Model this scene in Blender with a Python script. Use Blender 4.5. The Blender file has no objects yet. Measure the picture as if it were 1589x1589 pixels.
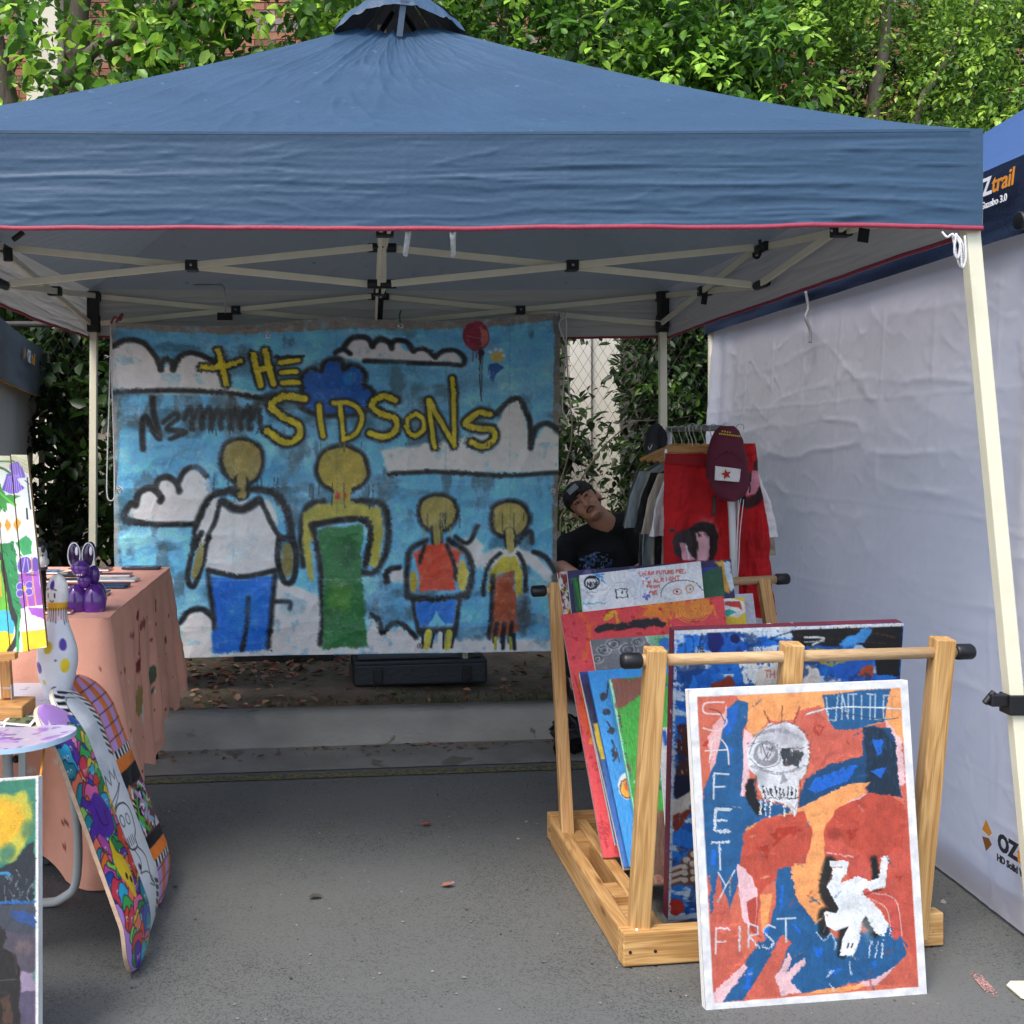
import bpy, math, random
import numpy as np
from mathutils import Vector, Matrix, Quaternion
R = math.radians
scene = bpy.context.scene
C = scene.collection
# ------------------------------------------------------------------ camera, sky, sun, exposure
FPX, CX, CY, EYE = 1720.0, 570.0, 685.0, 1.38
cam_d = bpy.data.cameras.new('camera'); cam = bpy.data.objects.new('camera', cam_d); C.objects.link(cam)
cam.location = (0, 0, EYE); cam.rotation_euler = (R(90), 0, 0)
cam_d.sensor_width = 36; cam_d.lens = 36 * FPX / 1589
cam_d.shift_x = (794.5 - CX) / 1589; cam_d.shift_y = -(794.5 - CY) / 1589
cam_d.clip_start = .05; cam_d.clip_end = 300
scene.camera = cam
world = bpy.data.worlds.new('World'); scene.world = world; world.use_nodes = True
wn = world.node_tree; bg = wn.nodes['Background']
sky = wn.nodes.new('ShaderNodeTexSky'); sky.sky_type = 'NISHITA'; sky.sun_disc = False
SUN_EL, SUN_AZ = R(58), R(215)          # azimuth clockwise from +Y: behind the camera, to the left
sky.sun_elevation = SUN_EL; sky.sun_rotation = SUN_AZ
sky.air_density = 1.0; sky.dust_density = 3.0; sky.ozone_density = 1.0
wn.links.new(sky.outputs[0], bg.inputs[0]); bg.inputs[1].default_value = 0.15
sd = bpy.data.lights.new('sun', 'SUN'); sd.energy = 1.15; sd.angle = R(18); sd.color = (1, .97, .93)
sun = bpy.data.objects.new('sun', sd); C.objects.link(sun); sun.location = (0, -5, 20)
sv = Vector((math.sin(SUN_AZ) * math.cos(SUN_EL), math.cos(SUN_AZ) * math.cos(SUN_EL), math.sin(SUN_EL)))
sun.rotation_euler = (-sv).to_track_quat('-Z', 'Y').to_euler()
scene.view_settings.view_transform = 'Standard'; scene.view_settings.look = 'None'
scene.view_settings.gamma = 1; scene.view_settings.use_curve_mapping = False
scene.view_settings.exposure = 1.05
scene.cycles.max_bounces = 10; scene.cycles.diffuse_bounces = 6
scene.cycles.transparent_max_bounces = 8

def P(px, py, d):
    return np.array([(px - CX) * d / FPX, d, EYE - (py - CY) * d / FPX])
def lin(c):
    if isinstance(c, str):
        c = c.lstrip('#'); c = c if len(c) > 3 else ''.join(k * 2 for k in c); c = tuple(int(c[i:i + 2], 16) / 255 for i in (0, 2, 4))
    return tuple(((x + .055) / 1.055) ** 2.4 if x > .04045 else x / 12.92 for x in c)
def srgb(c):
    if isinstance(c, str):
        c = c.lstrip('#'); c = c if len(c) > 3 else ''.join(k * 2 for k in c); return np.array([int(c[i:i + 2], 16) / 255 for i in (0, 2, 4)])
    return np.array(c[:3], float)

# ------------------------------------------------------------------ noise
def _h(ix, iy, iz, s):
    ix = ix.astype(np.int64); iy = iy.astype(np.int64); iz = iz.astype(np.int64)
    n = (ix * 374761393 + iy * 668265263 + iz * 2147483647 + s * 974634777) & 0xffffffff
    n = ((n ^ (n >> 13)) * 1274126177) & 0xffffffff
    n = (n ^ (n >> 16)) & 0xffffffff
    return n / 4294967295.0
def vn2(x, y, s=0):
    x0 = np.floor(x); y0 = np.floor(y); fx = x - x0; fy = y - y0
    fx = fx * fx * (3 - 2 * fx); fy = fy * fy * (3 - 2 * fy); z = np.zeros_like(x0)
    a = _h(x0, y0, z, s); b = _h(x0 + 1, y0, z, s); c = _h(x0, y0 + 1, z, s); d = _h(x0 + 1, y0 + 1, z, s)
    return (a * (1 - fx) + b * fx) * (1 - fy) + (c * (1 - fx) + d * fx) * fy
def fbm(x, y, s=0, o=4):
    t = 0; a = .5; n = 0
    for i in range(o):
        t = t + a * vn2(x, y, s + i * 17); n += a; a *= .5; x = x * 2.03 + 7.1; y = y * 2.03 + 3.7
    return t / n
def ridge(x, y, s=0, o=3):
    t = 0; a = .5; n = 0
    for i in range(o):
        t = t + a * (1 - np.abs(2 * vn2(x, y, s + i * 31) - 1)) ** 3; n += a; a *= .5; x = x * 2.1 + 5.3; y = y * 2.1 + 1.9
    return t / n

# ------------------------------------------------------------------ materials
def nd(t, k): return t.nodes.new('ShaderNode' + k)
def mat(name, col, rough=.6, var=.12, vs=6, bump=.0, bs=60, metal=0, spec=.5, trans=0, inner=None, attr=False, stretch=None, spots=None, coat=0, alpha=None):
    m = bpy.data.materials.new(name); m.use_nodes = True; t = m.node_tree; L = t.links
    b = t.nodes['Principled BSDF']; b.inputs['Roughness'].default_value = rough
    b.inputs['Metallic'].default_value = metal; b.inputs['Specular IOR Level'].default_value = spec
    if coat: b.inputs['Coat Weight'].default_value = coat
    tc = nd(t, 'TexCoord'); mp = nd(t, 'Mapping'); L.new(tc.outputs['Object'], mp.inputs[0])
    if stretch: mp.inputs['Scale'].default_value = stretch
    nz = nd(t, 'TexNoise'); nz.inputs['Scale'].default_value = vs; nz.inputs['Detail'].default_value = 6; L.new(mp.outputs[0], nz.inputs[0])
    if attr:
        at = nd(t, 'Attribute'); at.attribute_name = 'Col'; src = at.outputs['Color']
    else:
        rg = nd(t, 'RGB'); rg.outputs[0].default_value = (*lin(col), 1); src = rg.outputs[0]
    mr = nd(t, 'MapRange'); mr.inputs[1].default_value = .3; mr.inputs[2].default_value = .7
    mr.inputs[3].default_value = 1 - var; mr.inputs[4].default_value = 1 + var; L.new(nz.outputs[0], mr.inputs[0])
    mx = nd(t, 'VectorMath'); mx.operation = 'SCALE'; L.new(src, mx.inputs[0]); L.new(mr.outputs[0], mx.inputs['Scale'])
    out = mx.outputs[0]
    if inner:
        g = nd(t, 'NewGeometry'); mi = nd(t, 'Mix'); mi.data_type = 'RGBA'
        L.new(g.outputs['Backfacing'], mi.inputs[0]); L.new(out, mi.inputs[6]); mi.inputs[7].default_value = (*lin(inner), 1); out = mi.outputs[2]
    if spots:   # (scale, threshold, colour)
        n2 = nd(t, 'TexNoise'); n2.inputs['Scale'].default_value = spots[0]; n2.inputs['Detail'].default_value = 3; L.new(tc.outputs['Object'], n2.inputs[0])
        m2 = nd(t, 'MapRange'); m2.inputs[1].default_value = spots[1]; m2.inputs[2].default_value = spots[1] + .04; L.new(n2.outputs[0], m2.inputs[0])
        mi = nd(t, 'Mix'); mi.data_type = 'RGBA'; L.new(m2.outputs[0], mi.inputs[0]); L.new(out, mi.inputs[6]); mi.inputs[7].default_value = (*lin(spots[2]), 1); out = mi.outputs[2]
    L.new(out, b.inputs['Base Color'])
    # roughness variation
    mr2 = nd(t, 'MapRange'); mr2.inputs[3].default_value = max(0, rough - .08); mr2.inputs[4].default_value = min(1, rough + .08)
    L.new(nz.outputs[0], mr2.inputs[0]); L.new(mr2.outputs[0], b.inputs['Roughness'])
    if bump:
        n3 = nd(t, 'TexNoise'); n3.inputs['Scale'].default_value = bs; n3.inputs['Detail'].default_value = 5; L.new(mp.outputs[0], n3.inputs[0])
        bp = nd(t, 'Bump'); bp.inputs['Strength'].default_value = bump; bp.inputs['Distance'].default_value = .01
        L.new(n3.outputs[0], bp.inputs['Height']); L.new(bp.outputs[0], b.inputs['Normal'])
    if trans:
        tr = nd(t, 'BsdfTranslucent'); L.new(out, tr.inputs[0]); ms = nd(t, 'MixShader'); ms.inputs[0].default_value = trans
        L.new(b.outputs[0], ms.inputs[1]); L.new(tr.outputs[0], ms.inputs[2]); L.new(ms.outputs[0], t.nodes['Material Output'].inputs[0])
    return m
def wood_mat(name, c1, c2, sc=1.0, knots=True):
    m = bpy.data.materials.new(name); m.use_nodes = True; t = m.node_tree; L = t.links; b = t.nodes['Principled BSDF']
    b.inputs['Roughness'].default_value = .62
    tc = nd(t, 'TexCoord'); oi = nd(t, 'ObjectInfo')
    add = nd(t, 'VectorMath'); add.operation = 'ADD'; L.new(tc.outputs['Object'], add.inputs[0])
    sc3 = nd(t, 'VectorMath'); sc3.operation = 'SCALE'; L.new(oi.outputs['Location'], sc3.inputs[0]); sc3.inputs['Scale'].default_value = 3.7; L.new(sc3.outputs[0], add.inputs[1])
    mp = nd(t, 'Mapping'); mp.inputs['Scale'].default_value = (.9 * sc, 9 * sc, 9 * sc); L.new(add.outputs[0], mp.inputs[0])
    n = nd(t, 'TexNoise'); n.inputs['Scale'].default_value = 2.2; n.inputs['Detail'].default_value = 2; n.inputs['Distortion'].default_value = .6; L.new(mp.outputs[0], n.inputs[0])
    mu = nd(t, 'Math'); mu.operation = 'MULTIPLY'; mu.inputs[1].default_value = 11; L.new(n.outputs[0], mu.inputs[0])
    fr = nd(t, 'Math'); fr.operation = 'PINGPONG'; fr.inputs[1].default_value = 1; L.new(mu.outputs[0], fr.inputs[0])
    mp2 = nd(t, 'Mapping'); mp2.inputs['Scale'].default_value = (3 * sc, 160 * sc, 160 * sc); L.new(add.outputs[0], mp2.inputs[0])
    n2 = nd(t, 'TexNoise'); n2.inputs['Scale'].default_value = 1.5; n2.inputs['Detail'].default_value = 5; L.new(mp2.outputs[0], n2.inputs[0])
    ad = nd(t, 'Math'); ad.operation = 'MULTIPLY_ADD'; L.new(fr.outputs[0], ad.inputs[0]); ad.inputs[1].default_value = .38; L.new(n2.outputs[0], ad.inputs[2])
    cr = nd(t, 'ValToRGB'); cr.color_ramp.elements[0].position = .4; cr.color_ramp.elements[1].position = .92
    cr.color_ramp.elements[0].color = (*lin(c1), 1); cr.color_ramp.elements[1].color = (*lin(c2), 1); L.new(ad.outputs[0], cr.inputs[0])
    out = cr.outputs[0]
    if knots:
        v = nd(t, 'TexVoronoi'); v.inputs['Scale'].default_value = 1; mp3 = nd(t, 'Mapping'); mp3.inputs['Scale'].default_value = (4, 14, 14); L.new(add.outputs[0], mp3.inputs[0]); L.new(mp3.outputs[0], v.inputs[0])
        k = nd(t, 'MapRange'); k.inputs[1].default_value = .07; k.inputs[2].default_value = .16; k.inputs[3].default_value = .75; k.inputs[4].default_value = 0; L.new(v.outputs[0], k.inputs[0])
        mi = nd(t, 'Mix'); mi.data_type = 'RGBA'; L.new(k.outputs[0], mi.inputs[0]); L.new(out, mi.inputs[6]); mi.inputs[7].default_value = (*lin('#6b4320'), 1); out = mi.outputs[2]
    L.new(out, b.inputs['Base Color'])
    bp = nd(t, 'Bump'); bp.inputs['Strength'].default_value = .25; bp.inputs['Distance'].default_value = .003; L.new(ad.outputs[0], bp.inputs['Height']); L.new(bp.outputs[0], b.inputs['Normal'])
    return m

# ------------------------------------------------------------------ mesh helpers
WL = {}
def wloc(o): return WL.get(o.name, np.zeros(3)) if o else np.zeros(3)
WM = {}
def wmi(o): return WM[o.name].inverted() if o and o.name in WM else Matrix.Identity(4)
def tag(o, label=None, cat=None, group=None, kind=None):
    if label: o['label'] = label
    if cat: o['category'] = cat
    if group: o['group'] = group
    if kind: o['kind'] = kind
    return o
def thing(name, label, cat, loc=(0, 0, 0), group=None):
    o = bpy.data.objects.new(name, None); C.objects.link(o); o.empty_display_size = .1
    o.location = loc; WL[o.name] = np.array(loc, float); WM[o.name] = Matrix.Translation(Vector(loc)); return tag(o, label, cat, group)
def join(*parts):
    V = []; F = []; n = 0
    for v, f in parts:
        v = np.asarray(v, float); V.append(v); F += [tuple(i + n for i in q) for q in f]; n += len(v)
    return np.concatenate(V), F
def mesh(name, VF, m, parent=None, smooth=False, col=None, bevel=0, local=None, keep=False):
    """VF in world coordinates; local=(matrix 4x4) means VF is in that local frame"""
    V, F = VF; V = np.asarray(V, float)
    me = bpy.data.meshes.new(name)
    pw = wloc(parent)
    if local is None:
        org = (V.min(0) + V.max(0)) / 2; org[2] = V[:, 2].min()
        if keep: org = np.zeros(3)
        V = V - org
    if isinstance(F, np.ndarray):
        k = F.shape[1]; me.vertices.add(len(V)); me.vertices.foreach_set('co', V.astype(np.float32).ravel())
        me.loops.add(F.size); me.loops.foreach_set('vertex_index', F.astype(np.int32).ravel())
        me.polygons.add(len(F)); me.polygons.foreach_set('loop_start', np.arange(0, F.size, k, dtype=np.int32))
        try: me.polygons.foreach_set('loop_total', np.full(len(F), k, np.int32))
        except Exception: pass
        me.update(calc_edges=True); me.validate()
    else:
        me.from_pydata([tuple(v) for v in V], [], F); me.update()
    if smooth: me.polygons.foreach_set('use_smooth', np.ones(len(me.polygons), bool))
    if col is not None:
        a = me.color_attributes.new('Col', 'FLOAT_COLOR', 'POINT')
        c4 = np.ones((len(V), 4), np.float32); c4[:, :3] = col; a.data.foreach_set('color', c4.ravel())
    for mm in (m if isinstance(m, (list, tuple)) else [m]): me.materials.append(mm)
    o = bpy.data.objects.new(name, me); C.objects.link(o)
    if local is None:
        M = Matrix.Translation(Vector(org))
    else: M = Matrix(local)
    o.matrix_basis = wmi(parent) @ M; WM[o.name] = M; WL[o.name] = np.array(M.translation)
    if parent:
        o.parent = parent
    if bevel:
        b = o.modifiers.new('bevel', 'BEVEL'); b.width = bevel; b.segments = 2; b.limit_method = 'ANGLE'; b.angle_limit = R(40)
    return o
def box(c, s):
    c = np.array(c, float); s = np.array(s, float) / 2
    V = np.array([c + s * np.array(k) for k in ((-1, -1, -1), (1, -1, -1), (1, 1, -1), (-1, 1, -1), (-1, -1, 1), (1, -1, 1), (1, 1, 1), (-1, 1, 1))])
    return V, [(0, 3, 2, 1), (4, 5, 6, 7), (0, 1, 5, 4), (1, 2, 6, 5), (2, 3, 7, 6), (3, 0, 4, 7)]
def rotV(VF, rot, about=(0, 0, 0)):
    V, F = VF; M = np.array(rot.to_matrix() if hasattr(rot, 'to_matrix') else rot); a = np.array(about, float)
    return (np.asarray(V) - a) @ M.T + a, F
def frame(p0, p1, up=(0, 0, 1)):
    p0 = Vector(p0); p1 = Vector(p1); x = (p1 - p0).normalized(); u = Vector(up)
    if abs(x.dot(u)) > .98: u = Vector((0, 1, 0))
    y = u.cross(x).normalized(); z = x.cross(y).normalized()
    M = Matrix((( x.x, y.x, z.x, 0), (x.y, y.y, z.y, 0), (x.z, y.z, z.z, 0), (0, 0, 0, 1)))
    M.translation = (p0 + p1) / 2; return M, (p1 - p0).length
def beam(name, p0, p1, w, h, m, parent=None, bevel=.002, up=(0, 0, 1)):
    M, L = frame(p0, p1, up); return mesh(name, box((0, 0, 0), (L, w, h)), m, parent, local=M, bevel=bevel)
def tube(pts, r, n=8, caps=True):
    pts = [np.array(p, float) for p in pts]; k = len(pts); rr = r if hasattr(r, '__len__') else [r] * k
    V = []; prev = None
    for i, p in enumerate(pts):
        d = pts[min(i + 1, k - 1)] - pts[max(i - 1, 0)]; d = d / (np.linalg.norm(d) + 1e-9)
        if prev is None:
            a = np.array([0, 0, 1.]) if abs(d[2]) < .9 else np.array([1., 0, 0]); u = np.cross(d, a)
        else: u = prev - d * prev.dot(d)
        u /= np.linalg.norm(u) + 1e-9; prev = u; w = np.cross(d, u)
        for j in range(n):
            a = 2 * math.pi * j / n; V.append(p + rr[i] * (u * math.cos(a) + w * math.sin(a)))
    F = [(i * n + j, i * n + (j + 1) % n, (i + 1) * n + (j + 1) % n, (i + 1) * n + j) for i in range(k - 1) for j in range(n)]
    if caps: F += [tuple(range(n))[::-1], tuple(range((k - 1) * n, k * n))]
    return np.array(V), F
def lathe(prof, c=(0, 0, 0), n=24):
    V = [(c[0] + r * math.cos(2 * math.pi * j / n), c[1] + r * math.sin(2 * math.pi * j / n), c[2] + z) for r, z in prof for j in range(n)]
    F = [(i * n + j, i * n + (j + 1) % n, (i + 1) * n + (j + 1) % n, (i + 1) * n + j) for i in range(len(prof) - 1) for j in range(n)]
    F += [tuple(range(n))[::-1], tuple(range((len(prof) - 1) * n, len(prof) * n))]
    return np.array(V), F
def ell(c, r, n=16, rot=None):
    k = n // 2; prof = [(math.sin(math.pi * i / k), -math.cos(math.pi * i / k)) for i in range(k + 1)]
    prof[0] = (.001, -1); prof[-1] = (.001, 1)
    V, F = lathe(prof, n=n); V = V * np.array(r)
    if rot is not None: V = V @ np.array(rot).T
    return V + np.array(c), F
def smoothpts(pts, k=6):
    p = [np.array(q, float) for q in pts]; out = []
    for i in range(len(p) - 1):
        a, b, c, d = p[max(i - 1, 0)], p[i], p[i + 1], p[min(i + 2, len(p) - 1)]
        for j in range(k):
            t = j / k; out.append(.5 * ((2 * b) + (c - a) * t + (2 * a - 5 * b + 4 * c - d) * t * t + (3 * b - a - 3 * c + d) * t ** 3))
    out.append(p[-1]); return out
def gridF(nu, nv, wrap=False):
    i, j = np.meshgrid(np.arange(nv - 1), np.arange(nu if wrap else nu - 1), indexing='ij'); j2 = (j + 1) % nu if wrap else j + 1
    return np.stack([i * nu + j, (i + 1) * nu + j, (i + 1) * nu + j2, i * nu + j2], -1).reshape(-1, 4)
def quadgrid(tl, tr, br, bl, nu, nv, disp=None):
    u, v = np.meshgrid(np.linspace(0, 1, nu), np.linspace(0, 1, nv)); u = u[..., None]; v = v[..., None]
    V = (np.array(tl) * (1 - u) + np.array(tr) * u) * (1 - v) + (np.array(bl) * (1 - u) + np.array(br) * u) * v
    n = np.cross(np.array(bl) - np.array(tl), np.array(tr) - np.array(tl)); n = n / np.linalg.norm(n)
    if disp is not None: V = V + disp[..., None] * n
    return V.reshape(-1, 3), gridF(nu, nv), n
def text_mesh(s, size, bold=0, italic=0):
    cu = bpy.data.curves.new('t', 'FONT'); cu.body = s; cu.size = size; cu.offset = bold; cu.shear = italic; cu.extrude = .0008; cu.resolution_u = 3
    o = bpy.data.objects.new('t', cu); C.objects.link(o); dg = bpy.context.evaluated_depsgraph_get()
    me = bpy.data.meshes.new_from_object(o.evaluated_get(dg)); V = np.array([v.co[:] for v in me.vertices]).reshape(-1, 3); F = [tuple(p.vertices) for p in me.polygons]
    C.objects.unlink(o); bpy.data.objects.remove(o); bpy.data.curves.remove(cu); bpy.data.meshes.remove(me); return V, F
def place_text(name, s, size, org, xdir, ydir, m, parent, bold=0, italic=0):
    V, F = text_mesh(s, size, bold, italic); x = np.array(xdir, float); x /= np.linalg.norm(x); y = np.array(ydir, float); y -= x * x.dot(y); y /= np.linalg.norm(y); z = np.cross(x, y)
    W = np.array(org) + V[:, :1] * x + V[:, 1:2] * y + V[:, 2:] * z
    return mesh(name, (W, F), m, parent)

# ------------------------------------------------------------------ painter (colours end up as a colour attribute on the painted surface)
FONT = {'A': [[(0, 1), (.5, 0), (1, 1)], [(.2, .62), (.8, .62)]], 'B': [[(0, 0), (0, 1), (.8, .95), (.9, .7), (.1, .5), (.8, .3), (.7, .03), (0, 0)]],
 'D': [[(0, 0), (.05, 1), (.7, .9), (1, .5), (.7, .1), (0, 0)]], 'E': [[(1, 0), (0, 0), (0, 1), (1, 1)], [(0, .5), (.8, .5)]], 'F': [[(1, 0), (0, 0), (0, 1)], [(0, .5), (.7, .5)]],
 'G': [[(1, .1), (.4, 0), (0, .5), (.4, 1), (1, .9), (1, .55), (.6, .55)]], 'H': [[(0, 0), (0, 1)], [(1, 0), (1, 1)], [(0, .5), (1, .5)]], 'I': [[(.5, 0), (.5, 1)]], 'K': [[(0, 0), (0, 1)], [(1, 0), (0, .5), (1, 1)]],
 'L': [[(0, 0), (0, 1), (1, 1)]], 'M': [[(0, 1), (.1, 0), (.5, .6), (.9, 0), (1, 1)]], 'N': [[(0, 1), (0, 0), (1, 1), (1, 0)]], 'O': [[(.5, 0), (.1, .2), (0, .6), (.4, 1), (.9, .8), (1, .3), (.5, 0)]],
 'R': [[(0, 1), (0, 0), (.8, .1), (.8, .4), (0, .5), (.9, 1)]], 'S': [[(1, .08), (.4, 0), (.05, .25), (.5, .5), (.95, .75), (.6, 1), (0, .92)]], 'T': [[(0, 0), (1, 0)], [(.5, 0), (.5, 1)]],
 'U': [[(0, 0), (.1, .85), (.5, 1), (.9, .85), (1, 0)]], 'W': [[(0, 0), (.2, 1), (.5, .4), (.8, 1), (1, 0)]], 'Y': [[(0, 0), (.5, .5), (1, 0)], [(.5, .5), (.4, 1)]], ',': [[(.3, .9), (.2, 1.15)]], "'": [[(.4, 0), (.3, .2)]]}
class Art:
    def __init__(s, corners, W, H, base, seed=1, mottle=.1):
        s.W, s.H, s.seed = W, H, seed; s.c = np.ones((H, W, 3)) * srgb(base)
        src = [(0, 0), (W - 1, 0), (W - 1, H - 1), (0, H - 1)]; A = []; B = []
        for (x, y), (u, v) in zip(corners, src):
            A.append([x, y, 1, 0, 0, 0, -u * x, -u * y]); B.append(u); A.append([0, 0, 0, x, y, 1, -v * x, -v * y]); B.append(v)
        s.Hm = np.append(np.linalg.solve(np.array(A, float), np.array(B, float)), 1).reshape(3, 3)
        s.k = W / (np.linalg.norm(np.array(corners[1]) - corners[0]) + 1e-9); s.z = (1, 0, 0)
        s.Y, s.X = np.mgrid[0:H, 0:W].astype(float)
        q = 14 * s.k
        s.n1 = fbm(s.X / q, s.Y / q, seed, 5) - .5; s.n2 = fbm(s.X / q, s.Y / q, seed + 50, 5) - .5
        s.c *= 1 + mottle * 2 * (fbm(s.X / (40 * s.k), s.Y / (40 * s.k), seed + 9, 5) - .5)[..., None]
    def zoom(s, sc=1, ox=0, oy=0): s.z = (sc, ox, oy); return s
    def T(s, pts):
        p = np.array(pts, float); p = p / s.z[0] + np.array(s.z[1:]); q = np.c_[p, np.ones(len(p))] @ s.Hm.T; return q[:, :2] / q[:, 2:]
    def _region(s, q, pad):
        x0, y0 = np.floor(q.min(0) - pad).astype(int); x1, y1 = np.ceil(q.max(0) + pad).astype(int) + 1
        x0, y0 = max(x0, 0), max(y0, 0); x1, y1 = min(x1, s.W), min(y1, s.H)
        return None if x0 >= x1 or y0 >= y1 else (slice(y0, y1), slice(x0, x1))
    def _dist(s, X, Y, q, closed=False):
        d = np.full(X.shape, 1e9); n = len(q)
        for i in range(n if closed else n - 1):
            a = q[i]; b = q[(i + 1) % n]; ab = b - a; t = np.clip(((X - a[0]) * ab[0] + (Y - a[1]) * ab[1]) / (ab @ ab + 1e-9), 0, 1)
            d = np.minimum(d, (X - a[0] - t * ab[0]) ** 2 + (Y - a[1] - t * ab[1]) ** 2)
        return np.sqrt(d)
    def _mix(s, r, a, col, streak=.06):
        col = srgb(col) * (1 + streak * 2 * (s.n2[r][..., None] * 2)); s.c[r] = s.c[r] * (1 - a[..., None]) + col * a[..., None]
    def poly(s, pts, col, rough=3, soft=.7, alpha=1, sm=False, dry=0, streak=.06):
        rough, soft = rough / s.z[0] ** .3, soft / s.z[0] ** .6
        if sm: pts = smoothpts(list(pts) + [pts[0]], 5)
        q = s.T(pts); rk = rough * s.k; r = s._region(q, rk + 3 + soft * s.k)
        if r is None: return s
        X = s.X[r] + s.n1[r] * rk * 2; Y = s.Y[r] + s.n2[r] * rk * 2; ins = np.zeros(X.shape, bool); n = len(q)
        for i in range(n):
            a = q[i]; b = q[(i + 1) % n]
            if a[1] == b[1]: continue
            ins ^= ((a[1] > Y) != (b[1] > Y)) & (X < (b[0] - a[0]) * (Y - a[1]) / (b[1] - a[1]) + a[0])
        d = s._dist(X, Y, q, True); sd = np.where(ins, -d, d); a = np.clip(.5 - sd / max(soft * s.k * 2, 1), 0, 1) * alpha
        if dry: a = a * np.clip((fbm(s.X[r] / (3 * s.k), s.Y[r] / (9 * s.k), s.seed + 77) - dry + .12) * 8, 0, 1)
        s._mix(r, a, col, streak); return s
    def ellipse(s, cx, cy, rx, ry, col, rot=0, **k):
        c, n = math.cos(rot), math.sin(rot)
        return s.poly([(cx + rx * math.cos(t) * c - ry * math.sin(t) * n, cy + rx * math.cos(t) * n + ry * math.sin(t) * c) for t in np.linspace(0, 2 * math.pi, 22)[:-1]], col, **k)
    def ring(s, cx, cy, rx, ry, w, col, **k):
        return s.line([(cx + rx * math.cos(t), cy + ry * math.sin(t)) for t in np.linspace(0, 2 * math.pi, 22)], w, col, sm=False, **k)
    def line(s, pts, w, col, rough=1, soft=.6, alpha=1, sm=True, dry=0, taper=0):
        w, rough, soft = w / s.z[0] ** .8, rough / s.z[0] ** .5, soft / s.z[0] ** .6
        if sm and len(pts) > 2: pts = smoothpts(pts, 5)
        q = s.T(pts); rk = rough * s.k; r = s._region(q, rk + w * s.k + soft * s.k * 2 + 2)
        if r is None: return s
        X = s.X[r] + s.n1[r] * rk * 2; Y = s.Y[r] + s.n2[r] * rk * 2; d = s._dist(X, Y, q) - w * s.k / 2
        a = np.clip(.5 - d / max(soft * s.k * 2, 1), 0, 1) * alpha * min(1, w * s.k / .8)
        if dry: a = a * np.clip((fbm(s.X[r] / (2.2 * s.k), s.Y[r] / (2.2 * s.k), s.seed + 99) - dry + .12) * 8, 0, 1)
        s._mix(r, a, col); return s
    def spray(s, cx, cy, rx, ry, col, alpha=.6):
        q = s.T([(cx - rx * 1.5, cy - ry * 1.5), (cx + rx * 1.5, cy + ry * 1.5), (cx, cy)]); r = s._region(q, 2)
        if r is None: return s
        ax = abs(q[1][0] - q[0][0]) / 3; ay = abs(q[1][1] - q[0][1]) / 3
        d = ((s.X[r] - q[2][0]) / ax) ** 2 + ((s.Y[r] - q[2][1]) / ay) ** 2 + s.n1[r] * 1.2
        s._mix(r, np.clip(1.2 - d, 0, 1) * alpha, col); return s
    def text(s, word, x, y, w, h, lw, col, dx=None, dy=0, **k):
        dx = w * 1.35 if dx is None else dx; rn = random.Random(len(word) + s.seed)
        for i, ch in enumerate(word):
            if ch == ' ': continue
            for st in FONT[ch]:
                s.line([(x + i * dx + u * w + rn.uniform(-.04, .04) * w, y + i * dy + v * h + rn.uniform(-.04, .04) * h) for u, v in st], lw, col, sm=False, **k)
        return s
    def drips(s, x0, x1, y, n, ln, col, w=1.2, seed=0):
        rn = random.Random(seed)
        for _ in range(n):
            x = rn.uniform(x0, x1); s.line([(x, y), (x + rn.uniform(-1, 1), y + rn.uniform(.3, 1) * ln)], w, col, sm=False, rough=.3)
        return s
    def blotch(s, sc, th, col, alpha=1, seed=0, soft=.05, stretch=(1, 1)):
        n = fbm(s.X / (sc * s.k * stretch[0]), s.Y / (sc * s.k * stretch[1]), s.seed + seed + 200, 5)
        a = np.clip((n - th) / soft, 0, 1) * alpha; s._mix((slice(0, s.H), slice(0, s.W)), a, col); return s
    def wear(s, a=.04):
        n = fbm(s.X / (1.6 * s.k), s.Y / (1.6 * s.k), s.seed + 300, 2) - .5; s.c *= 1 + a * 2 * n[..., None]; return s
    def brushy(s, n=260, ln=26, w=5, amt=.16):
        rn = np.random.RandomState(s.seed + 500); ln *= s.k; w *= s.k
        for _ in range(n):
            x, y = rn.uniform(0, s.W), rn.uniform(0, s.H); a = fbm(np.array([x / (60 * s.k)]), np.array([y / (60 * s.k)]), s.seed + 510, 2)[0] * 9; L = ln * rn.uniform(.4, 1.3); q = np.array([(x, y), (x + L * .5 * math.cos(a), y + L * .5 * math.sin(a)), (x + L * math.cos(a + .3), y + L * math.sin(a + .3))])
            r = s._region(q, w + 2)
            if r is None: continue
            c0 = s.c[int(min(max(y, 0), s.H - 1)), int(min(max(x, 0), s.W - 1))].copy(); c1 = c0 * (1 + rn.uniform(-amt, amt)) + rn.uniform(-.02, .02, 3)
            d = s._dist(s.X[r], s.Y[r], q) - w * rn.uniform(.3, .6); al = np.clip(.5 - d, 0, 1) * np.clip((fbm(s.X[r] / (2 * s.k), s.Y[r] / (2 * s.k), s.seed + 520, 2) - .35) * 5, 0, 1) * .7
            al = al * np.clip(1 - np.abs(s.c[r] - c0).sum(-1) * 3, 0, 1); s.c[r] = s.c[r] * (1 - al[..., None]) + c1 * al[..., None]
        return s
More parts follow.
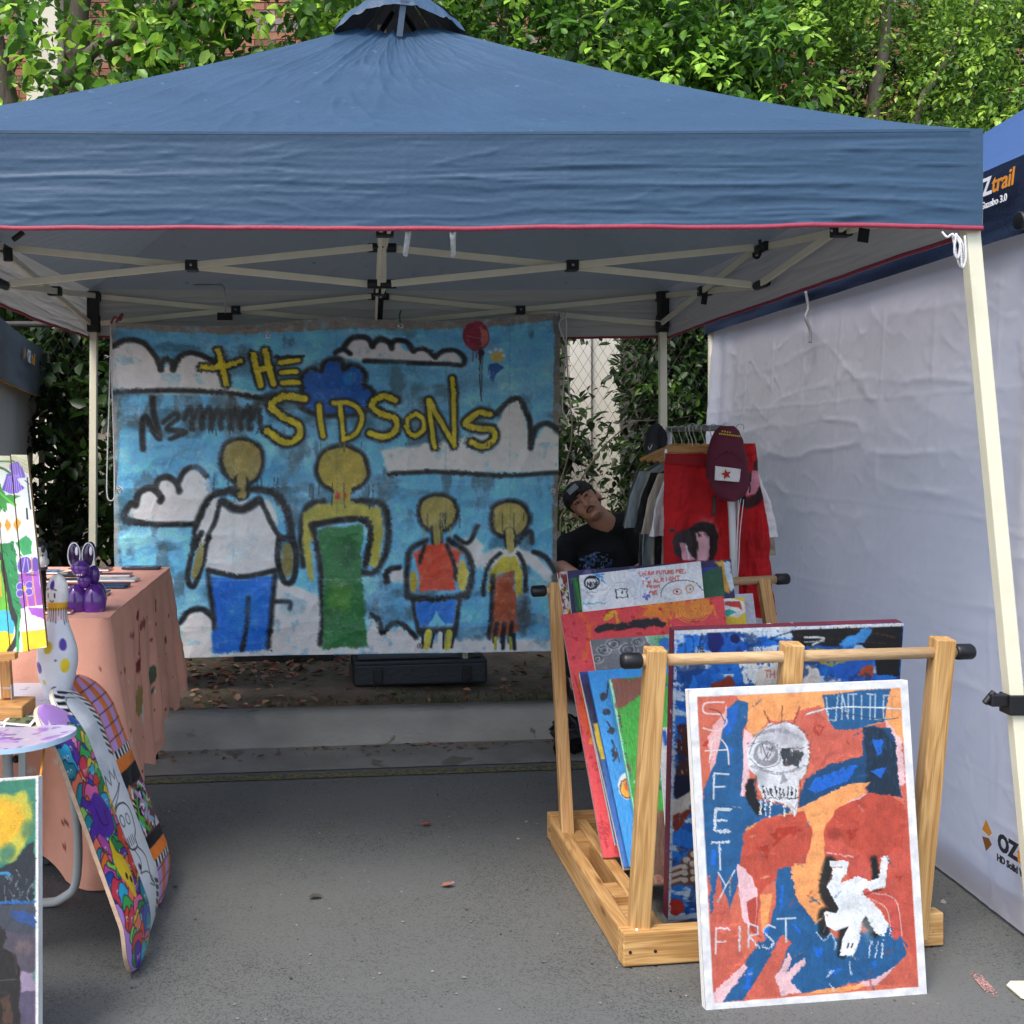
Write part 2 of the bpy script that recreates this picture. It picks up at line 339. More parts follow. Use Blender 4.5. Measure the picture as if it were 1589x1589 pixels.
    def finish(s, amp=1.1, sc=3.0, streak=.12):
        if s.W > 100: s.brushy(int(s.W * s.H / 260))
        a = fbm(s.X / (sc * s.k), s.Y / (sc * s.k), s.seed + 401, 3) - .5; b = fbm(s.X / (sc * s.k), s.Y / (sc * s.k), s.seed + 402, 3) - .5
        amp = amp * np.clip(2.6 * fbm(s.X / (45 * s.k), s.Y / (45 * s.k), s.seed + 420, 2) - .7, .05, 1.6); s.done = True
        iu = np.clip((s.X + a * 4 * amp * s.k).round().astype(int), 0, s.W - 1); iv = np.clip((s.Y + b * 4 * amp * s.k).round().astype(int), 0, s.H - 1); n = s.c[iv, iu]
        th = fbm(s.X / (50 * s.k), s.Y / (50 * s.k), s.seed + 410, 2) * 6; u = s.X * np.cos(th) + s.Y * np.sin(th); v = -s.X * np.sin(th) + s.Y * np.cos(th)
        st = fbm(u / (14 * s.k), v / (1.5 * s.k), s.seed + 411, 3) - .5; s.c = n * (1 + st[..., None] * 2 * streak); return s
    def linear(s):
        c = np.clip(s.c, .005, 1); return np.where(c > .04045, ((c + .055) / 1.055) ** 2.4, c / 12.92).reshape(-1, 3)
def paint_mat(name, rough=.5, k=.5):
    m = mat(name, '#ffffff', rough, .04, 30, .1, 130, attr=True); t = m.node_tree; L = t.links; b = t.nodes['Principled BSDF']
    at = [n for n in t.nodes if n.type == 'ATTRIBUTE'][0]; nz = nd(t, 'TexNoise'); nz.inputs['Scale'].default_value = 90; nz.inputs['Detail'].default_value = 4; tc = [n for n in t.nodes if n.type == 'TEX_COORD'][0]
    mp = nd(t, 'Mapping'); mp.inputs['Scale'].default_value = (1, 1, .25); L.new(tc.outputs['Object'], mp.inputs[0]); L.new(mp.outputs[0], nz.inputs[0])
    ad = nd(t, 'Math'); ad.operation = 'MULTIPLY_ADD'; L.new(at.outputs['Fac'], ad.inputs[0]); ad.inputs[1].default_value = .9; L.new(nz.outputs[0], ad.inputs[2])
    bp = nd(t, 'Bump'); bp.inputs['Strength'].default_value = k; bp.inputs['Distance'].default_value = .0035; L.new(ad.outputs[0], bp.inputs['Height']); L.new(bp.outputs[0], b.inputs['Normal']); return m
M_PAINT = paint_mat('acrylic_paint')
M_CANVAS = mat('primed_canvas', '#eceae4', .8, .06, 20, .3, 300)
def canvas(name, label, cat, tl, tr, br, bl, art, edge=None, th=.03, group=None, gain=.80, part='painted_face', disp=0):
    """a stretched canvas: tl..bl world corners of its front face"""
    tl, tr, br, bl = map(np.array, (tl, tr, br, bl)); b = (bl + br) / 2
    t = thing(name, label, cat, tuple(b), group)
    if not getattr(art, 'done', 0): art.finish()
    d = None
    if disp: d = (fbm(art.X / (40 * art.k), art.Y / (40 * art.k), 5) - .5) * disp
    V, F, n = quadgrid(tl, tr, br, bl, art.W, art.H, d)
    # make sure the normal faces the camera
    if n[1] > 0: n = -n; F = F[:, ::-1]
    mesh(part, (V + n * .0015, F), M_PAINT, t, True, col=np.clip(art.linear() * gain, 0, .9))
    back = [p - n * th for p in (tl, tr, br, bl)]
    VV = np.array([tl, tr, br, bl] + back); FF = [(4, 7, 6, 5), (0, 4, 5, 1), (1, 5, 6, 2), (2, 6, 7, 3), (3, 7, 4, 0)]
    mesh('canvas_edge', (VV, FF), edge or M_CANVAS, t, bevel=.0015)
    return t
# ================================================================== THE SETTING
M_ASPH = bpy.data.materials.new('asphalt'); M_ASPH.use_nodes = True
def asphalt():
    t = M_ASPH.node_tree; L = t.links; b = t.nodes['Principled BSDF']; b.inputs['Roughness'].default_value = .88
    tc = nd(t, 'TexCoord'); v = nd(t, 'TexVoronoi'); v.inputs['Scale'].default_value = 240; L.new(tc.outputs['Object'], v.inputs[0])
    n = nd(t, 'TexNoise'); n.inputs['Scale'].default_value = 1.1; n.inputs['Detail'].default_value = 9; n.inputs['Roughness'].default_value = .65; L.new(tc.outputs['Object'], n.inputs[0])
    n2 = nd(t, 'TexNoise'); n2.inputs['Scale'].default_value = 130; n2.inputs['Detail'].default_value = 4; L.new(tc.outputs['Object'], n2.inputs[0])
    sx = nd(t, 'SeparateColor'); L.new(v.outputs['Color'], sx.inputs[0])
    a = nd(t, 'Math'); a.operation = 'MULTIPLY_ADD'; L.new(sx.outputs[0], a.inputs[0]); a.inputs[1].default_value = .6; L.new(n.outputs[0], a.inputs[2])
    a2 = nd(t, 'Math'); a2.operation = 'MULTIPLY_ADD'; L.new(n2.outputs[0], a2.inputs[0]); a2.inputs[1].default_value = .5; L.new(a.outputs[0], a2.inputs[2])
    cr = nd(t, 'ValToRGB'); e = cr.color_ramp.elements; e[0].position = .55; e[0].color = (.036, .038, .036, 1); e[1].position = 1.5; e[1].color = (.122, .126, .120, 1); L.new(a2.outputs[0], cr.inputs[0])
    L.new(cr.outputs[0], b.inputs['Base Color'])
    bp = nd(t, 'Bump'); bp.inputs['Strength'].default_value = .5; bp.inputs['Distance'].default_value = .003; L.new(a2.outputs[0], bp.inputs['Height']); L.new(bp.outputs[0], b.inputs['Normal'])
asphalt()
KA = math.atan(.115)           # the kerb runs slightly away to the right
def K(s, d, h=0):              # s along the kerb, d across it (0 = foot of the kerb face, positive away)
    return np.array([s * math.cos(KA) - d * math.sin(KA), 5.0 + s * math.sin(KA) + d * math.cos(KA), h])
def kstrip(name, d0, d1, h0, h1, m, s0=-40, s1=40, kind='structure', n=1):
    S = np.linspace(s0, s1, n + 1); V = []; 
    for s in S: V += [K(s, d0, h0), K(s, d1, h1)]
    F = [(2 * i, 2 * i + 2, 2 * i + 3, 2 * i + 1) for i in range(n)]
    return tag(mesh(name, (V, F), m), kind=kind)
V = [(-120, -60, 0), (120, -60, 0), tuple(K(120, -.15)), tuple(K(-120, -.15))]
tag(mesh('road', (V, [(0, 1, 2, 3)]), M_ASPH, keep=True), kind='structure')
M_CONC = mat('concrete', '#94928b', .9, .34, 3.5, .5, 60, spots=(11, .68, '#6c6a64'), stretch=(.5, 1, 1))
M_GUT = mat('gutter_concrete', '#7c7a74', .9, .25, 4, .5, 70, spots=(4, .62, '#66625a'))
kstrip('gutter', -.33, 0.005, .004, .012, M_GUT)
prof = [(0, .01), (.012, .07), (.03, .125), (.045, .142), (.07, .148), (.17, .15), (.172, .05)]
V = []; ns = 41
for s in np.linspace(-40, 40, ns):
    for d, h in prof: V.append(K(s, d, h))
tag(mesh('kerb', (np.array(V), gridF(len(prof), ns)[:, ::-1]), M_CONC, smooth=True), kind='structure')
M_YEL = mat('worn_yellow_paint', '#6c673c', .85, .2, 20, .3, 90, spots=(45, .50, '#45474a'))
kstrip('yellow_line', -.44, -.37, .004, .004, M_YEL, -8, 8)
M_CHALK = mat('pink_chalk', '#b98c84', .95, .2, 60, 0, 60)
_t = M_CHALK.node_tree; _n = nd(_t, 'TexNoise'); _n.inputs['Scale'].default_value = 170; _n.inputs['Detail'].default_value = 3; _tc = nd(_t, 'TexCoord'); _t.links.new(_tc.outputs['Object'], _n.inputs[0])
_g = nd(_t, 'TexGradient'); _g.gradient_type = 'SPHERICAL'; _mp = nd(_t, 'Mapping'); _mp.inputs['Scale'].default_value = (9, 6.5, 1); _t.links.new(_tc.outputs['Object'], _mp.inputs[0]); _t.links.new(_mp.outputs[0], _g.inputs[0])
_a = nd(_t, 'Math'); _a.operation = 'MULTIPLY_ADD'; _t.links.new(_g.outputs['Fac'], _a.inputs[0]); _a.inputs[1].default_value = .35; _t.links.new(_n.outputs[0], _a.inputs[2])
_m = nd(_t, 'MapRange'); _m.inputs[1].default_value = .74; _m.inputs[2].default_value = .84; _t.links.new(_a.outputs[0], _m.inputs[0]); _t.links.new(_m.outputs[0], _t.nodes['Principled BSDF'].inputs['Alpha'])
a = P(1497, 1508, 2.87); 
V = [P(1500, 1506, 2.885), P(1517, 1508, 2.885), P(1553, 1549, 2.75), P(1538, 1553, 2.74)]; V = [(v[0], v[1], .004) for v in V]
tag(mesh('chalk_mark', (V, [(0, 3, 2, 1)]), M_CHALK), kind='structure')
# verge with uneven soil
M_SOIL = mat('soil', '#5f5346', .95, .35, 7, .9, 40, spots=(14, .57, '#4c4f2e'))
nu, nv = 140, 60; S, D = np.meshgrid(np.linspace(-6, 6, nu), np.linspace(.172, 5, nv) )
Hh = .14 + .05 * (fbm(S * 2.2, D * 2.2, 3, 5) - .5) * np.clip((D - .17) * 3, 0, 1) + .10 * np.clip((D - .3) / 1.2, 0, 1) * 0.4
V = np.stack([S * math.cos(KA) - D * math.sin(KA), 5 + S * math.sin(KA) + D * math.cos(KA), Hh], -1).reshape(-1, 3)
tag(mesh('verge_soil', (V, gridF(nu, nv)[:, ::-1]), M_SOIL, smooth=True), kind='structure')
V = [K(-120, .17, .09), K(120, .17, .09), K(120, 90, .09), K(-120, 90, .09)]
tag(mesh('ground', (V, [(0, 1, 2, 3)]), M_SOIL, keep=True), kind='structure')
def vh(x, y):
    return .14 + .04 * min(1, max(0, (y - 5.3) / 1.2))
# leaves, generic builder -------------------------------------------------------
LEAF = np.array([(0, 0, 0), (-.24, .3, .05), (-.2, .68, .05), (0, 1, -.08), (.2, .68, .05), (.24, .3, .05)])
LEAFF = np.array([(0, 3, 2, 1), (0, 5, 4, 3)])
def leaf_cloud(pos, dirs, nrm, size, seed, wid=1.0):
    n = len(pos); y = dirs / (np.linalg.norm(dirs, axis=1, keepdims=True) + 1e-9); z = nrm - y * (nrm * y).sum(1, keepdims=True); z /= np.linalg.norm(z, axis=1, keepdims=True) + 1e-9
    x = np.cross(y, z); V = (LEAF[None, :, 0:1] * wid * x[:, None] + LEAF[None, :, 1:2] * y[:, None] + LEAF[None, :, 2:3] * z[:, None]) * size[:, None, None] + pos[:, None]
    F = (LEAFF[None] + np.arange(n)[:, None, None] * 6).reshape(-1, 4); return V.reshape(-1, 3), F
def leafmat(name, trans=.35, rough=.38, attr=True, col='#ffffff'):
    m = mat(name, col, rough, .12, 40, attr=attr, trans=trans, spec=.5); return m
M_LEAF = leafmat('foliage_leaf'); M_LITTER = mat('dry_leaf', '#ffffff', .8, .1, 40, attr=True)
M_BARK = mat('bark', '#554a3e', .9, .35, 8, .9, 40, stretch=(1, 1, .3))
M_BARK2 = mat('grey_bark', '#6d6258', .9, .3, 8, .8, 40, stretch=(1, 1, .3))
def crown_pts(rs, blobs, ncl, per, spread):
    """clusters sitting on/in ellipsoids; blobs (x,y,z,rx,ry,rz,weight)"""
    w = np.array([b[6] for b in blobs], float); idx = rs.choice(len(blobs), ncl, p=w / w.sum()); B = np.array([b[:6] for b in blobs])[idx]
    d = rs.normal(size=(ncl, 3)); d /= np.linalg.norm(d, axis=1, keepdims=True); r = rs.uniform(.35, 1, (ncl, 1)) ** .45
    c = B[:, :3] + d * r * B[:, 3:]
    ax = d * .6 + rs.normal(size=(ncl, 3)) * .6 + np.array([0, 0, -.1]); ax /= np.linalg.norm(ax, axis=1, keepdims=True)
    k = np.repeat(np.arange(ncl), per); t = np.tile(np.linspace(0, 1, per), ncl)[:, None]
    side = rs.normal(size=(len(k), 3)); side /= np.linalg.norm(side, axis=1, keepdims=True)
    pos = c[k] + ax[k] * t * spread + side * spread * .18
    dirs = ax[k] * .5 + side * .9 + np.array([0, 0, -.25]); nrm = np.array([0, -.35, 1]) + rs.normal(size=(len(k), 3)) * .45
    return pos, dirs, nrm, r[k, 0], k
OPEN = [(-10, 45, 65, 160, .75), (375, 445, -20, 70, .7), (50, 104, -20, 150, .6), (1195, 1270, 70, 165, .6), (1350, 1400, 30, 190, .4)]   # gaps between the crowns where the wall shows
def tree(name, label, group, base, blobs, ncl, per, spread, lsize, cols, limbs, seed, bark=M_BARK, singles=0, wid=1.0, cat='tree', light=.15):
    rs = np.random.RandomState(seed); t = thing(name, label, cat, base, group)
    pos, dirs, nrm, r, k = crown_pts(rs, blobs, ncl, per, spread)
    px = CX + pos[:, 0] * FPX / pos[:, 1]; py = CY - (pos[:, 2] - EYE) * FPX / pos[:, 1]; keep = np.ones(len(pos), bool); edge = (fbm(px / 14, py / 14, seed, 3) - .5) * 40
    for (a, b, c_, d, q) in OPEN:
        ins = (px + edge > a) & (px + edge < b) & (py + edge * .7 > c_) & (py + edge * .7 < d); keep &= ~(ins & (rs.uniform(size=len(pos)) < q))
    pos, dirs, nrm, r, k = pos[keep], dirs[keep], nrm[keep], r[keep], k[keep]; n = len(pos)
    size = lsize * rs.uniform(.42, 1.3, n); cl = rs.uniform(0, 1, ncl)[k]; c0, c1, c2 = (np.array(lin(c)) for c in cols)
    mix = np.clip(cl + rs.normal(size=n) * .15, 0, 1)[:, None]; col = c0 * (1 - mix) + c1 * mix
    new = (rs.uniform(0, 1, ncl)[k] < light) & (r > .8); col[new] = c2 * rs.uniform(.8, 1.15, (new.sum(), 1))
    if singles:
        # the leaves that show largest: nearest to the viewer and inside the frame
        px = CX + pos[:, 0] * FPX / pos[:, 1]; py = CY - (pos[:, 2] - EYE) * FPX / pos[:, 1]
        sc = size / pos[:, 1] + np.where((px > 0) & (px < 1589) & (py > -5) & (py < 170), 1, 0); pick = np.argsort(-sc)[:4000]; pick = pick[np.argsort(pos[pick, 1])[:singles]]
        m2 = [leafmat(name + '_mid_leaf', attr=False, col=cols[1]), leafmat(name + '_dark_leaf', attr=False, col=cols[0]), leafmat(name + '_new_leaf', attr=False, col=cols[2])]
        base_me = []
        for q in m2:
            V, F = leaf_cloud(np.zeros((1, 3)), np.array([[0, 1., 0]]), np.array([[0, 0, 1.]]), np.array([1.]), 0, wid)
            o = mesh('leaf', (V, F), q, t, local=Matrix.Identity(4)); base_me.append(o.data); C.objects.unlink(o); bpy.data.objects.remove(o)
        for i in pick:
            o = bpy.data.objects.new('leaf', base_me[2 if new[i] else (0 if mix[i, 0] > .5 else 1)]); C.objects.link(o); o.parent = t
            y = Vector(dirs[i]).normalized(); z = Vector(nrm[i]); z = (z - y * z.dot(y)).normalized(); x = y.cross(z)
            M = Matrix(((x.x, y.x, z.x), (x.y, y.y, z.y), (x.z, y.z, z.z))).to_4x4(); o.matrix_basis = Matrix.Translation(Vector(pos[i] - np.array(base))) @ M @ Matrix.Scale(size[i], 4)
        keep = np.ones(n, bool); keep[pick] = False; pos, dirs, nrm, size, col = pos[keep], dirs[keep], nrm[keep], size[keep], col[keep]
    V, F = leaf_cloud(pos, dirs, nrm, size, seed, wid)
    tag(mesh('crown', (V, F), M_LEAF, t, col=np.repeat(col, 6, 0)), kind='stuff')
    parts = []
    for pts, r0, r1 in limbs:
        q = smoothpts(pts, 5); q = [p + rs.normal(size=3) * .012 for p in q]; parts.append(tube(q, list(np.linspace(r0, r1, len(q))), 10))
    if parts: mesh('trunk', join(*parts), bark, t, True)
    return t
# ---------------------------------------------------------------- brick building behind the trees
WZ = 13.0
M_MORT = mat('mortar', '#8d857b', .95, .15, 20, .4, 80)
BR = [mat('brick_' + n, c, .9, .18, 9, .5, 70) for n, c in (('orange', '#9c6b54'), ('red', '#8f5c4a'), ('brown', '#7a5549'), ('mauve', '#8f7a74'))]
bld = thing('brick_building', 'orange and mauve brick building showing in gaps between the trees', 'building', (0, WZ, 0))
mesh('wall', box((2, WZ + .16, 4), (24, .3, 8.2)), M_MORT, bld)
bw, bh, gp = .23, .076, .01
vis = []; rest = {i: [] for i in range(4)}; rn = random.Random(4)
bm0 = []
for m_ in BR:
    me = bpy.data.meshes.new('brick'); v, f = box((0, 0, 0), (bw, .03, bh)); me.from_pydata([tuple(q) for q in v], [], f); me.materials.append(m_); bm0.append(me)
boxes = [(0, 50, 60, 155), (330, 445, 0, 75), (1195, 1265, 60, 160), (1355, 1400, 20, 200)]
cand = []
for row in range(0, 92):
    z = .2 + row * (bh + gp)
    for cix in range(-36, 56):
        x = cix * (bw + gp) + (row % 2) * .12; px = CX + x * FPX / (WZ - .015); py = CY - (z - EYE) * FPX / WZ
        if px < -420 or px > 2050: continue
        if z < 3.8: continue
        ins = any(a - 12 < px < b + 12 and c - 8 < py < d + 8 for a, b, c, d in boxes); k = rn.choices(range(4), (5, 4, 2, 3))[0]; pr = rn.uniform(-.003, .003)
        (cand if ins else rest[k]).append((x, WZ + pr, z, k))
rn.shuffle(cand)
for x, y, z, k in cand[:295]:
    o = bpy.data.objects.new('brick', bm0[k]); C.objects.link(o); o.parent = bld; o.location = (x, y - WZ, z)
for x, y, z, k in cand[295:]: rest[k].append((x, y, z, k))
allv = []; allf = []; mi = []
for k in range(4):
    for x, y, z, _ in rest[k]:
        v, f = box((x, y, z), (bw, .03, bh)); n0 = len(allv) * 8; allv.append(v); allf += [tuple(i + n0 for i in q) for q in f]; mi += [k] * 6
o = mesh('brickwork', (np.concatenate(allv), allf), BR, bld); o['kind'] = 'stuff'; o.data.polygons.foreach_set('material_index', mi)
M_CREAM = mat('cream_render', '#cfc9b4', .8, .08, 3, .2, 30)
t = thing('downpipe_column', 'pale cream boxed column on the brick wall at far left', 'column', (-3.7, WZ - .15, 0))
mesh('shaft', box((-3.72, WZ - .2, 4), (.36, .25, 8)), M_CREAM, t, bevel=.01)
M_WHT = mat('white_render', '#d3cfc2', .8, .07, 2, .2, 30)
t = thing('rendered_wall', 'tall pale rendered wall seen through the wire fence', 'wall', (1.72, 8.3, 0))
mesh('wall_panel', box((1.58, 8.3, 1.45), (.16, .2, 2.9)), M_WHT, t, bevel=.01)
mesh('wall_panel', box((1.78, 8.35, 1.45), (.21, .2, 2.9)), M_WHT, t, bevel=.01)
mesh('base_course', box((1.70, 8.17, .45), (.44, .12, .8)), M_CREAM, t, bevel=.01)
# ---------------------------------------------------------------- chain link fence
M_WIRE = mat('galvanised_wire', '#4a4844', .6, .2, 20, metal=.5)
fz = 7.0; t = thing('chain_link_fence', 'rusty wire chain link fence standing along the back of the verge', 'fence', (0, fz, .15))
parts = []; d = .062
for i in range(-64, 74):
    for sg in (1, -1):
        x0 = i * d; pts = []; H0, H1 = .15, 2.1; x = x0 + (0 if sg > 0 else 0); L_ = (H1 - H0)
        a_ = np.array([x, fz + sg * .003, H0]); b_ = np.array([x + sg * L_ * .62, fz + sg * .003, H1])
        if b_[0] < -4 or b_[0] > 4.6 or a_[0] < -4.2 or a_[0] > 4.6: continue
        parts.append(tube([a_, b_], .0010, 4, False))
o = mesh('wire_mesh', join(*parts), M_WIRE, t); o['kind'] = 'stuff'
mesh('top_rail', tube([(-4, fz, 2.12), (4.5, fz, 2.12)], .02, 8), M_WIRE, t, True)
for x in (-3.9, -1.6, .7, 3.1): mesh('post', tube([(x, fz + .03, .1), (x, fz + .03, 2.15)], .025, 10), M_WIRE, t, True)
# ---------------------------------------------------------------- trees
G = 'trees behind the market stalls'
tree('broadleaf_tree', 'tree with large glossy bright leaves and several grey stems, above the left of the tent', G, (-2.6, 8.8, .1),
     [(-1.9, 8.6, 4.7, 1.0, .7, .75, 3), (-.9, 8.8, 4.6, .9, .7, .6, 2.5), (-.2, 8.6, 4.9, .7, .6, .5, 1.5), (-2.0, 8.4, 3.9, 1.2, .6, .45, 2), (-3.2, 9.4, 5.0, .7, .7, .5, 1.0), (-.6, 8.9, 5.6, 2.2, .9, .5, 1.5)],
     760, 12, .34, .112, ('#3c5f22', '#6a9c34', '#b4dc52'),
     [([(-2.9, 8.9, 0), (-2.8, 8.8, 2.2), (-2.75, 8.8, 3.4), (-3.0, 8.7, 4.6), (-3.2, 8.7, 6.2)], .17, .09), ([(-2.6, 9.1, 0), (-2.25, 9.0, 3), (-2.35, 9.0, 4.5), (-2.1, 8.9, 6.2)], .11, .07), ([(-2.75, 8.9, 3.2), (-2.4, 8.7, 4.2), (-1.6, 8.8, 4.8), (-.6, 8.9, 5.3)], .07, .03),
      ([(-3.0, 8.8, 4.0), (-2.7, 8.7, 4.6), (-2.9, 8.7, 5.2), (-2.4, 8.7, 6)], .035, .02), ([(.0, 9.1, 0), (-.5, 9.0, 3), (-.45, 9, 4.4), (-.7, 9.0, 6.1)], .07, .04), ([(-.45, 9, 4.2), (-.1, 8.9, 4.8), (.5, 8.9, 5.3)], .05, .025)], 11, M_BARK2, singles=290, wid=1.15, light=.4)
tree('spreading_tree', 'dense mid green tree rising right behind the tent peak', G, (1.0, 9.0, .1),
     [(.9, 9.2, 4.7, .9, .8, .7, 2), (1.9, 9.0, 4.5, 1.1, .8, .75, 3), (2.7, 8.6, 4.1, .8, .6, .55, 2), (1.4, 9.3, 5.5, 2.2, .9, .6, 2), (3.0, 9.2, 4.9, .8, .7, .6, 1.5), (1.2, 8.8, 3.7, 1.2, .6, .4, 1.5)],
     1700, 13, .26, .09, ('#33541f', '#5f9032', '#a8d64e'),
     [([(1.2, 9.2, 0), (1.3, 9.2, 2.6), (1.1, 9.2, 4.4), (1.5, 9.1, 6)], .15, .06), ([(1.3, 9.2, 3), (1.9, 9.1, 4.0), (2.6, 8.9, 4.6), (3.2, 8.8, 5.3)], .09, .03), ([(1.2, 9.2, 4), (.8, 9.1, 4.9), (.2, 9.1, 5.7)], .05, .02)], 12, singles=250, wid=1.05, light=.28)
tree('fine_leaved_tree', 'fine leaved yellow green tree with pinkish stems at the far right', G, (4.6, 9.3, .1),
     [(4.3, 9.4, 4.4, 1.2, .8, .9, 3), (5.4, 9.2, 4.3, 1.0, .8, .9, 3), (3.4, 9.3, 4.9, .9, .7, .6, 2), (4.7, 9.6, 5.4, 1.9, .8, .5, 2.5), (5.0, 8.9, 3.4, 1.2, .6, .5, 2)],
     3300, 14, .17, .052, ('#456826', '#78a238', '#b4d652'),
     [([(4.4, 9.3, 0), (4.2, 9.2, 2.2), (4.05, 9.1, 3.6), (4.3, 9.2, 4.8), (4.2, 9.2, 6)], .09, .03), ([(4.05, 9.1, 3.4), (3.7, 9.1, 4.1), (3.5, 9.1, 5.0)], .04, .015), ([(4.05, 9.1, 3.2), (4.6, 9.1, 4.2), (5.1, 9.1, 5.2)], .045, .015), ([(4.1, 9.1, 3.7), (4.5, 9, 3.9), (5.0, 9.0, 4.1)], .03, .012)], 13, M_BARK2, light=.35)
tree('background_tree', 'dark green tree filling the gap between brick wall and front trees', G, (.6, 10.8, .1),
     [(1.2, 11, 5.2, 2.0, .7, 1.2, 3), (3.6, 11.0, 5.3, 1.6, .7, 1.2, 2.8), (6.6, 10.8, 4.6, 1.6, .6, 1.6, 3.4), (5.2, 11.2, 5.0, 1.6, .5, 1.3, 2.6), (1.5, 11, 3.5, 3, .6, .8, 2), (-1.6, 11.3, 4.4, 1.0, .5, .7, .8)],
     3100, 13, .3, .095, ('#233b18', '#3c6122', '#6a9236'), [([(.6, 10.8, 0), (.7, 10.8, 4), (1.1, 10.9, 6.5)], .16, .06), ([(3.6, 10.9, 0), (3.5, 10.9, 3), (3.9, 10.9, 6.5)], .12, .05)], 14, light=.08)
G = 'shrubs along the wire fence'
tree('leafy_shrub', 'dark leafy shrub beside the grey tent left of the back pole', G, (-2.3, 7.6, .15),
     [(-1.22, 6.75, 2.0, .2, .2, .5, 1.4), (-1.28, 6.75, 1.2, .24, .25, 1.0, 2.2), (-1.9, 7.9, 2.3, .6, .3, .6, 2.5), (-2.7, 7.7, 1.6, .9, .35, 1.2, 3), (-1.45, 7.3, 1.5, .7, .35, 1.1, 3), (-3.4, 7.9, 2.4, .8, .4, 1.0, 2)],
     1350, 13, .26, .10, ('#1f3316', '#38551f', '#55762a'), [([(-2.1, 7.6, .1), (-2.0, 7.6, 1.4), (-1.8, 7.6, 2.6)], .035, .015), ([(-2.4, 7.7, .1), (-2.7, 7.6, 1.5), (-2.6, 7.6, 2.9)], .03, .012), ([(-1.5, 7.6, .1), (-1.6, 7.6, 1.6), (-1.3, 7.6, 2.3)], .03, .012)], 15, wid=1.15, cat='shrub', light=.1)
tree('leafy_shrub', 'dark climbing shrub hidden mostly behind the painted banner', G, (0, 7.5, .15),
     [(-.5, 7.5, 1.4, 1.0, .35, 1.2, 2), (.6, 7.5, 1.4, .8, .35, 1.2, 2)], 520, 12, .26, .10, ('#1f3316', '#38551f', '#4a6a26'), [([(0, 7.6, .1), (-.2, 7.6, 1.4), (.2, 7.6, 2.5)], .03, .012)], 16, cat='shrub', light=.05)
tree('climbing_vine', 'thin dark vine scrambling over the wire fence in front of the pale wall', G, (1.5, 7.1, .15),
     [(1.22, 7.08, 1.45, .10, .08, .9, 2.4), (1.52, 7.1, 1.0, .3, .08, .22, 2.2), (1.4, 7.1, 1.45, .2, .05, .16, .9), (1.45, 7.1, 2.0, .3, .05, .12, .6)], 62, 9, .15, .055, ('#1e3213', '#35521c', '#4a6a26'),
     [([(1.2, 7.05, .1), (1.25, 7.04, .9), (1.6, 7.04, 1.45), (2.1, 7.04, 1.55)], .007, .003), ([(1.2, 7.05, .9), (1.3, 7.04, 1.5), (1.2, 7.04, 2.1)], .006, .003)], 17, cat='vine', light=.05)
tree('leafy_shrub', 'dark green shrub between the pale wall and the white tent side', G, (2.2, 7.6, .15),
     [(1.98, 7.3, 1.6, .26, .3, 1.0, 3), (2.35, 7.5, 1.6, .4, .3, 1.1, 2.6), (2.8, 7.8, 1.5, .5, .4, 1.2, 1.5), (2.1, 7.6, .8, .4, .3, .6, 2)], 1250, 12, .2, .07, ('#1c3012', '#35511c', '#56752a'), [([(2.2, 7.6, .1), (2.15, 7.6, 1.2), (2.3, 7.6, 2.4)], .03, .012), ([(2.5, 7.7, .1), (2.7, 7.7, 1.4), (2.7, 7.7, 2.5)], .03, .012)], 18, cat='shrub', light=.1)
tree('leafy_shrub', 'dark shrub hanging over the fence top behind the tent back edge', G, (1.0, 8.9, .15),
     [(1.0, 8.9, 2.9, 1.3, .4, .5, 2), (2.6, 8.9, 2.9, .9, .4, .5, 2), (-.6, 8.9, 2.9, 1.2, .4, .6, 2)], 900, 12, .26, .09, ('#1f3316', '#38551f', '#4f6f26'), [([(1.0, 8.9, .1), (1.0, 8.9, 1.4), (1.4, 8.9, 2.9)], .04, .015)], 19, cat='shrub', light=.06)
# ---------------------------------------------------------------- leaf litter and grass on the verge
rs = np.random.RandomState(5); n = 5200
s = rs.uniform(-2.6, 2.8, n); dd = .2 + rs.uniform(0, 1, n) ** 1.1 * 1.8
w = fbm(s * 1.3, dd * 2.5, 8); keep = rs.uniform(0, 1, n) < np.clip((w - .3) * 3.0, .12, 1); s, dd = s[keep], dd[keep]; n = len(s)
pos = np.stack([s * math.cos(KA) - dd * math.sin(KA), 5 + s * math.sin(KA) + dd * math.cos(KA), np.zeros(n)], -1)
pos[:, 2] = .14 + .05 * (fbm(s * 2.2, dd * 2.2, 3, 5) - .5) * np.clip((dd - .17) * 3, 0, 1) + .04 * np.clip((dd - .3) / 1.2, 0, 1) + rs.uniform(.002, .02, n)
th = rs.uniform(0, 6.28, n); dirs = np.stack([np.cos(th), np.sin(th), rs.normal(size=n) * .25], -1); nrm = np.array([0, 0, 1]) + rs.normal(size=(n, 3)) * .3
pal = np.array([lin(c) for c in ('#8a5a3c', '#6e4a33', '#9a7558', '#55402f', '#a88a6c', '#7d3f2c')]); colr = pal[rs.randint(0, 6, n)] * rs.uniform(.7, 1.2, (n, 1))
V, F = leaf_cloud(pos, dirs, nrm, rs.uniform(.025, .06, n), 0, 1.2)
tag(mesh('leaf_litter', (V, F), M_LITTER, col=np.repeat(colr, 6, 0)), 'dry brown leaf litter scattered over the verge behind the kerb', 'leaf litter', kind='stuff')
n = 1500; s = rs.uniform(-2.6, 2.8, n); dd = .19 + np.abs(rs.normal(size=n)) * .1; w = fbm(s * 2.5, dd * 0, 28); keep = rs.uniform(0, 1, n) < np.clip((w - .5) * 6, .01, 1); s, dd = s[keep], dd[keep]; n = len(s)
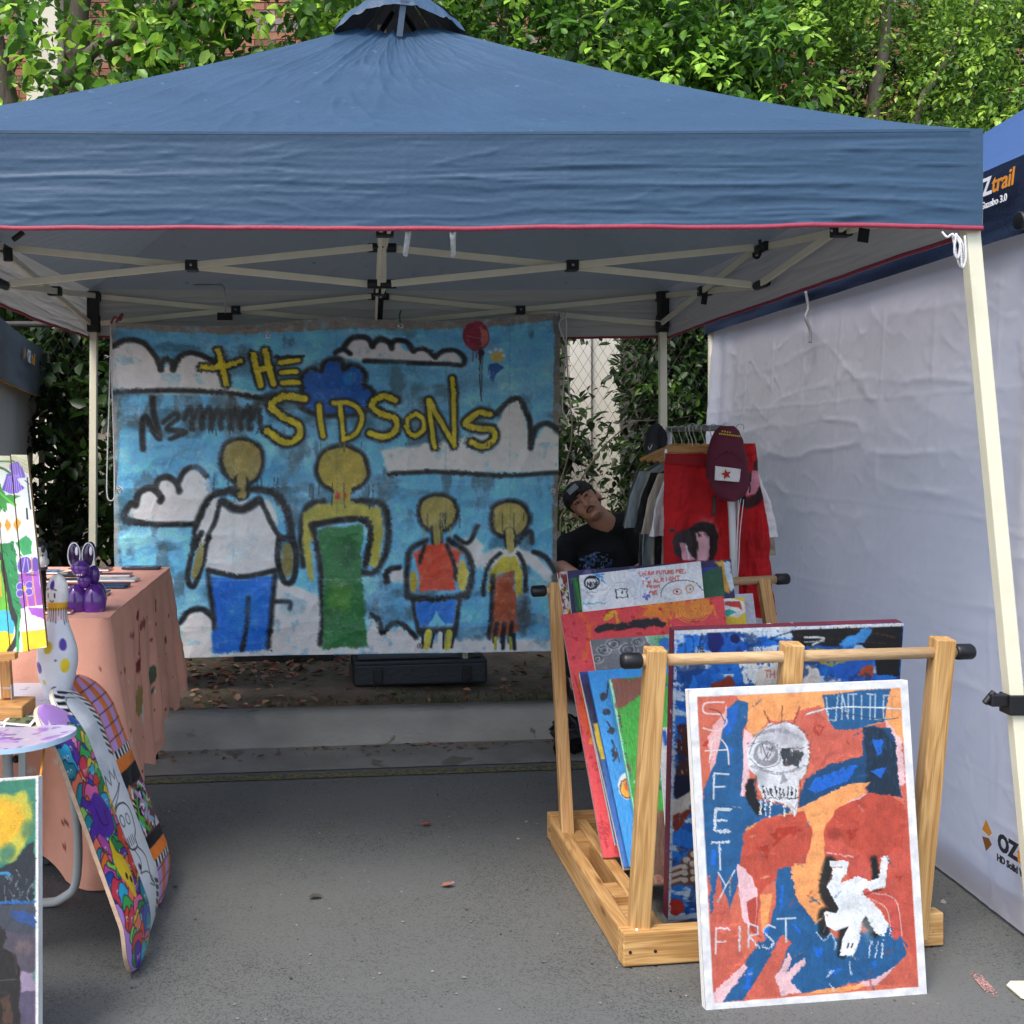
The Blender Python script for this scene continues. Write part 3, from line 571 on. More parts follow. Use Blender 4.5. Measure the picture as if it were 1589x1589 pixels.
pos = np.stack([s * math.cos(KA) - dd * math.sin(KA), 5 + s * math.sin(KA) + dd * math.cos(KA), np.full(n, .135)], -1)
dirs = np.array([0, 0, 1.]) + rs.normal(size=(n, 3)) * .6; dirs[:, 2] = np.abs(dirs[:, 2]); V, F = leaf_cloud(pos, dirs, rs.normal(size=(n, 3)), rs.uniform(.02, .055, n), 0, .13)
tag(mesh('grass_tufts', (V, F), M_LEAF, col=np.repeat(np.array(lin('#5a6b33')) * rs.uniform(.6, 1.3, (n, 1)), 6, 0)), 'short grass tufts growing along the back of the kerb', 'grass', kind='stuff')
# grit on the road
n = 1500; gx = rs.uniform(-1.6, 2.2, n); gy = 2.4 + rs.uniform(0, 1, n) ** .8 * 2.2; pos = np.stack([gx, gy, np.full(n, .003)], -1); th = rs.uniform(0, 6.28, n); dirs = np.stack([np.cos(th), np.sin(th), 0 * th], -1)
V, F = leaf_cloud(pos, dirs, np.array([0, 0, 1]) + rs.normal(size=(n, 3)) * .2, rs.uniform(.0025, .009, n) * np.where(rs.uniform(size=n) < .04, 2.2, 1), 0, 1.6)
gc = np.array([lin(c) for c in ('#77777a', '#8d8b84', '#2c2c2c', '#6d5a46', '#57544e')])[rs.randint(0, 5, n)]
tag(mesh('road_grit', (V, F), M_LITTER, col=np.repeat(gc, 6, 0)), 'fine grit and crumbs scattered over the asphalt', 'grit', kind='stuff')
# small debris in the gutter
n = 150; s = rs.uniform(-1.2, 1.3, n); dd = -.02 - np.abs(rs.normal(size=n)) * .07; pos = np.stack([s * math.cos(KA) - dd * math.sin(KA), 5 + s * math.sin(KA) + dd * math.cos(KA), np.full(n, .016)], -1)
th = rs.uniform(0, 6.28, n); dirs = np.stack([np.cos(th), np.sin(th), 0 * th], -1); V, F = leaf_cloud(pos, dirs, np.array([0, 0, 1]) + rs.normal(size=(n, 3)) * .3, rs.uniform(.01, .04, n), 0, .8)
tag(mesh('gutter_debris', (V, F), M_LITTER, col=np.repeat(pal[rs.randint(0, 6, n)] * .8, 6, 0)), 'bits of dry leaf and twig lying in the gutter', 'debris', kind='stuff')
for px, py, c, lb in ((652, 1283, '#8a4a38', 'single reddish dry leaf lying on the open asphalt under the tent'), (684, 1378, '#a06a58', 'small pale brown leaf on the asphalt near the middle of the stall'), (478, 1396, '#4a4540', 'dark dead leaf lying on the asphalt in front of the skateboards')):
    y = EYE * FPX / (py - CY); p = P(px, py, y); V, F = leaf_cloud(np.array([[p[0], y, .008]]), np.array([[1., .2, .1]]), np.array([[.1, 0, 1.]]), np.array([.045]), 0, 1.1)
    tag(mesh('fallen_leaf', (V, F), mat('leaf_' + c[1:], c, .8)), lb, 'leaf')
# ================================================================== MAIN GAZEBO
M_BLUE = mat('navy_polyester', '#2f4c67', .5, .10, 3.0, .3, 60, inner='#7f8b92', spots=(26, .70, '#4f6d88'), stretch=(1, 1, 3), trans=.07)
M_BLUEV = mat('navy_valance', '#385672', .55, .06, 1.2, .12, 70, inner='#bab7b0', trans=.18)
M_RED = mat('red_piping', '#9a3448', .6, .1, 30, .2, 200)
M_STEEL = mat('cream_powder_coat', '#e4e0c6', .42, .05, 8, .05, 60)
M_BLK = mat('black_plastic', '#16171a', .45, .1, 30, .1, 80)
M_BLKF = mat('black_webbing', '#1b1c1f', .85, .1, 30, .3, 200)
M_CORD = mat('white_cord', '#d5d5d5', .8, .08, 60, .4, 400)
M_CLEAR = mat('clear_tape', '#a8aaa6', .25, .1, 30, .5, 40, spec=.8, trans=.3)
M_RIVET = mat('zinc_rivet', '#b5b5b0', .35, .05, 20, metal=1)
XL, XR, ZF, ZB = -1.38, 1.49, 2.78, 5.60; XC, ZC = (XL + XR) / 2, (ZF + ZB) / 2
HL, HU = 1.975, 2.112
def gazebo_frame(t, xl, xr, zf, zb, feet, m, centre=True):
    xc, zc = (xl + xr) / 2, (zf + zb) / 2
    legs = [(xl, zf), (xr, zf), (xl, zb), (xr, zb)]
    for (x, z), (fx, fz, fh) in zip(legs, feet):
        mid = .34; top = np.array((x, z, 2.13)); bot = np.array((fx, fz, fh)); q = bot + (top - bot) * mid
        lg = beam('leg', q, top, .036, .036, m, t, .003, up=(0, 1, 0)); b2 = beam('lower_leg', bot, q + (top - q) * .05, .029, .029, m, t, .002, up=(0, 1, 0))
        dv = (top - bot) / np.linalg.norm(top - bot)
        cl = mesh('height_clamp', join(box(q, (.05, .05, .05)), box(q + np.array((-.04, -.005, .01)), (.05, .022, .03)), tube([q + np.array((-.075, 0, .0)), q + np.array((-.05, 0, .03))], .008, 8)), M_BLK, lg, bevel=.004)
        f = fh; V = [(fx + .07 * a, fz + .05 * b, f + .004) for a, b in ((-1, -.6), (-.7, -1), (1, -1), (1, 1), (-.7, 1), (-1, .6))]; W = [(a, b, c + .004) for a, b, c in V]
        mesh('foot_plate', (V + W, [tuple(range(6))[::-1], tuple(range(6, 12))] + [(i, (i + 1) % 6, 6 + (i + 1) % 6, 6 + i) for i in range(6)]), m, b2)
        mesh('corner_bracket', join(box((x, z, HU), (.06, .06, .05)), box((x, z, HL), (.055, .055, .09)), box((x, z, (HU + HL) / 2), (.045, .045, .12))), M_BLK, t, bevel=.006)
    nodes = {'fl': (xl, zf), 'fr': (xr, zf), 'bl': (xl, zb), 'br': (xr, zb), 'fm': (xc, zf), 'bm': (xc, zb), 'lm': (xl, zc), 'rm': (xr, zc), 'c': (xc, zc)}
    cells = ['fl fm', 'fm fr', 'bl bm', 'bm br', 'fl lm', 'lm bl', 'fr rm', 'rm br'] + (['c fm', 'c bm', 'c lm', 'c rm'] if centre else [])
    for c_ in cells:
        a, b = (np.array(nodes[k]) for k in c_.split()); d = (b - a) / np.linalg.norm(b - a); pr = np.array((-d[1], d[0])) * .012
        a2, b2 = a + d * .035, b - d * .035
        beam('truss_bar', (*(a2 + pr), HU), (*(b2 + pr), HL), .012, .026, m, t, .002)
        beam('truss_bar', (*(a2 - pr), HL), (*(b2 - pr), HU), .012, .026, m, t, .002)
        mi = (a + b) / 2; o = mesh('pivot_bracket', box((mi[0], mi[1], (HL + HU) / 2), (.046 if abs(d[0]) > .5 else .056, .056 if abs(d[0]) > .5 else .046, .040)), M_BLK, t, bevel=.003)
        mesh('rivet', ell((mi[0] + abs(d[1]) * -.029, mi[1] - abs(d[0]) * .029, (HL + HU) / 2), (.006, .006, .006), 8), M_RIVET, t, True)
    for k in ['fm', 'bm', 'lm', 'rm'] + (['c'] if centre else []):
        x, z = nodes[k]
        for h in (HL, HU):
            ax = (1, 0, 0) if k in ('fm', 'bm', 'c') else (0, 1, 0); ax = np.array(ax) * .055
            mesh('hub_joint', tube([np.array((x, z, h)) - ax, np.array((x, z, h)) + ax], [.018] * 2, 10), M_BLK, t, True, bevel=.004)
    if centre: beam('centre_pole', (xc, zc, HL), (xc, zc, 2.95), .034, .034, m, t, .003, up=(0, 1, 0))
def roof_h(t): return 2.155 + .93 * t ** 1.16
def gazebo_cloth(t, xl, xr, zf, zb, mroof, mval, mtrim, tmax=.9, seed=1, vdrop=.245, peak=.83, ov=.035):
    xc, zc = (xl + xr) / 2, (zf + zb) / 2; x0, x1, z0, z1 = xl - ov, xr + ov, zf - ov, zb + ov
    cs = [(x0, z0), (x1, z0), (x1, z1), (x0, z1)]; nu, nt = 220, 100; VV = []; FF = []; off = 0
    for k in range(4):
        a = np.array(cs[k]); b = np.array(cs[(k + 1) % 4]); u, tt = np.meshgrid(np.linspace(0, 1, nu), np.linspace(0, tmax, nt)); tt = tt
        e = a[None, None] * (1 - u[..., None]) + b[None, None] * u[..., None]; p = e * (1 - tt[..., None]) + np.array((xc + .06, zc)) * tt[..., None]
        h = 2.155 + peak * tt ** 1.16
        sag = np.sin(np.pi * u) * np.sin(np.pi * np.clip(tt, 0, 1)) * .055 + np.sin(np.pi * u) * (1 - tt) ** 8 * .008
        env = np.sin(np.pi * u) ** .5
        w = (ridge(u * 14 + seed, tt * 2.2, seed + k) - .3) * .012 * (1 - tt) * env + (ridge(u * 9, tt * 1.3 + 3, seed + 7 + k) - .3) * .05 * tt ** 3 * env * (1 - tt * .4)
        w += (ridge((u - .5) * (1 - tt) * 9, tt * 16, seed + 20 + k) - .4) * .005 * env + ridge(u * 30 + tt * 6, tt * 5 + u * 3, seed + 25 + k, 2) ** 3 * .008 * env + ridge(u * 12 - tt * 9, tt * 14 + u * 9, seed + 26 + k, 2) ** 3 * .005 * env
        w = w * np.clip(tt * 14, 0, 1)
        V = np.stack([p[..., 0], p[..., 1], h - sag + w], -1).reshape(-1, 3); VV.append(V); FF.append(gridF(nu, nt)[:, ::-1] + off); off += len(V)
    mesh('canopy_roof', (np.concatenate(VV), np.concatenate(FF)), mroof, t, True)
    for k in range(4):
        a = np.array(cs[k]); b = np.array(cs[(k + 1) % 4]); d = (b - a) / np.linalg.norm(b - a); nn = np.array((d[1], -d[0])); nu, nv = 330, 56
        u, v = np.meshgrid(np.linspace(0, 1, nu), np.linspace(0, 1, nv)); e = a * (1 - u[..., None]) + b * u[..., None]
        env = np.clip(v * 5, 0, 1); x = u * 3
        wx = x + .25 * fbm(x * 2, v * 3, seed + 3, 3); wv = v + .16 * fbm(x * 1.2, v * 2, seed + 4, 3); patch_ = -.1 + 1.35 * fbm(x * 1.4, v * 2.2, seed + 33 + k, 3)
        fold_ = (np.abs(np.mod(u * 7.3 + .2, 1) - .5) - .25) * .006 + np.exp(-((np.mod(u * 14.6, 1) - .5) / .02) ** 2) * .0012
        wr = fold_ * env + (fbm(wx * .9, wv * 6, seed + k * 5, 3) - .5) * .010 * env + (ridge(wx * .9 + v, wv * 8, seed + 40 + k, 2) ** 2 - .1) * .012 * env * patch_ + (ridge(wx * 2.2 - v * 2, wv * 11 + x * .8, seed + 60 + k, 3) ** 2 - .1) * .007 * env * patch_ + (ridge(wx * 5 + wv * 4, wv * 7 - x * 2, seed + 65 + k, 2) ** 3) * .004 * env
        endf = np.minimum(u, 1 - u) * 30; wr *= np.clip(endf, .1, 1) * (.45 + .5 * fbm(x * 1.3, v * 2.5, seed + 55 + k, 2))
        wr += (fbm(x * .8, v * 0 + .5, seed + 80 + k, 2) - .5) * .03 * v ** 2
        sagt = -np.sin(np.pi * u) * .008
        h = 2.155 + sagt * (1 - v) - vdrop * v + (.018 * (fbm(x * 1.5, v * 0, seed + 90 + k, 2) - .5) + .006 * (fbm(x * 7, v * 0, seed + 95 + k, 2) - .5)) * v
        V = np.stack([e[..., 0] + nn[0] * wr, e[..., 1] + nn[1] * wr, h], -1)
        mesh('valance', (V.reshape(-1, 3), gridF(nu, nv)), mval, t, True)
        q = V[-1]; n3 = np.array((nn[0], nn[1], 0)) * .003
        A = np.concatenate([q + n3 + (0, 0, .004), q + n3 + (0, 0, -.007), q - n3 + (0, 0, -.007), q - n3 + (0, 0, .004)]); m_ = len(q)
        F = np.concatenate([np.stack([np.arange(m_ - 1) + r_ * m_, np.arange(m_ - 1) + ((r_ + 1) % 4) * m_, np.arange(1, m_) + ((r_ + 1) % 4) * m_, np.arange(1, m_) + r_ * m_], -1) for r_ in range(4)])
        mesh('valance_piping', (A, F), mtrim, t)
    return x0, x1, z0, z1
gz = thing('gazebo_tent', 'large open blue pop-up gazebo with cream legs and red piping over the whole stall', 'gazebo', (XC, ZC, 0))
gazebo_frame(gz, XL, XR, ZF, ZB, [(XL - .05, ZF, 0), (1.685, ZF - .01, 0), (XL - .01, ZB, .15), (XR + .01, ZB, .15)], M_STEEL)
gazebo_cloth(gz, XL, XR, ZF, ZB, M_BLUE, M_BLUEV, M_RED)
M_CAP0 = mat('navy_thread', '#22374d', .8)
# stitched seam just under the front eave, stitched square patches
sx = np.linspace(XL, XR, 80); mesh('seam', tube([np.array((x, ZF - .041, 2.146 - .008 * math.sin(math.pi * (x - XL) / (XR - XL)))) for x in sx], .0012, 5), M_CAP0, gz)
# vent cap on the peak
xc, zc = XC + .06, ZC; NU, NT = 50, 14; VV = []; FF = []; off = 0; hw = .235
cs = [(xc - hw, zc - hw), (xc + hw, zc - hw), (xc + hw, zc + hw), (xc - hw, zc + hw)]
for k in range(4):
    a = np.array(cs[k]); b = np.array(cs[(k + 1) % 4]); u, tt = np.meshgrid(np.linspace(0, 1, NU), np.linspace(0, .97, NT)); e = a * (1 - u[..., None]) + b * u[..., None]
    p = e * (1 - tt[..., None]) + np.array((xc, zc)) * tt[..., None]; lift = (.105 if k == 0 else .03) * np.sin(np.pi * u) * (1 - tt) ** 1.2
    h = 2.845 + .27 * tt ** .8 + lift + (ridge(u * 4, tt * 2, 3 + k) - .4) * .03 * (1 - tt * .6); VV.append(np.stack([p[..., 0], p[..., 1], h], -1).reshape(-1, 3)); FF.append(gridF(NU, NT)[:, ::-1] + off); off += NU * NT
M_CAP = mat('vent_cap_cloth', '#2f4a63', .5, .1, 4, .3, 80, inner='#4a5054')
mesh('vent_cap', (np.concatenate(VV), np.concatenate(FF)), M_CAP, gz, True)
mesh('vent_strap', box((0, 0, 0), (.022, .004, .16)), mat('grey_strap', '#4f6275', .6, .1), gz, local=Matrix.Translation((xc + .01, zc - .22, 2.915)) @ Matrix.Rotation(R(7), 4, 'Y') @ Matrix.Rotation(R(14), 4, 'X'))
mesh('vent_frame', join(tube([(xc - .12, zc - .1, 2.80), (xc - .02, zc, 3.0)], .01, 6), tube([(xc + .12, zc - .1, 2.80), (xc + .02, zc, 3.0)], .01, 6)), M_BLK, gz, True)
def strap(px, py, d, w, h, name='velcro_tab', m=M_BLKF, par=gz, tilt=0): 
    p = P(px, py, d); s = d / FPX; return mesh(name, box((0, 0, 0), (w * s, .004, h * s)), m, par, local=Matrix.Translation(p) @ Matrix.Rotation(R(tilt), 4, 'Y'), bevel=.001)
strap(349, 491, 5.5, 24, 12); strap(1340, 365, 2.95, 17, 22, tilt=8); strap(1093, 464, 4.7, 9, 17, tilt=8)
mesh('hanging_wire', tube([P(350, 486, 5.48), P(348, 446, 5.48), P(345, 442, 5.5), P(300, 442, 5.58)], .003, 6), M_RIVET, gz, True)
strap(590, 478, 5.56, 9, 46, 'hub_strap', tilt=3); 
a = P(703, 352, 2.76)
mesh('tape_strip', quadgrid(P(697, 352, 2.75), P(708, 352, 2.75), P(707, 399, 2.76), P(700, 398, 2.74), 5, 12, (fbm(*np.meshgrid(np.arange(5) * .9, np.arange(12) * .8), 3) - .5) * .02)[:2], M_CLEAR, gz)
mesh('tape_strip', quadgrid(P(630, 352, 2.75), P(640, 352, 2.75), P(632, 398, 2.76), P(625, 397, 2.74), 5, 12, (fbm(*np.meshgrid(np.arange(5) * .9, np.arange(12) * .8), 4) - .5) * .01)[:2], M_CLEAR, gz)
def cord(name, pts, r, m, par, d=None): return mesh(name, tube(smoothpts([P(*p) for p in pts], 6), r, 6), m, par, True)
# bunched guy rope hanging at the front right corner
for k_, pts in enumerate(([(1478, 362, 2.72), (1482, 385, 2.71), (1489, 412, 2.71), (1496, 408, 2.71), (1494, 380, 2.71), (1484, 364, 2.72)], [(1484, 362, 2.70), (1481, 390, 2.70), (1487, 400, 2.7), (1491, 372, 2.7)], [(1462, 360, 2.72), (1470, 368, 2.71), (1478, 364, 2.71), (1490, 380, 2.70), (1493, 415, 2.70), (1499, 400, 2.7), (1497, 366, 2.71)])):
    cord('guy_rope', pts, .0028, M_CORD, gz)
# black hook under the right hub, and slider straps
cord('hook', [(1179, 372, 4.18), (1180, 390, 4.18), (1176, 400, 4.18), (1170, 398, 4.18), (1170, 392, 4.18)], .006, M_BLK, gz)
cord('slider_strap', [(20, 372, 4.15), (26, 368, 4.15), (36, 360, 4.15)], .011, M_BLK, gz)
cord('slider_strap', [(12, 385, 4.15), (13, 405, 4.15)], .018, M_BLK, gz)
beam('slider_block', (XL, ZB - .02, 1.93), (XL, ZB - .02, 2.13), .055, .05, M_BLK, gz, .006, up=(0, 1, 0)); beam('slider_block', (XR, ZB - .02, 1.95), (XR, ZB - .02, 2.13), .05, .05, M_BLK, gz, .006, up=(0, 1, 0))
# ropes tying the banner
t = thing('tie_cord', 'white cord looped down from the right top corner of the painted banner', 'cord', tuple(P(876, 490, 5.45)))
mesh('cord_loop', tube(smoothpts([P(*p) for p in [(872, 486, 5.44), (879, 500, 5.43), (877, 560, 5.43), (873, 620, 5.43), (874, 640, 5.43), (880, 644, 5.43), (886, 632, 5.43), (882, 600, 5.43), (879, 540, 5.43), (877, 492, 5.43), (1010, 497, 5.5), (1026, 500, 5.52)]], 6), .0035, 6), M_CORD, t, True)
t = thing('tie_cord', 'long white cord loop hanging down the left edge of the painted banner', 'cord', tuple(P(172, 500, 5.45)))
mesh('cord_loop', tube(smoothpts([P(*p) for p in [(172, 498, 5.44), (171, 560, 5.44), (169, 640, 5.44), (167, 700, 5.44), (166, 765, 5.44), (172, 777, 5.44), (178, 765, 5.44), (177, 700, 5.43), (174, 600, 5.43), (173, 520, 5.43)]], 6), .0035, 6), M_CORD, t, True)
# ================================================================== NEIGHBOURING GAZEBO, RIGHT
M_NAVY = mat('dark_navy_polyester', '#101f3a', .55, .08, 1.5, .25, 100, inner='#6e7276')
M_NROOF = mat('royal_blue_roof_cloth', '#345489', .5, .07, 1.5, .25, 100, inner='#7d8284')
g2 = thing('neighbour_gazebo', 'navy gazebo with a white side wall standing right of the blue tent', 'gazebo', (3.3, 4.55, 0))
X2 = 1.86
xl, xr, zf, zb = X2, X2 + 2.9, 3.08, 5.98
for (x, z, h) in ((xl, zf, 0), (xr, zf, 0), (xl, zb, .15), (xr, zb, .15)):
    beam('leg', (x, z, h), (x, z, 2.15), .036, .036, M_STEEL, g2, .003, up=(0, 1, 0))
nn_ = 0
def roof2():
    ov = .03; x0, x1, z0, z1 = xl - ov, xr + ov, zf - ov, zb + ov; cxx, czz = (x0 + x1) / 2, (z0 + z1) / 2; cs = [(x0, z0), (x1, z0), (x1, z1), (x0, z1)]; VV = []; FF = []; off = 0; nu, nt = 60, 30
    for k in range(4):
        a = np.array(cs[k]); b = np.array(cs[(k + 1) % 4]); u, tt = np.meshgrid(np.linspace(0, 1, nu), np.linspace(0, 1, nt)); e = a * (1 - u[..., None]) + b * u[..., None]; p = e * (1 - tt[..., None]) + np.array((cxx, czz)) * tt[..., None]
        h = 2.18 + .95 * tt ** 1.1 + (ridge(u * 10, tt * 3, k) - .4) * .01; VV.append(np.stack([p[..., 0], p[..., 1], h], -1).reshape(-1, 3)); FF.append(gridF(nu, nt)[:, ::-1] + off); off += nu * nt
    mesh('canopy_roof', (np.concatenate(VV), np.concatenate(FF)), M_NROOF, g2, True)
    for k in range(4):
        a = np.array(cs[k]); b = np.array(cs[(k + 1) % 4]); d = (b - a) / np.linalg.norm(b - a); n_ = np.array((d[1], -d[0])); u, v = np.meshgrid(np.linspace(0, 1, 120), np.linspace(0, 1, 24)); e = a * (1 - u[..., None]) + b * u[..., None]
        wr = (fbm(u * 4, v * 6, 60 + k) - .5) * .022 * np.clip(v * 4, 0, 1) * np.clip(np.minimum(u, 1 - u) * 20, .1, 1)
        V = np.stack([e[..., 0] + n_[0] * wr, e[..., 1] + n_[1] * wr, 2.18 - .22 * v], -1); mesh('valance', (V.reshape(-1, 3), gridF(120, 24)), M_NAVY, g2, True)
roof2()
for kk in ('cell',):
    for z0_, z1_ in ((zf, (zf + zb) / 2), ((zf + zb) / 2, zb)):
        beam('truss_bar', (xl + .03, z0_, HU), (xl + .03, z1_, HL), .012, .026, M_STEEL, g2, .002); beam('truss_bar', (xl + .045, z0_, HL), (xl + .045, z1_, HU), .012, .026, M_STEEL, g2, .002)
mesh('corner_knob', tube([(xl - .065, zf - .02, 1.99), (xl - .035, zf - .02, 1.99)], [.026, .026], 16), M_BLK, g2, True, bevel=.004)
# side wall cloth
nu, nv = 330, 230; u, v = np.meshgrid(np.linspace(0, 1, nu), np.linspace(0, 1, nv)); z = zb - .01 + (2.86 - zb) * u; h = 1.995 - (1.985 - .0) * v - .012 * np.sin(u * 30) * (1 - v) * .3
flare = np.clip(v - .9, 0, 1)
cr1 = np.exp(-((u * 1.1 + v * .4 - .8 + .02 * np.sin(v * 9)) / .006) ** 2) * .004
wu = u + .05 * fbm(u * 4, v * 4, 2, 3); wv = v + .06 * fbm(u * 5, v * 5, 3, 3)
w = (fbm(u * 3, v * 2, 5, 2) - .5) * .045 * np.sin(np.pi * np.clip(v, .03, .97)) + ridge(wu * 11 + wv * 3, wv * 6 - wu * 3, 7, 2) ** 3 * .005 + ridge(wu * 30 + v * 3, wv * 6, 9, 2) ** 3 * .0045 + ridge(wu * 18 - wv * 18, wv * 14 + wu * 8, 19, 3) ** 3 * .0055 + (ridge(wu * 40, wv * 30 + wu * 20, 29, 2) ** 2) * .002 + np.exp(-((np.mod(v * 5.2 + .3, 1) - .5) / .012) ** 2) * .0022
w += ridge(wu * 4, wv * 15, 21, 2) ** 3 * .012 * np.clip(1.6 - abs(v - .6) * 2.6, 0, 1)
w += np.exp(-((np.mod(u * 8.6, 1) - .5) / .03) ** 2) * .0032 + np.abs(np.mod(u * 4.3 + .05 * v, 1) - .5) * .012 + np.abs(np.mod(v * 2.6 + .1, 1) - .5) * .010
w += np.clip(.16 - u, 0, 1) * np.sin(u * 90 + v * 3) * .10
w = w * .7
X = 1.868 - .03 * np.clip(v * 3, 0, 1) - w * np.clip(v * 12, .1, 1) - .03 * flare; V = np.stack([X, z, np.maximum(h, .012)], -1).reshape(-1, 3)
M_WALL = mat('white_side_wall_cloth', '#efeffc', .55, .02, 3, .22, 30, trans=.6)
mesh('side_wall', (V, gridF(nu, nv)), M_WALL, g2, True)
mesh('wall_hem', quadgrid((1.93, 3.75, .12), (1.88, 2.9, .12), (1.80, 2.9, .006), (1.95, 3.85, .006), 12, 6, None)[:2], mat('grey_hem_cloth', '#a3a19c', .8, .05), g2, True)
cord('hanging_strap', [(1250, 452, 4.55), (1254, 478, 4.55), (1250, 492, 4.53), (1257, 512, 4.53), (1257, 532, 4.53)], .006, mat('grey_tie', '#77787c', .8, .1), g2)
# lettering: on the valance facing the front, and on the wall
M_LW = mat('white_print', '#e8e8e8', .6, .02, 40); M_LO = mat('orange_print', '#e0902a', .6, .02, 40); M_LB = mat('dark_print', '#2b2b33', .6, .02, 40)
VN = g2; zz = zf - .05
xd = (0, -1, .0); yd = (0, 0, 1)
# valance print sits on the side of the valance facing the blue tent, running toward the viewer
place_text('logo_lettering', 'OZ', .070, (xl - .052, 3.315, 2.10), (0, -1, 0), yd, M_LW, VN, .002)
place_text('logo_lettering', 'trail', .070, (xl - .052, 3.212, 2.10), (0, -1, 0), yd, M_LO, VN, .001, .2)
place_text('logo_lettering', 'Deluxe Gazebo 3.0', .029, (xl - .052, 3.36, 2.062), (0, -1, 0), yd, M_LW, VN, .0006)
place_text('wall_lettering', 'OZ', .064, (1.775, 3.12, .235), (0, -1, 0), yd, M_LB, VN, .003)
place_text('wall_lettering', 'trail', .064, (1.775, 3.03, .235), (0, -1, 0), yd, M_LO, VN, .002, .2)
place_text('wall_lettering', 'HD Solid Wall', .027, (1.775, 3.125, .20), (0, -1, 0), yd, M_LB, VN, .001)
for s_ in ((0, 1), (0, -1)):
    V = [(1.775, 3.20, .25 + .010 * s_[1]), (1.775, 3.18, .25 + .046 * s_[1]), (1.775, 3.15, .25 + .016 * s_[1]), (1.775, 3.165, .25 + .003 * s_[1])]
    mesh('wall_emblem', (V, [(0, 1, 2, 3)]), M_LO if s_[1] > 0 else mat('brown_print', '#8a5a26', .6), VN)
# ================================================================== GREY GAZEBO, LEFT
M_GREY = mat('charcoal_polyester', '#46443a', .6, .08, 2, .25, 100, inner='#6e7276'); M_OR = mat('orange_piping', '#b07a2a', .6)
g3 = thing('grey_gazebo', 'charcoal gazebo with orange piping and pale wall at the far left edge', 'gazebo', (-3.4, 6.3, 0))
A_ = np.array((-2.16, 7.5)); B_ = np.array((-1.72, 5.05)); dd_ = (B_ - A_) / np.linalg.norm(B_ - A_); n_ = np.array((-dd_[1], dd_[0])) * -1
if n_[0] > 0: n_ = -n_
C_ = B_ + n_ * 2.5; D_ = A_ + n_ * 2.5; ctr = (A_ + B_ + C_ + D_) / 4
for k, (a, b) in enumerate(((A_, B_), (B_, C_), (C_, D_), (D_, A_))):
    u, v = np.meshgrid(np.linspace(0, 1, 90), np.linspace(0, 1, 16)); e = a * (1 - u[..., None]) + b * u[..., None]; d = (b - a) / np.linalg.norm(b - a); m_ = np.array((d[1], -d[0])); wr = (fbm(u * 4, v * 4, 70 + k) - .5) * .03 * np.clip(v * 4, 0, 1)
    V = np.stack([e[..., 0] + m_[0] * wr, e[..., 1] + m_[1] * wr, 1.99 - .31 * v - .02 * np.sin(np.pi * u)], -1); mesh('valance', (V.reshape(-1, 3), gridF(90, 16)), M_GREY, g3, True)
    q = V[-1]; mesh('valance_piping', tube(q[::3], .006, 5), M_OR, g3)
    u, tt = np.meshgrid(np.linspace(0, 1, 40), np.linspace(0, 1, 16)); e = a * (1 - u[..., None]) + b * u[..., None]; p = e * (1 - tt[..., None]) + ctr * tt[..., None]
    mesh('canopy_roof', (np.stack([p[..., 0], p[..., 1], 1.99 - .02 * np.sin(np.pi * u) * (1 - tt) + .5 * tt], -1).reshape(-1, 3), gridF(40, 16)), M_GREY, g3, True)
for q in (A_, B_, C_, D_): q2 = q + (ctr - q) * .03; beam('leg', (*q2, .0), (*q2, 1.98), .034, .034, M_STEEL, g3, .003, up=(0, 1, 0))
u, v = np.meshgrid(np.linspace(0, 1, 120), np.linspace(0, 1, 60)); e = (A_ - np.array((.04, 0))) * (1 - u[..., None]) + B_ * u[..., None]
wr = (fbm(u * 9, v * 1.2, 77) - .5) * .14 * v + .02 * np.sin(u * 60) * v
V = np.stack([e[..., 0] - .03 - wr - .13 * v * (1 - u), e[..., 1] - .05 * v * (1 - u), 1.72 - 1.62 * v], -1); mesh('side_wall', (V.reshape(-1, 3), gridF(120, 60)), mat('pale_wall_cloth', '#bcbab6', .8, .05, 3, .3, 100, trans=.25), g3, True)
p0 = A_ * .985 + B_ * .015; xd = (dd_[0], dd_[1], 0)
def onv(s, h): q = A_ + dd_ * s; return (q[0] + .022, q[1], h)
# reads left to right from the stall: it starts at the near end
place_text('logo_lettering', 'OZ', .10, onv(1.28, 1.83), (-dd_[0], -dd_[1], 0), (0, 0, 1), M_LW, g3, .002)
place_text('logo_lettering', 'trail', .10, onv(1.10, 1.83), (-dd_[0], -dd_[1], 0), (0, 0, 1), M_LO, g3, .001, .2)
V = [onv(1.45, 1.83), onv(1.40, 1.91), onv(1.34, 1.86), onv(1.39, 1.85)]; mesh('logo_emblem', (V, [(0, 1, 2, 3)]), M_LO, g3)
mesh('guy_rope', tube(smoothpts([P(*p) for p in [(74, 545, 7.4), (76, 575, 7.4), (72, 600, 7.4), (78, 630, 7.4), (84, 632, 7.4), (83, 608, 7.4), (78, 590, 7.4), (79, 560, 7.4)]], 6), .008, 6), M_CORD, g3, True)
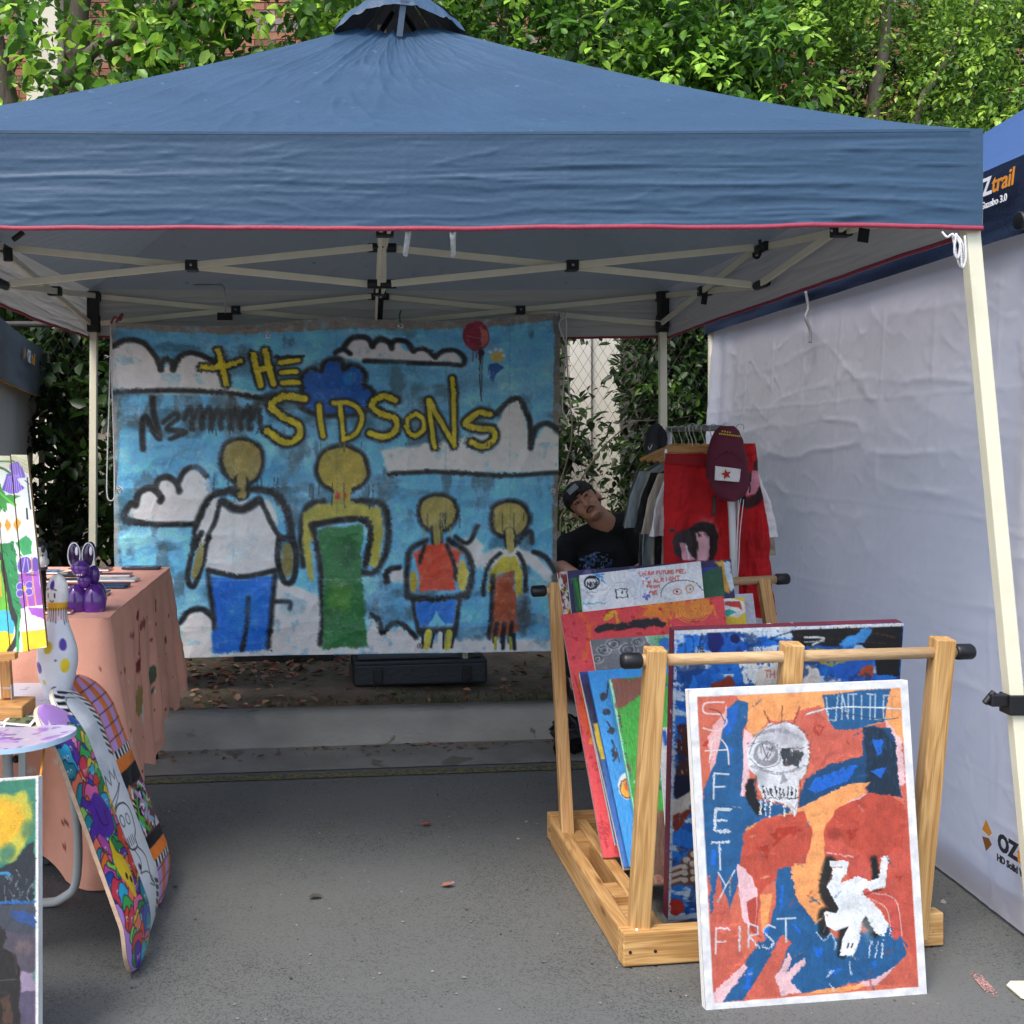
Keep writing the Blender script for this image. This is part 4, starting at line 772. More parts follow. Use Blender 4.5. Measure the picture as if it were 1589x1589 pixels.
# ================================================================== PAINTED BANNER
A = Art([(172, 500), (870, 484), (862, 1010), (180, 1022)], 460, 352, '#5aa6d4', 3, .16)
K1 = '#15181a'; Wc = '#d3d9da'
A.blotch(60, .5, '#87c0e6', .75, 1, .2, (2.2, .8)); A.blotch(50, .56, '#2f5563', .7, 2, .14, (1.8, .8)); A.blotch(26, .6, '#3b4c50', .6, 3, .12, (1, 2))
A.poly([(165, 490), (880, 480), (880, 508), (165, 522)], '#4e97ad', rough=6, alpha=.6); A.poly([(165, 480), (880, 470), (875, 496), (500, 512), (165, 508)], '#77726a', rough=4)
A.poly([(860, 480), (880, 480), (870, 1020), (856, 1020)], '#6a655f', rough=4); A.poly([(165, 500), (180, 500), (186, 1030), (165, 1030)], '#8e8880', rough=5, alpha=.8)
def cloudfill(pts, holes=True): A.poly(pts, Wc, rough=5, soft=3, sm=False); 
cloudfill([(172, 542), (200, 528), (225, 532), (245, 560), (252, 575), (262, 562), (270, 575), (285, 548), (305, 546), (330, 562), (345, 600), (410, 618), (172, 610)])
cloudfill([(520, 556), (535, 540), (548, 526), (570, 526), (578, 538), (590, 527), (603, 530), (615, 526), (632, 545), (660, 542), (676, 556), (690, 543), (710, 548), (716, 562), (570, 562)])
cloudfill([(590, 700), (680, 690), (765, 672), (787, 630), (801, 624), (813, 640), (824, 695), (845, 664), (868, 680), (868, 738), (690, 736), (600, 738)])
cloudfill([(196, 806), (203, 788), (216, 768), (235, 765), (243, 750), (258, 746), (271, 752), (280, 755), (290, 732), (305, 732), (322, 750), (330, 780), (312, 818), (221, 816)])
cloudfill([(280, 1020), (280, 970), (294, 950), (314, 950), (328, 965), (325, 1020)]); cloudfill([(415, 1016), (425, 900), (452, 910), (500, 930), (500, 1016)])
cloudfill([(560, 1012), (576, 960), (592, 985), (622, 972), (645, 992), (650, 1012)]); cloudfill([(600, 905), (604, 888), (625, 884), (630, 908)])
cloudfill([(700, 850), (735, 832), (750, 860), (800, 850), (830, 862), (856, 890), (856, 910), (820, 880), (740, 885)]); cloudfill([(180, 985), (290, 990), (860, 992), (860, 1010), (180, 1022)])
A.blotch(15, .62, '#6b9bb5', .5, 7, .1)
def bl(pts, w=9, soft=2, **k): A.line(pts, w, K1, soft=soft, rough=1.2, **k)
bl([(172, 542), (195, 528), (222, 530), (240, 552), (250, 575)]); bl([(248, 574), (254, 558), (265, 560), (268, 575)]); bl([(268, 574), (280, 552), (300, 545), (330, 560), (345, 580)]); bl([(172, 611), (260, 608), (340, 612), (415, 622)], 8)
bl([(519, 549), (531, 543), (542, 550)], 8); bl([(533, 538), (548, 523), (569, 524), (577, 537)]); bl([(577, 535), (588, 524), (603, 528), (607, 538)]); bl([(606, 532), (614, 524), (630, 527), (641, 544)]); bl([(641, 542), (658, 539), (674, 553)], 8); bl([(675, 552), (689, 541), (708, 543), (720, 555), (716, 567), (696, 566), (630, 563), (565, 561)], 8)
bl([(770, 645), (787, 628), (803, 622), (815, 638), (823, 665), (823, 698)]); bl([(824, 690), (832, 668), (848, 660), (868, 672)]); bl([(603, 739), (680, 736), (780, 742), (866, 737)], 7)
bl([(220, 816), (196, 810), (194, 798), (204, 785)], 11); bl([(210, 788), (216, 768), (235, 762), (250, 775), (248, 782)], 11); bl([(240, 765), (246, 748), (260, 744), (272, 752), (278, 766)], 10); bl([(278, 750), (286, 734), (303, 728), (320, 742)], 9); bl([(194, 812), (230, 817), (306, 817)], 9)
bl([(278, 968), (294, 950), (314, 948), (332, 962)], 9); bl([(427, 935), (448, 936), (449, 946)], 7); bl([(575, 957), (588, 965), (592, 984), (605, 970), (624, 970), (644, 990)], 8); bl([(600, 905), (598, 893), (606, 885), (618, 884)], 9)
bl([(706, 836), (722, 846), (732, 838), (740, 820)], 7); bl([(804, 845), (812, 834), (823, 828), (826, 845)], 7); bl([(828, 860), (847, 868), (860, 888)], 8)
SK = '#8d8148'; SKd = '#7a7440'
# four plain faceless painted figures
for _k in range(26): A.spray(180 + (_k * 137) % 680, 520 + (_k * 211) % 480, 16 + _k % 5 * 6, 9 + _k % 4 * 4, ('#2f4a56', '#8cc4e6', '#3f6f86')[_k % 3], .38)
def fig(parts):
    for kind, pts, col in parts:
        if kind == 'o': bl(pts + [pts[0], pts[1]], 13, 3)
        if kind in 'of': A.poly(pts, col, rough=2, soft=1.5, sm=True); 
fig([('o', [(345, 715), (352, 695), (375, 688), (398, 697), (404, 722), (394, 745), (374, 752), (354, 742)], SK)])
bl([(372, 752), (374, 768)], 26, 2); A.line([(374, 745), (374, 772)], 14, SK); 
bl([(365, 765), (330, 772), (308, 810), (300, 850)], 12, 3); bl([(385, 762), (425, 770), (445, 800), (452, 840)], 12, 3)
A.poly([(305, 830), (330, 778), (360, 782), (400, 782), (420, 785), (430, 830), (428, 890), (375, 896), (318, 885)], '#cdd6dc', rough=3, soft=2, sm=True)
A.blotch(9, 2, '#000000', 0, 0); bl([(340, 782), (332, 815), (322, 835)], 8, 2); bl([(404, 782), (420, 815), (432, 835)], 8, 2); bl([(345, 782), (372, 795), (400, 780)], 14, 3)
bl([(312, 830), (298, 860), (290, 900), (300, 912), (312, 880), (318, 850), (324, 838)], 9, 2); A.poly([(312, 842), (302, 870), (296, 900), (306, 895), (315, 865)], SKd, rough=1.5, sm=True)
bl([(432, 840), (430, 870), (440, 905), (455, 900), (458, 860), (450, 838), (438, 838)], 10, 2); A.ellipse(445, 872, 9, 27, SKd, rough=2)
bl([(322, 888), (375, 898), (425, 888)], 9, 2); A.poly([(326, 898), (375, 903), (424, 896), (418, 1008), (378, 1012), (330, 1014)], '#1763c9', rough=3, soft=2); A.blotch(8, 2, '#000000', 0, 0)
bl([(384, 930), (382, 970), (374, 1008)], 8, 2); bl([(322, 895), (330, 960), (332, 975)], 8, 3); bl([(426, 895), (420, 960), (416, 1005)], 8, 3)
# second figure
fig([('o', [(492, 735), (498, 712), (512, 702), (530, 698), (548, 703), (562, 715), (567, 738), (556, 756), (530, 764), (504, 756)], '#a0913c')]); A.poly([(516, 755), (544, 755), (544, 790), (516, 790)], '#a0913c', rough=2)
bl([(500, 782), (475, 790), (466, 830), (470, 880)], 10, 3); bl([(548, 782), (590, 785), (601, 820), (598, 860), (580, 890), (560, 890)], 10, 3)
A.poly([(470, 860), (468, 800), (490, 786), (540, 784), (588, 792), (594, 830), (586, 880), (572, 884), (572, 812), (492, 815), (480, 850), (486, 905), (478, 900)], '#a09a40', rough=2, soft=2)
bl([(484, 818), (496, 880), (500, 960), (496, 1000)], 10, 3); bl([(482, 818), (568, 812), (566, 880)], 10, 2)
A.poly([(492, 824), (562, 818), (560, 880), (570, 1005), (500, 1008), (502, 900)], '#2a6a38', rough=4, soft=2); A.spray(525, 930, 22, 30, '#6d9a3a', .5); A.spray(540, 860, 14, 24, '#17482c', .6)
A.drips(520, 545, 770, 3, 14, '#b8382a', 4, 3)
# blue cloud shape behind the lettering
cl = [(472, 606), (470, 590), (482, 578), (498, 582), (506, 566), (524, 564), (532, 578), (548, 572), (562, 584), (560, 602), (574, 612), (572, 632), (552, 642), (520, 644), (490, 642), (468, 630)]
bl(cl + [cl[0], cl[1]], 16, 3); A.poly(cl, '#12509e', rough=4, soft=2, sm=True); A.spray(540, 590, 10, 12, '#1e7fb8', .6)
# third and fourth figures
fig([('o', [(652, 800), (656, 782), (676, 774), (700, 782), (706, 802), (696, 820), (676, 826), (658, 818)], '#94894a')]); bl([(676, 826), (677, 842)], 20, 2); A.line([(676, 820), (677, 845)], 11, '#94894a')
A.drips(655, 700, 822, 5, 24, '#8b8430', 1.6, 5)
bl([(660, 842), (636, 856), (630, 890), (630, 925)], 9, 3); bl([(696, 842), (722, 860), (732, 890), (724, 925)], 10, 3); bl([(632, 928), (676, 932), (722, 926)], 10, 3)
A.poly([(640, 862), (662, 848), (694, 848), (714, 862), (706, 895), (705, 918), (650, 920), (648, 890)], '#d0442a', rough=3, soft=2); bl([(658, 850), (650, 875)], 6, 2); bl([(692, 850), (704, 878), (706, 900)], 6, 2)
A.ellipse(640, 905, 6, 16, '#b29b2e', rough=1.5); A.ellipse(717, 896, 8, 24, '#c3b14a', rough=1.5)
bl([(640, 934), (648, 975), (652, 985)], 8, 2); bl([(712, 934), (704, 985)], 8, 2); A.poly([(642, 936), (706, 934), (702, 968), (690, 970), (676, 950), (664, 972), (650, 974)], '#1667c0', rough=3); bl([(650, 980), (700, 978)], 10, 3)
for x0 in (664, 696): A.line([(x0, 982), (x0 - 3, 1004)], 10, '#b7b13a', sm=False); bl([(x0 - 9, 982), (x0 - 10, 1005)], 4, 1); bl([(x0 + 8, 982), (x0 + 4, 1004)], 4, 1)
A.line([(682, 984), (681, 1006)], 7, '#cfe0ee', sm=False)
fig([('o', [(764, 812), (768, 792), (788, 784), (810, 790), (818, 810), (808, 828), (790, 834), (770, 828)], '#a39550')]); bl([(790, 832), (792, 848)], 20, 2); A.line([(790, 828), (792, 856)], 12, '#a39550')
bl([(776, 862), (758, 878), (750, 905), (750, 925)], 7, 2); bl([(804, 862), (814, 885), (815, 920)], 7, 2); A.poly([(756, 920), (760, 885), (780, 866), (800, 866), (810, 890), (810, 930), (800, 925), (798, 888), (770, 894), (764, 920)], '#b8a93a', rough=2)
A.poly([(768, 898), (796, 888), (802, 960), (806, 980), (760, 992), (764, 940)], '#9a4a2c', rough=3, soft=2); bl([(764, 896), (762, 940), (758, 990)], 7, 2); A.spray(812, 950, 12, 40, '#3a3d40', .8)
for x0 in (766, 778, 790): bl([(x0 + 4, 968), (x0, 995)], 7, 1.5)
A.line([(768, 990), (768, 1006)], 5, '#9a9a30'); A.line([(791, 990), (792, 1006)], 5, '#9a9a30'); bl([(779, 985), (780, 1006)], 6, 1); bl([(797, 985), (798, 1006)], 6, 1)
# balloon and small colour splash
A.ellipse(738, 516, 21, 26, '#7c1f33', rough=3); A.poly([(743, 500), (756, 508), (757, 525), (748, 535)], '#b4605a', rough=3); A.line([(724, 515), (745, 520)], 2, '#a85a5c', dry=.5); A.drips(728, 750, 538, 8, 30, '#5a1426', 1.6, 6); A.ellipse(746, 546, 5, 7, '#1d1420', rough=2); A.line([(745, 550), (744, 590), (747, 625)], 1.8, K1); A.line([(748, 550), (747, 610)], 1.2, K1)
A.ellipse(770, 553, 12, 9, '#b3a45a', rough=4); A.poly([(757, 565), (772, 562), (782, 572), (770, 585), (765, 598), (760, 580)], '#184f8f', rough=3); A.drips(756, 778, 572, 6, 22, '#184f8f', 1.4, 7)
for x0, y0 in ((760, 545), (768, 540), (776, 542), (781, 551)): A.ellipse(x0, y0, 3, 3, '#cfd3cf', rough=1)
# lettering: THE / SIDSONS in yellow with black outlines, over-sprayed black scrawl at left
YL = '#b8ab22'
def letters(strokes, w=9, ow=18, col=YL):
    for s_ in strokes: bl(s_, ow, 2.4)
    for s_ in strokes: A.line(s_, w, col, rough=1.6, soft=1, dry=.28)
    for s_ in strokes: A.line(s_, w * .8, col, rough=2, soft=1, alpha=.85)
letters([[(338, 540), (344, 570), (350, 598)], [(312, 570), (340, 570), (372, 560)]]); letters([[(392, 548), (398, 575), (404, 600)], [(411, 542), (416, 570), (424, 598)], [(398, 576), (418, 572)]]); letters([[(434, 563), (462, 560)], [(436, 580), (458, 579)], [(438, 597), (462, 596)]], 8, 15)
bl([(426, 554), (470, 553)], 5, 1); 
bl([(222, 700), (220, 665), (226, 650), (238, 672), (248, 682), (238, 645), (236, 620)], 10, 2); bl([(252, 660), (270, 645), (276, 652), (258, 668), (282, 672)], 8, 2); bl([(264, 684), (288, 674)], 8, 2)
for x0 in range(286, 400, 15): bl([(x0, 650 + (x0 % 4)), (x0 + 9, 636), (x0 + 12, 668)], 9, 2.5, alpha=.85)
bl([(360, 620), (370, 660)], 12, 3, alpha=.7); bl([(380, 645), (410, 620), (440, 612)], 12, 4, alpha=.75); A.spray(430, 630, 40, 14, '#3a3f3d', .6); A.spray(350, 625, 26, 14, '#44504f', .5); A.drips(270, 400, 668, 12, 12, K1, 1.4, 8)
letters([[(472, 622), (440, 618), (420, 632), (438, 650), (462, 664), (462, 682), (440, 690), (414, 672)]], 10, 19); letters([[(494, 632), (496, 655), (500, 680)]], 8, 14); letters([[(526, 632), (530, 660), (532, 684)], [(516, 628), (545, 630), (560, 650), (552, 675), (532, 686)]], 7, 14)
letters([[(612, 624), (594, 618), (576, 630), (588, 644), (612, 655), (612, 672), (594, 682), (573, 676)]], 9, 18); letters([[(643, 646), (631, 656), (632, 672), (643, 679), (656, 670), (656, 654), (644, 646)]], 7, 15)
letters([[(664, 624), (668, 660), (673, 698)], [(665, 624), (684, 660), (703, 692)], [(701, 590), (704, 640), (704, 696)]], 7, 15); letters([[(760, 646), (742, 644), (722, 660), (742, 668), (764, 670), (766, 686), (748, 696), (730, 690)]], 9, 18)
A.drips(600, 780, 690, 6, 10, K1, 1.2, 9); A.drips(480, 560, 690, 8, 18, '#5c5c2e', 1.3, 10)
A.line([(198, 640), (260, 690), (330, 720)], .8, '#b7d3e0', alpha=.4); 
for x0 in (360, 520, 690, 790): A.line([(x0, 500), (x0 + 2, 1010)], 1.1, '#33505c', alpha=.35, sm=False)
for y0 in (636, 760, 905): A.line([(178, y0), (865, y0 - 6)], 1, '#d5e2e6', alpha=.25, sm=False)
for x0, y0 in ((415, 516), (185, 762), (420, 1010), (651, 1002), (858, 765), (621, 500)): A.ellipse(x0, y0, 3.4, 3.4, '#e8e8e8', rough=.2); A.ellipse(x0, y0, 1.8, 1.8, '#0a0a0a', rough=.1)
A.drips(330, 430, 745, 7, 55, '#1a2426', 1.3, 31); A.drips(470, 590, 755, 8, 40, '#1a2426', 1.3, 32); A.drips(640, 720, 800, 6, 30, '#1a2426', 1.2, 33); A.drips(760, 830, 800, 6, 34, '#1a2426', 1.2, 34); A.spray(372, 842, 40, 36, '#aab9c4', .35); A.spray(360, 870, 22, 14, '#8ea4b2', .3); A.spray(374, 950, 26, 30, '#2f8be0', .35)
A.blotch(22, .5, '#3a4648', .12, 21, .2); A.blotch(7, .6, '#e3e8ea', .12, 22, .1); A.wear(.05)
A.finish(1.2, 4, .08)
bn = thing('painted_banner', 'big sprayed tarpaulin banner with clouds, four figures and yellow lettering hung at the tent back', 'banner', tuple(P(520, 1016, 5.45)))
U, Vv = np.meshgrid(np.linspace(0, 1, A.W), np.linspace(0, 1, A.H))
dsp = (fbm(U * 5, Vv * 4, 5, 4) - .5) * .05 + (ridge(U * 9 + Vv * 3, Vv * 7, 6, 3) - .3) * .010 + (ridge(U * 22, Vv * 16, 8, 2) - .3) * .003
V, F, n = quadgrid(P(172, 500, 5.45), P(870, 484, 5.45), P(862, 1010, 5.42), P(180, 1022, 5.42), A.W, A.H, dsp)
top = np.clip(1 - Vv.ravel() * 6, 0, 1); V[:, 2] -= top * .035 * np.abs(np.sin(U.ravel() * math.pi * 2)) ** 1.2 * .9
M_TARP = mat('painted_tarpaulin', '#ffffff', .42, .05, 30, .3, 90, attr=True)
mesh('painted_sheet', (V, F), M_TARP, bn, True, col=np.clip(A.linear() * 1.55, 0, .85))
for x0, y0 in ((415, 516), (858, 765), (651, 1002), (185, 762), (874, 487)):
    p = P(x0, y0, 5.38); a = [p + .011 * np.array((math.cos(k), 0, math.sin(k))) for k in np.linspace(0, 6.283, 13)]; mesh('eyelet', tube(a, .003, 6, False), M_RIVET, bn, True)
mesh('corner_tie', tube(smoothpts([P(172, 502, 5.42), P(178, 492, 5.42), P(186, 497, 5.42), P(190, 487, 5.45), P(180, 500, 5.42)], 5), .006, 6), mat('red_white_cord', '#8f4a45', .7, .4, 200), bn, True)
cord('corner_tie', [(621, 500, 5.4), (620, 490, 5.42), (622, 482, 5.45)], .004, mat('green_cord', '#1f6a44', .7), bn)
# ================================================================== THE RACK
M_PINE = wood_mat('pine', '#a47640', '#cda26a'); M_PINEF = wood_mat('pine_front', '#aa7c44', '#d6ac70')
M_DOW = wood_mat('dowel', '#a98a62', '#c7a67c', 1.5, False)
rk = thing('canvas_rack', 'pine timber browsing rack holding leaning canvases on the right', 'rack', (1.05, 3.3, 0))
fl, fr_ = np.array((.668, 2.90)), np.array((1.572, 3.025)); bl_, br_ = np.array((.622, 3.83)), np.array((1.46, 3.95))
dx = (fr_ - fl) / np.linalg.norm(fr_ - fl); dy = (bl_ - fl) / np.linalg.norm(bl_ - fl)
def g3d(q, h): return (q[0], q[1], h)
BH = .09; bt = .042
beam('base_beam', g3d(fl + dy * bt / 2, BH / 2 + .004), g3d(fr_ + dy * bt / 2, BH / 2 + .004), bt, BH, M_PINEF, rk, .004)
beam('base_beam', g3d(bl_ - dy * bt / 2, BH / 2 + .012), g3d(br_ - dy * bt / 2, BH / 2 + .012), bt, BH, M_PINE, rk, .004)
for o_, mm in ((.022, M_PINE), (.108, M_PINE)):
    beam('side_beam', g3d(fl + dx * o_ + dy * (bt + .002), BH / 2), g3d(bl_ + dx * o_ - dy * (bt + .002), BH / 2), .040, BH - .004, mm, rk, .004)
    beam('side_beam', g3d(fr_ - dx * o_ + dy * (bt + .002), BH / 2), g3d(br_ - dx * o_ - dy * (bt + .002), BH / 2), .040, BH - .004, mm, rk, .004)
for s_ in (.14, .30, .74, .86):
    for q, sg in ((fl, 1), (fr_, -1)):
        c0 = q + dx * sg * .043 + dy * s_; c1 = q + dx * sg * .087 + dy * s_
        beam('spacer_block', g3d(c0, BH / 2), g3d(c1, BH / 2), .1, BH - .012, M_PINE, rk, .002)
posts = []
for nm, a, b in (('fl', P(990, 1450, 2.95), P(1017, 1006, 2.86)), ('fm', None, P(1229, 998, 2.90)), ('fr', P(1420, 1440, 3.02), P(1463, 990, 2.94)), ('bl', P(880, 1292, 3.68), P(860, 906, 4.07)), ('br', None, P(1184, 900, 4.16))):
    if nm == 'fm': a = b + np.array((-.015, .10, 0)); a[2] = .03
    if nm == 'br': a = b + np.array((.01, -.38, 0)); a[2] = .03
    a = a + (a - b) * .03; posts.append((a, b)); pm = beam('post', a, b, .052 if nm[0] == 'f' else .042, .046 if nm[0] == 'f' else .04, M_PINEF if nm[0] == 'f' else M_PINE, rk, .003, up=(0, 1, 0))
def at_h(ab, h): a, b = ab; t = (h - a[2]) / (b[2] - a[2]); return a + (b - a) * t
hf = .815; d0 = at_h(posts[0], hf + .0); d2 = at_h(posts[2], hf + .005); v_ = (d2 - d0) / np.linalg.norm(d2 - d0)
mesh('dowel_rail', tube([d0 - v_ * .05, d2 + v_ * .05], .0155, 16), M_DOW, rk, True)
for e_, s_ in ((d0 - v_ * .062, -1), (d2 + v_ * .062, 1)): mesh('rubber_cap', tube([e_ - v_ * .026, e_ - v_ * .02, e_ + v_ * .02, e_ + v_ * .026], [.017, .021, .021, .017], 18), M_BLK, rk, True)
d0 = at_h(posts[3], .835); d2 = at_h(posts[4], .86); v_ = (d2 - d0) / np.linalg.norm(d2 - d0)
mesh('dowel_rail', tube([d0 - v_ * .05, d2 + v_ * .06], .0155, 16), M_DOW, rk, True)
for e_ in (d0 - v_ * .06, d2 + v_ * .075): mesh('rubber_cap', tube([e_ - v_ * .026, e_ - v_ * .02, e_ + v_ * .02, e_ + v_ * .026], [.017, .021, .021, .017], 18), M_BLK, rk, True)
M_SCREW = mat('dark_screw', '#3a332c', .5, metal=.6)
for px, py in ((978, 1478), (1017, 1476), (979, 1503), (1018, 1500), (1446, 1446), (1446, 1469)):
    s_ = (px - 966) / (1455 - 966); y = fl[1] + (fr_[1] - fl[1]) * s_; p = P(px, py, y - .001); mesh('screw', tube([p + (0, .003, 0), p - (0, .001, 0)], .0045, 8), M_SCREW, rk)
mesh('price_sticker', box(P(1016 - 28, 1447, 2.915), (.006, .006, .02)), M_LW, rk)
def corners(tlx, tly, trx, try_, brx, bry, blx, bly): return [(tlx, tly), (trx, try_), (brx, bry), (blx, bly)]
def place(c, zt, zb): 
    zt = zt if hasattr(zt, '__len__') else (zt, zt); zb = zb if hasattr(zb, '__len__') else (zb, zb)
    return P(*c[0], zt[0]), P(*c[1], zt[1]), P(*c[2], zb[1]), P(*c[3], zb[0])
# ---- SAFETY FIRST painting
c = corners(1068, 1070, 1408, 1055, 1438, 1543, 1095, 1571)
A = Art(c, 300, 432, '#cf6a52', 11, .07)
OR, BLU, RD, PK, WH = '#f0a162', '#1f5a8c', '#c8614f', '#e8bfc3', '#dfe2e3'
A.zoom(3.31, 1040, 950)
A.poly([(330, 425), (1200, 385), (1210, 620), (1180, 700), (1110, 560), (1000, 600), (760, 480), (640, 560), (500, 560), (400, 720), (380, 480)], OR, 5)
A.poly([(380, 600), (420, 640), (400, 900), (360, 1040), (370, 700)], PK, 5); A.poly([(190, 640), (290, 480), (300, 540), (260, 700), (210, 840)], PK, 6, alpha=.8)
A.poly([(640, 520), (740, 490), (800, 560), (840, 600), (980, 590), (1000, 720), (850, 780), (740, 820), (700, 650)], RD, 5); A.poly([(1100, 540), (1190, 680), (1210, 900), (1180, 900)], PK, 5)
A.poly([(300, 500), (340, 450), (400, 470), (395, 560), (370, 620), (375, 760), (360, 1040), (400, 1060), (560, 1045), (570, 1100), (150, 1400), (165, 930), (230, 780), (265, 620)], BLU, 4)
A.poly([(780, 430), (1130, 390), (1100, 560), (990, 600), (850, 610), (810, 560)], BLU, 5)
A.poly([(990, 600), (1040, 590), (1130, 600), (1160, 700), (1170, 850), (1190, 960), (1100, 940), (1020, 960), (1000, 900), (900, 900), (760, 990), (650, 1040), (690, 870), (820, 790), (990, 750)], '#15466f', 5); A.poly([(990, 600), (1090, 600), (1160, 700), (1180, 950), (1030, 950), (1000, 900), (1010, 740)], '#162c40', 6, dry=.35)
A.poly([(700, 920), (760, 860), (900, 800), (960, 800), (900, 880), (740, 940)], '#1763c6', 6, dry=.35); A.poly([(1040, 660), (1090, 660), (1080, 730), (1060, 750)], '#1763c6', 4, dry=.3); A.poly([(1030, 820), (1110, 800), (1080, 860)], '#1763c6', 5, dry=.3); A.poly([(285, 500), (350, 480), (345, 560), (300, 640), (275, 620)], '#1661ba', 5, dry=.2); A.poly([(295, 700), (320, 700), (315, 760)], '#1661ba', 4)
A.poly([(720, 1000), (960, 890), (1010, 930), (900, 1000), (780, 1100), (800, 1200), (640, 1400), (700, 1100)], OR, 5); A.poly([(820, 1040), (1000, 940), (1020, 950), (900, 1060)], PK, 4)
A.poly([(840, 1040), (1000, 960), (1120, 940), (1220, 1010), (1260, 1300), (800, 1300), (790, 1130)], '#bf4f3c', 5); A.poly([(1190, 900), (1230, 880), (1240, 1100), (1200, 1020)], RD, 4)
for q in ([(740, 560), (790, 600), (760, 640), (735, 620)], [(905, 660), (925, 680), (915, 690)], [(160, 690), (200, 660), (190, 700)]): A.poly(q, '#b23b28', 6, dry=.4)
A.zoom(2.894, 1040, 1240)
A.poly([(180, 0), (340, 0), (600, 60), (500, 120), (330, 170), (300, 400), (250, 560), (180, 520), (165, 60)], BLU, 4)
A.poly([(350, 130), (600, 40), (800, -60), (900, -70), (760, 60), (700, 120), (680, 200), (700, 280), (690, 560), (600, 560), (560, 440), (540, 300), (400, 330), (330, 170)], OR, 4)
A.poly([(330, 160), (420, 100), (600, 60), (640, 160), (610, 300), (560, 300), (480, 360), (400, 440), (390, 600), (420, 640), (360, 600), (330, 420), (310, 330)], '#bf4f3c', 5); A.poly([(300, 300), (340, 320), (390, 420), (380, 600), (330, 560), (305, 420)], PK, 5); A.poly([(345, 470), (385, 450), (380, 600), (360, 590)], '#b4473a', 5)
A.poly([(690, 180), (760, 110), (900, 90), (1060, 60), (1100, 500), (1130, 830), (1050, 640), (960, 560), (900, 420), (820, 390), (700, 260)], '#c55545', 4); A.poly([(740, 60), (900, -20), (1060, 60), (1040, 240), (900, 280), (760, 200), (700, 180)], '#bb4b39', 6)
for q in ([(440, 160), (560, 130), (600, 150), (470, 200)], [(370, 230), (500, 190), (440, 250)], [(420, 250), (440, 250), (430, 290)], [(790, 150), (840, 140), (810, 200)], [(220, 700), (260, 690), (235, 790)], [(1010, 350), (1050, 350), (1030, 385)]): A.poly(q, '#a83422', 8, dry=.4)
A.spray(740, 165, 40, 30, '#8a3326', .6)
A.poly([(480, 330), (540, 310), (560, 440), (640, 550), (760, 640), (880, 600), (980, 570), (1065, 660), (1060, 710), (950, 800), (780, 840), (600, 870), (480, 880), (330, 900), (200, 930), (330, 740), (400, 650), (430, 640), (470, 480)], BLU, 4)
A.poly([(180, 560), (215, 340), (260, 480), (300, 620), (340, 740), (180, 920)], RD, 4); A.poly([(160, 900), (330, 745), (345, 760), (230, 920), (180, 930)], PK, 3)
A.poly([(330, 900), (500, 620), (545, 650), (520, 700), (470, 800), (500, 880)], RD, 4); A.poly([(470, 800), (530, 695), (545, 720), (520, 780), (600, 715), (605, 740), (540, 820), (590, 870), (500, 885)], PK, 4)
A.poly([(400, 440), (455, 430), (440, 560), (410, 600)], OR, 4); A.poly([(580, 880), (800, 850), (930, 800), (1030, 740), (940, 830), (800, 860)], PK, 4); A.poly([(590, 880), (700, 850), (880, 835), (840, 858), (700, 872)], OR, 3); A.poly([(1040, 640), (1150, 800), (1120, 840), (930, 830), (1065, 700)], RD, 3)
for q in ([(495, 400), (510, 390), (505, 480), (490, 520)], [(540, 560), (590, 600), (580, 620)], [(640, 670), (690, 680), (660, 720)], [(340, 780), (370, 760), (350, 860), (325, 860)], [(700, 770), (790, 760), (740, 790)], [(420, 590), (450, 580), (430, 640)], [(900, 740), (930, 730), (920, 760)]): A.poly(q, '#1668cf', 5, dry=.3)
A.poly([(185, 240), (205, 240), (200, 310), (180, 310)], '#1668cf', 3)
# white creature with sprayed shadow
A.line([(715, 290), (690, 420), (750, 520), (690, 520), (690, 600)], 40, '#10181a', soft=5, alpha=.9); A.line([(780, 560), (770, 700)], 34, '#10181a', soft=5, alpha=.9); A.line([(870, 540), (920, 610)], 34, '#10181a', soft=5); A.line([(915, 280), (925, 400)], 26, '#10181a', soft=5)
A.poly([(715, 285), (800, 285), (790, 340), (760, 390), (840, 355), (900, 380), (935, 360), (950, 270), (980, 262), (965, 400), (910, 415), (870, 440), (940, 500), (980, 570), (960, 620), (920, 610), (880, 530), (860, 560), (850, 640), (820, 710), (760, 710), (770, 640), (800, 580), (740, 600), (700, 580), (690, 520), (700, 510), (745, 520), (755, 500), (700, 400), (730, 360)], '#e6eaea', 2)
A.line([(880, 430), (960, 455), (1005, 500), (1010, 620)], 26, '#c9544b', soft=1); A.line([(900, 430), (1010, 460), (1040, 620)], 3, '#e6c3bf'); A.line([(880, 450), (970, 500), (990, 630)], 3, '#e6c3bf'); A.line([(860, 440), (950, 415)], 4, '#7a2320')
for x0 in (800, 818): A.line([(x0, 655), (x0 - 6, 672)], 5, '#16181a', sm=False)
A.line([(700, 250), (820, 270)], 5, '#e5aaa5', dry=.4)
A.line([(655, 605), (690, 640), (720, 610), (740, 650), (735, 680)], 5, '#a9c3d8', dry=.3)
for x0 in (890, 920, 945): A.line([(x0 + 12, 645), (x0, 715)], 5, '#cfd9e2', sm=False, dry=.25)
A.line([(802, 735), (810, 790)], 5, '#bcd', sm=False, dry=.3); A.line([(700, 800), (730, 775)], 6, '#bcd', sm=False, dry=.3); A.line([(715, 830), (735, 865)], 4, '#bcd', sm=False, dry=.3)
CH = '#c9cfd6'
A.text('E', 205, 60, 62, 90, 6, CH, dry=.28); A.text('T', 185, 205, 80, 120, 6, CH, dry=.28); A.line([(215, 340), (250, 400), (290, 330)], 5, CH, dry=.3, sm=False); A.line([(250, 400), (215, 470)], 5, CH, dry=.3, sm=False)
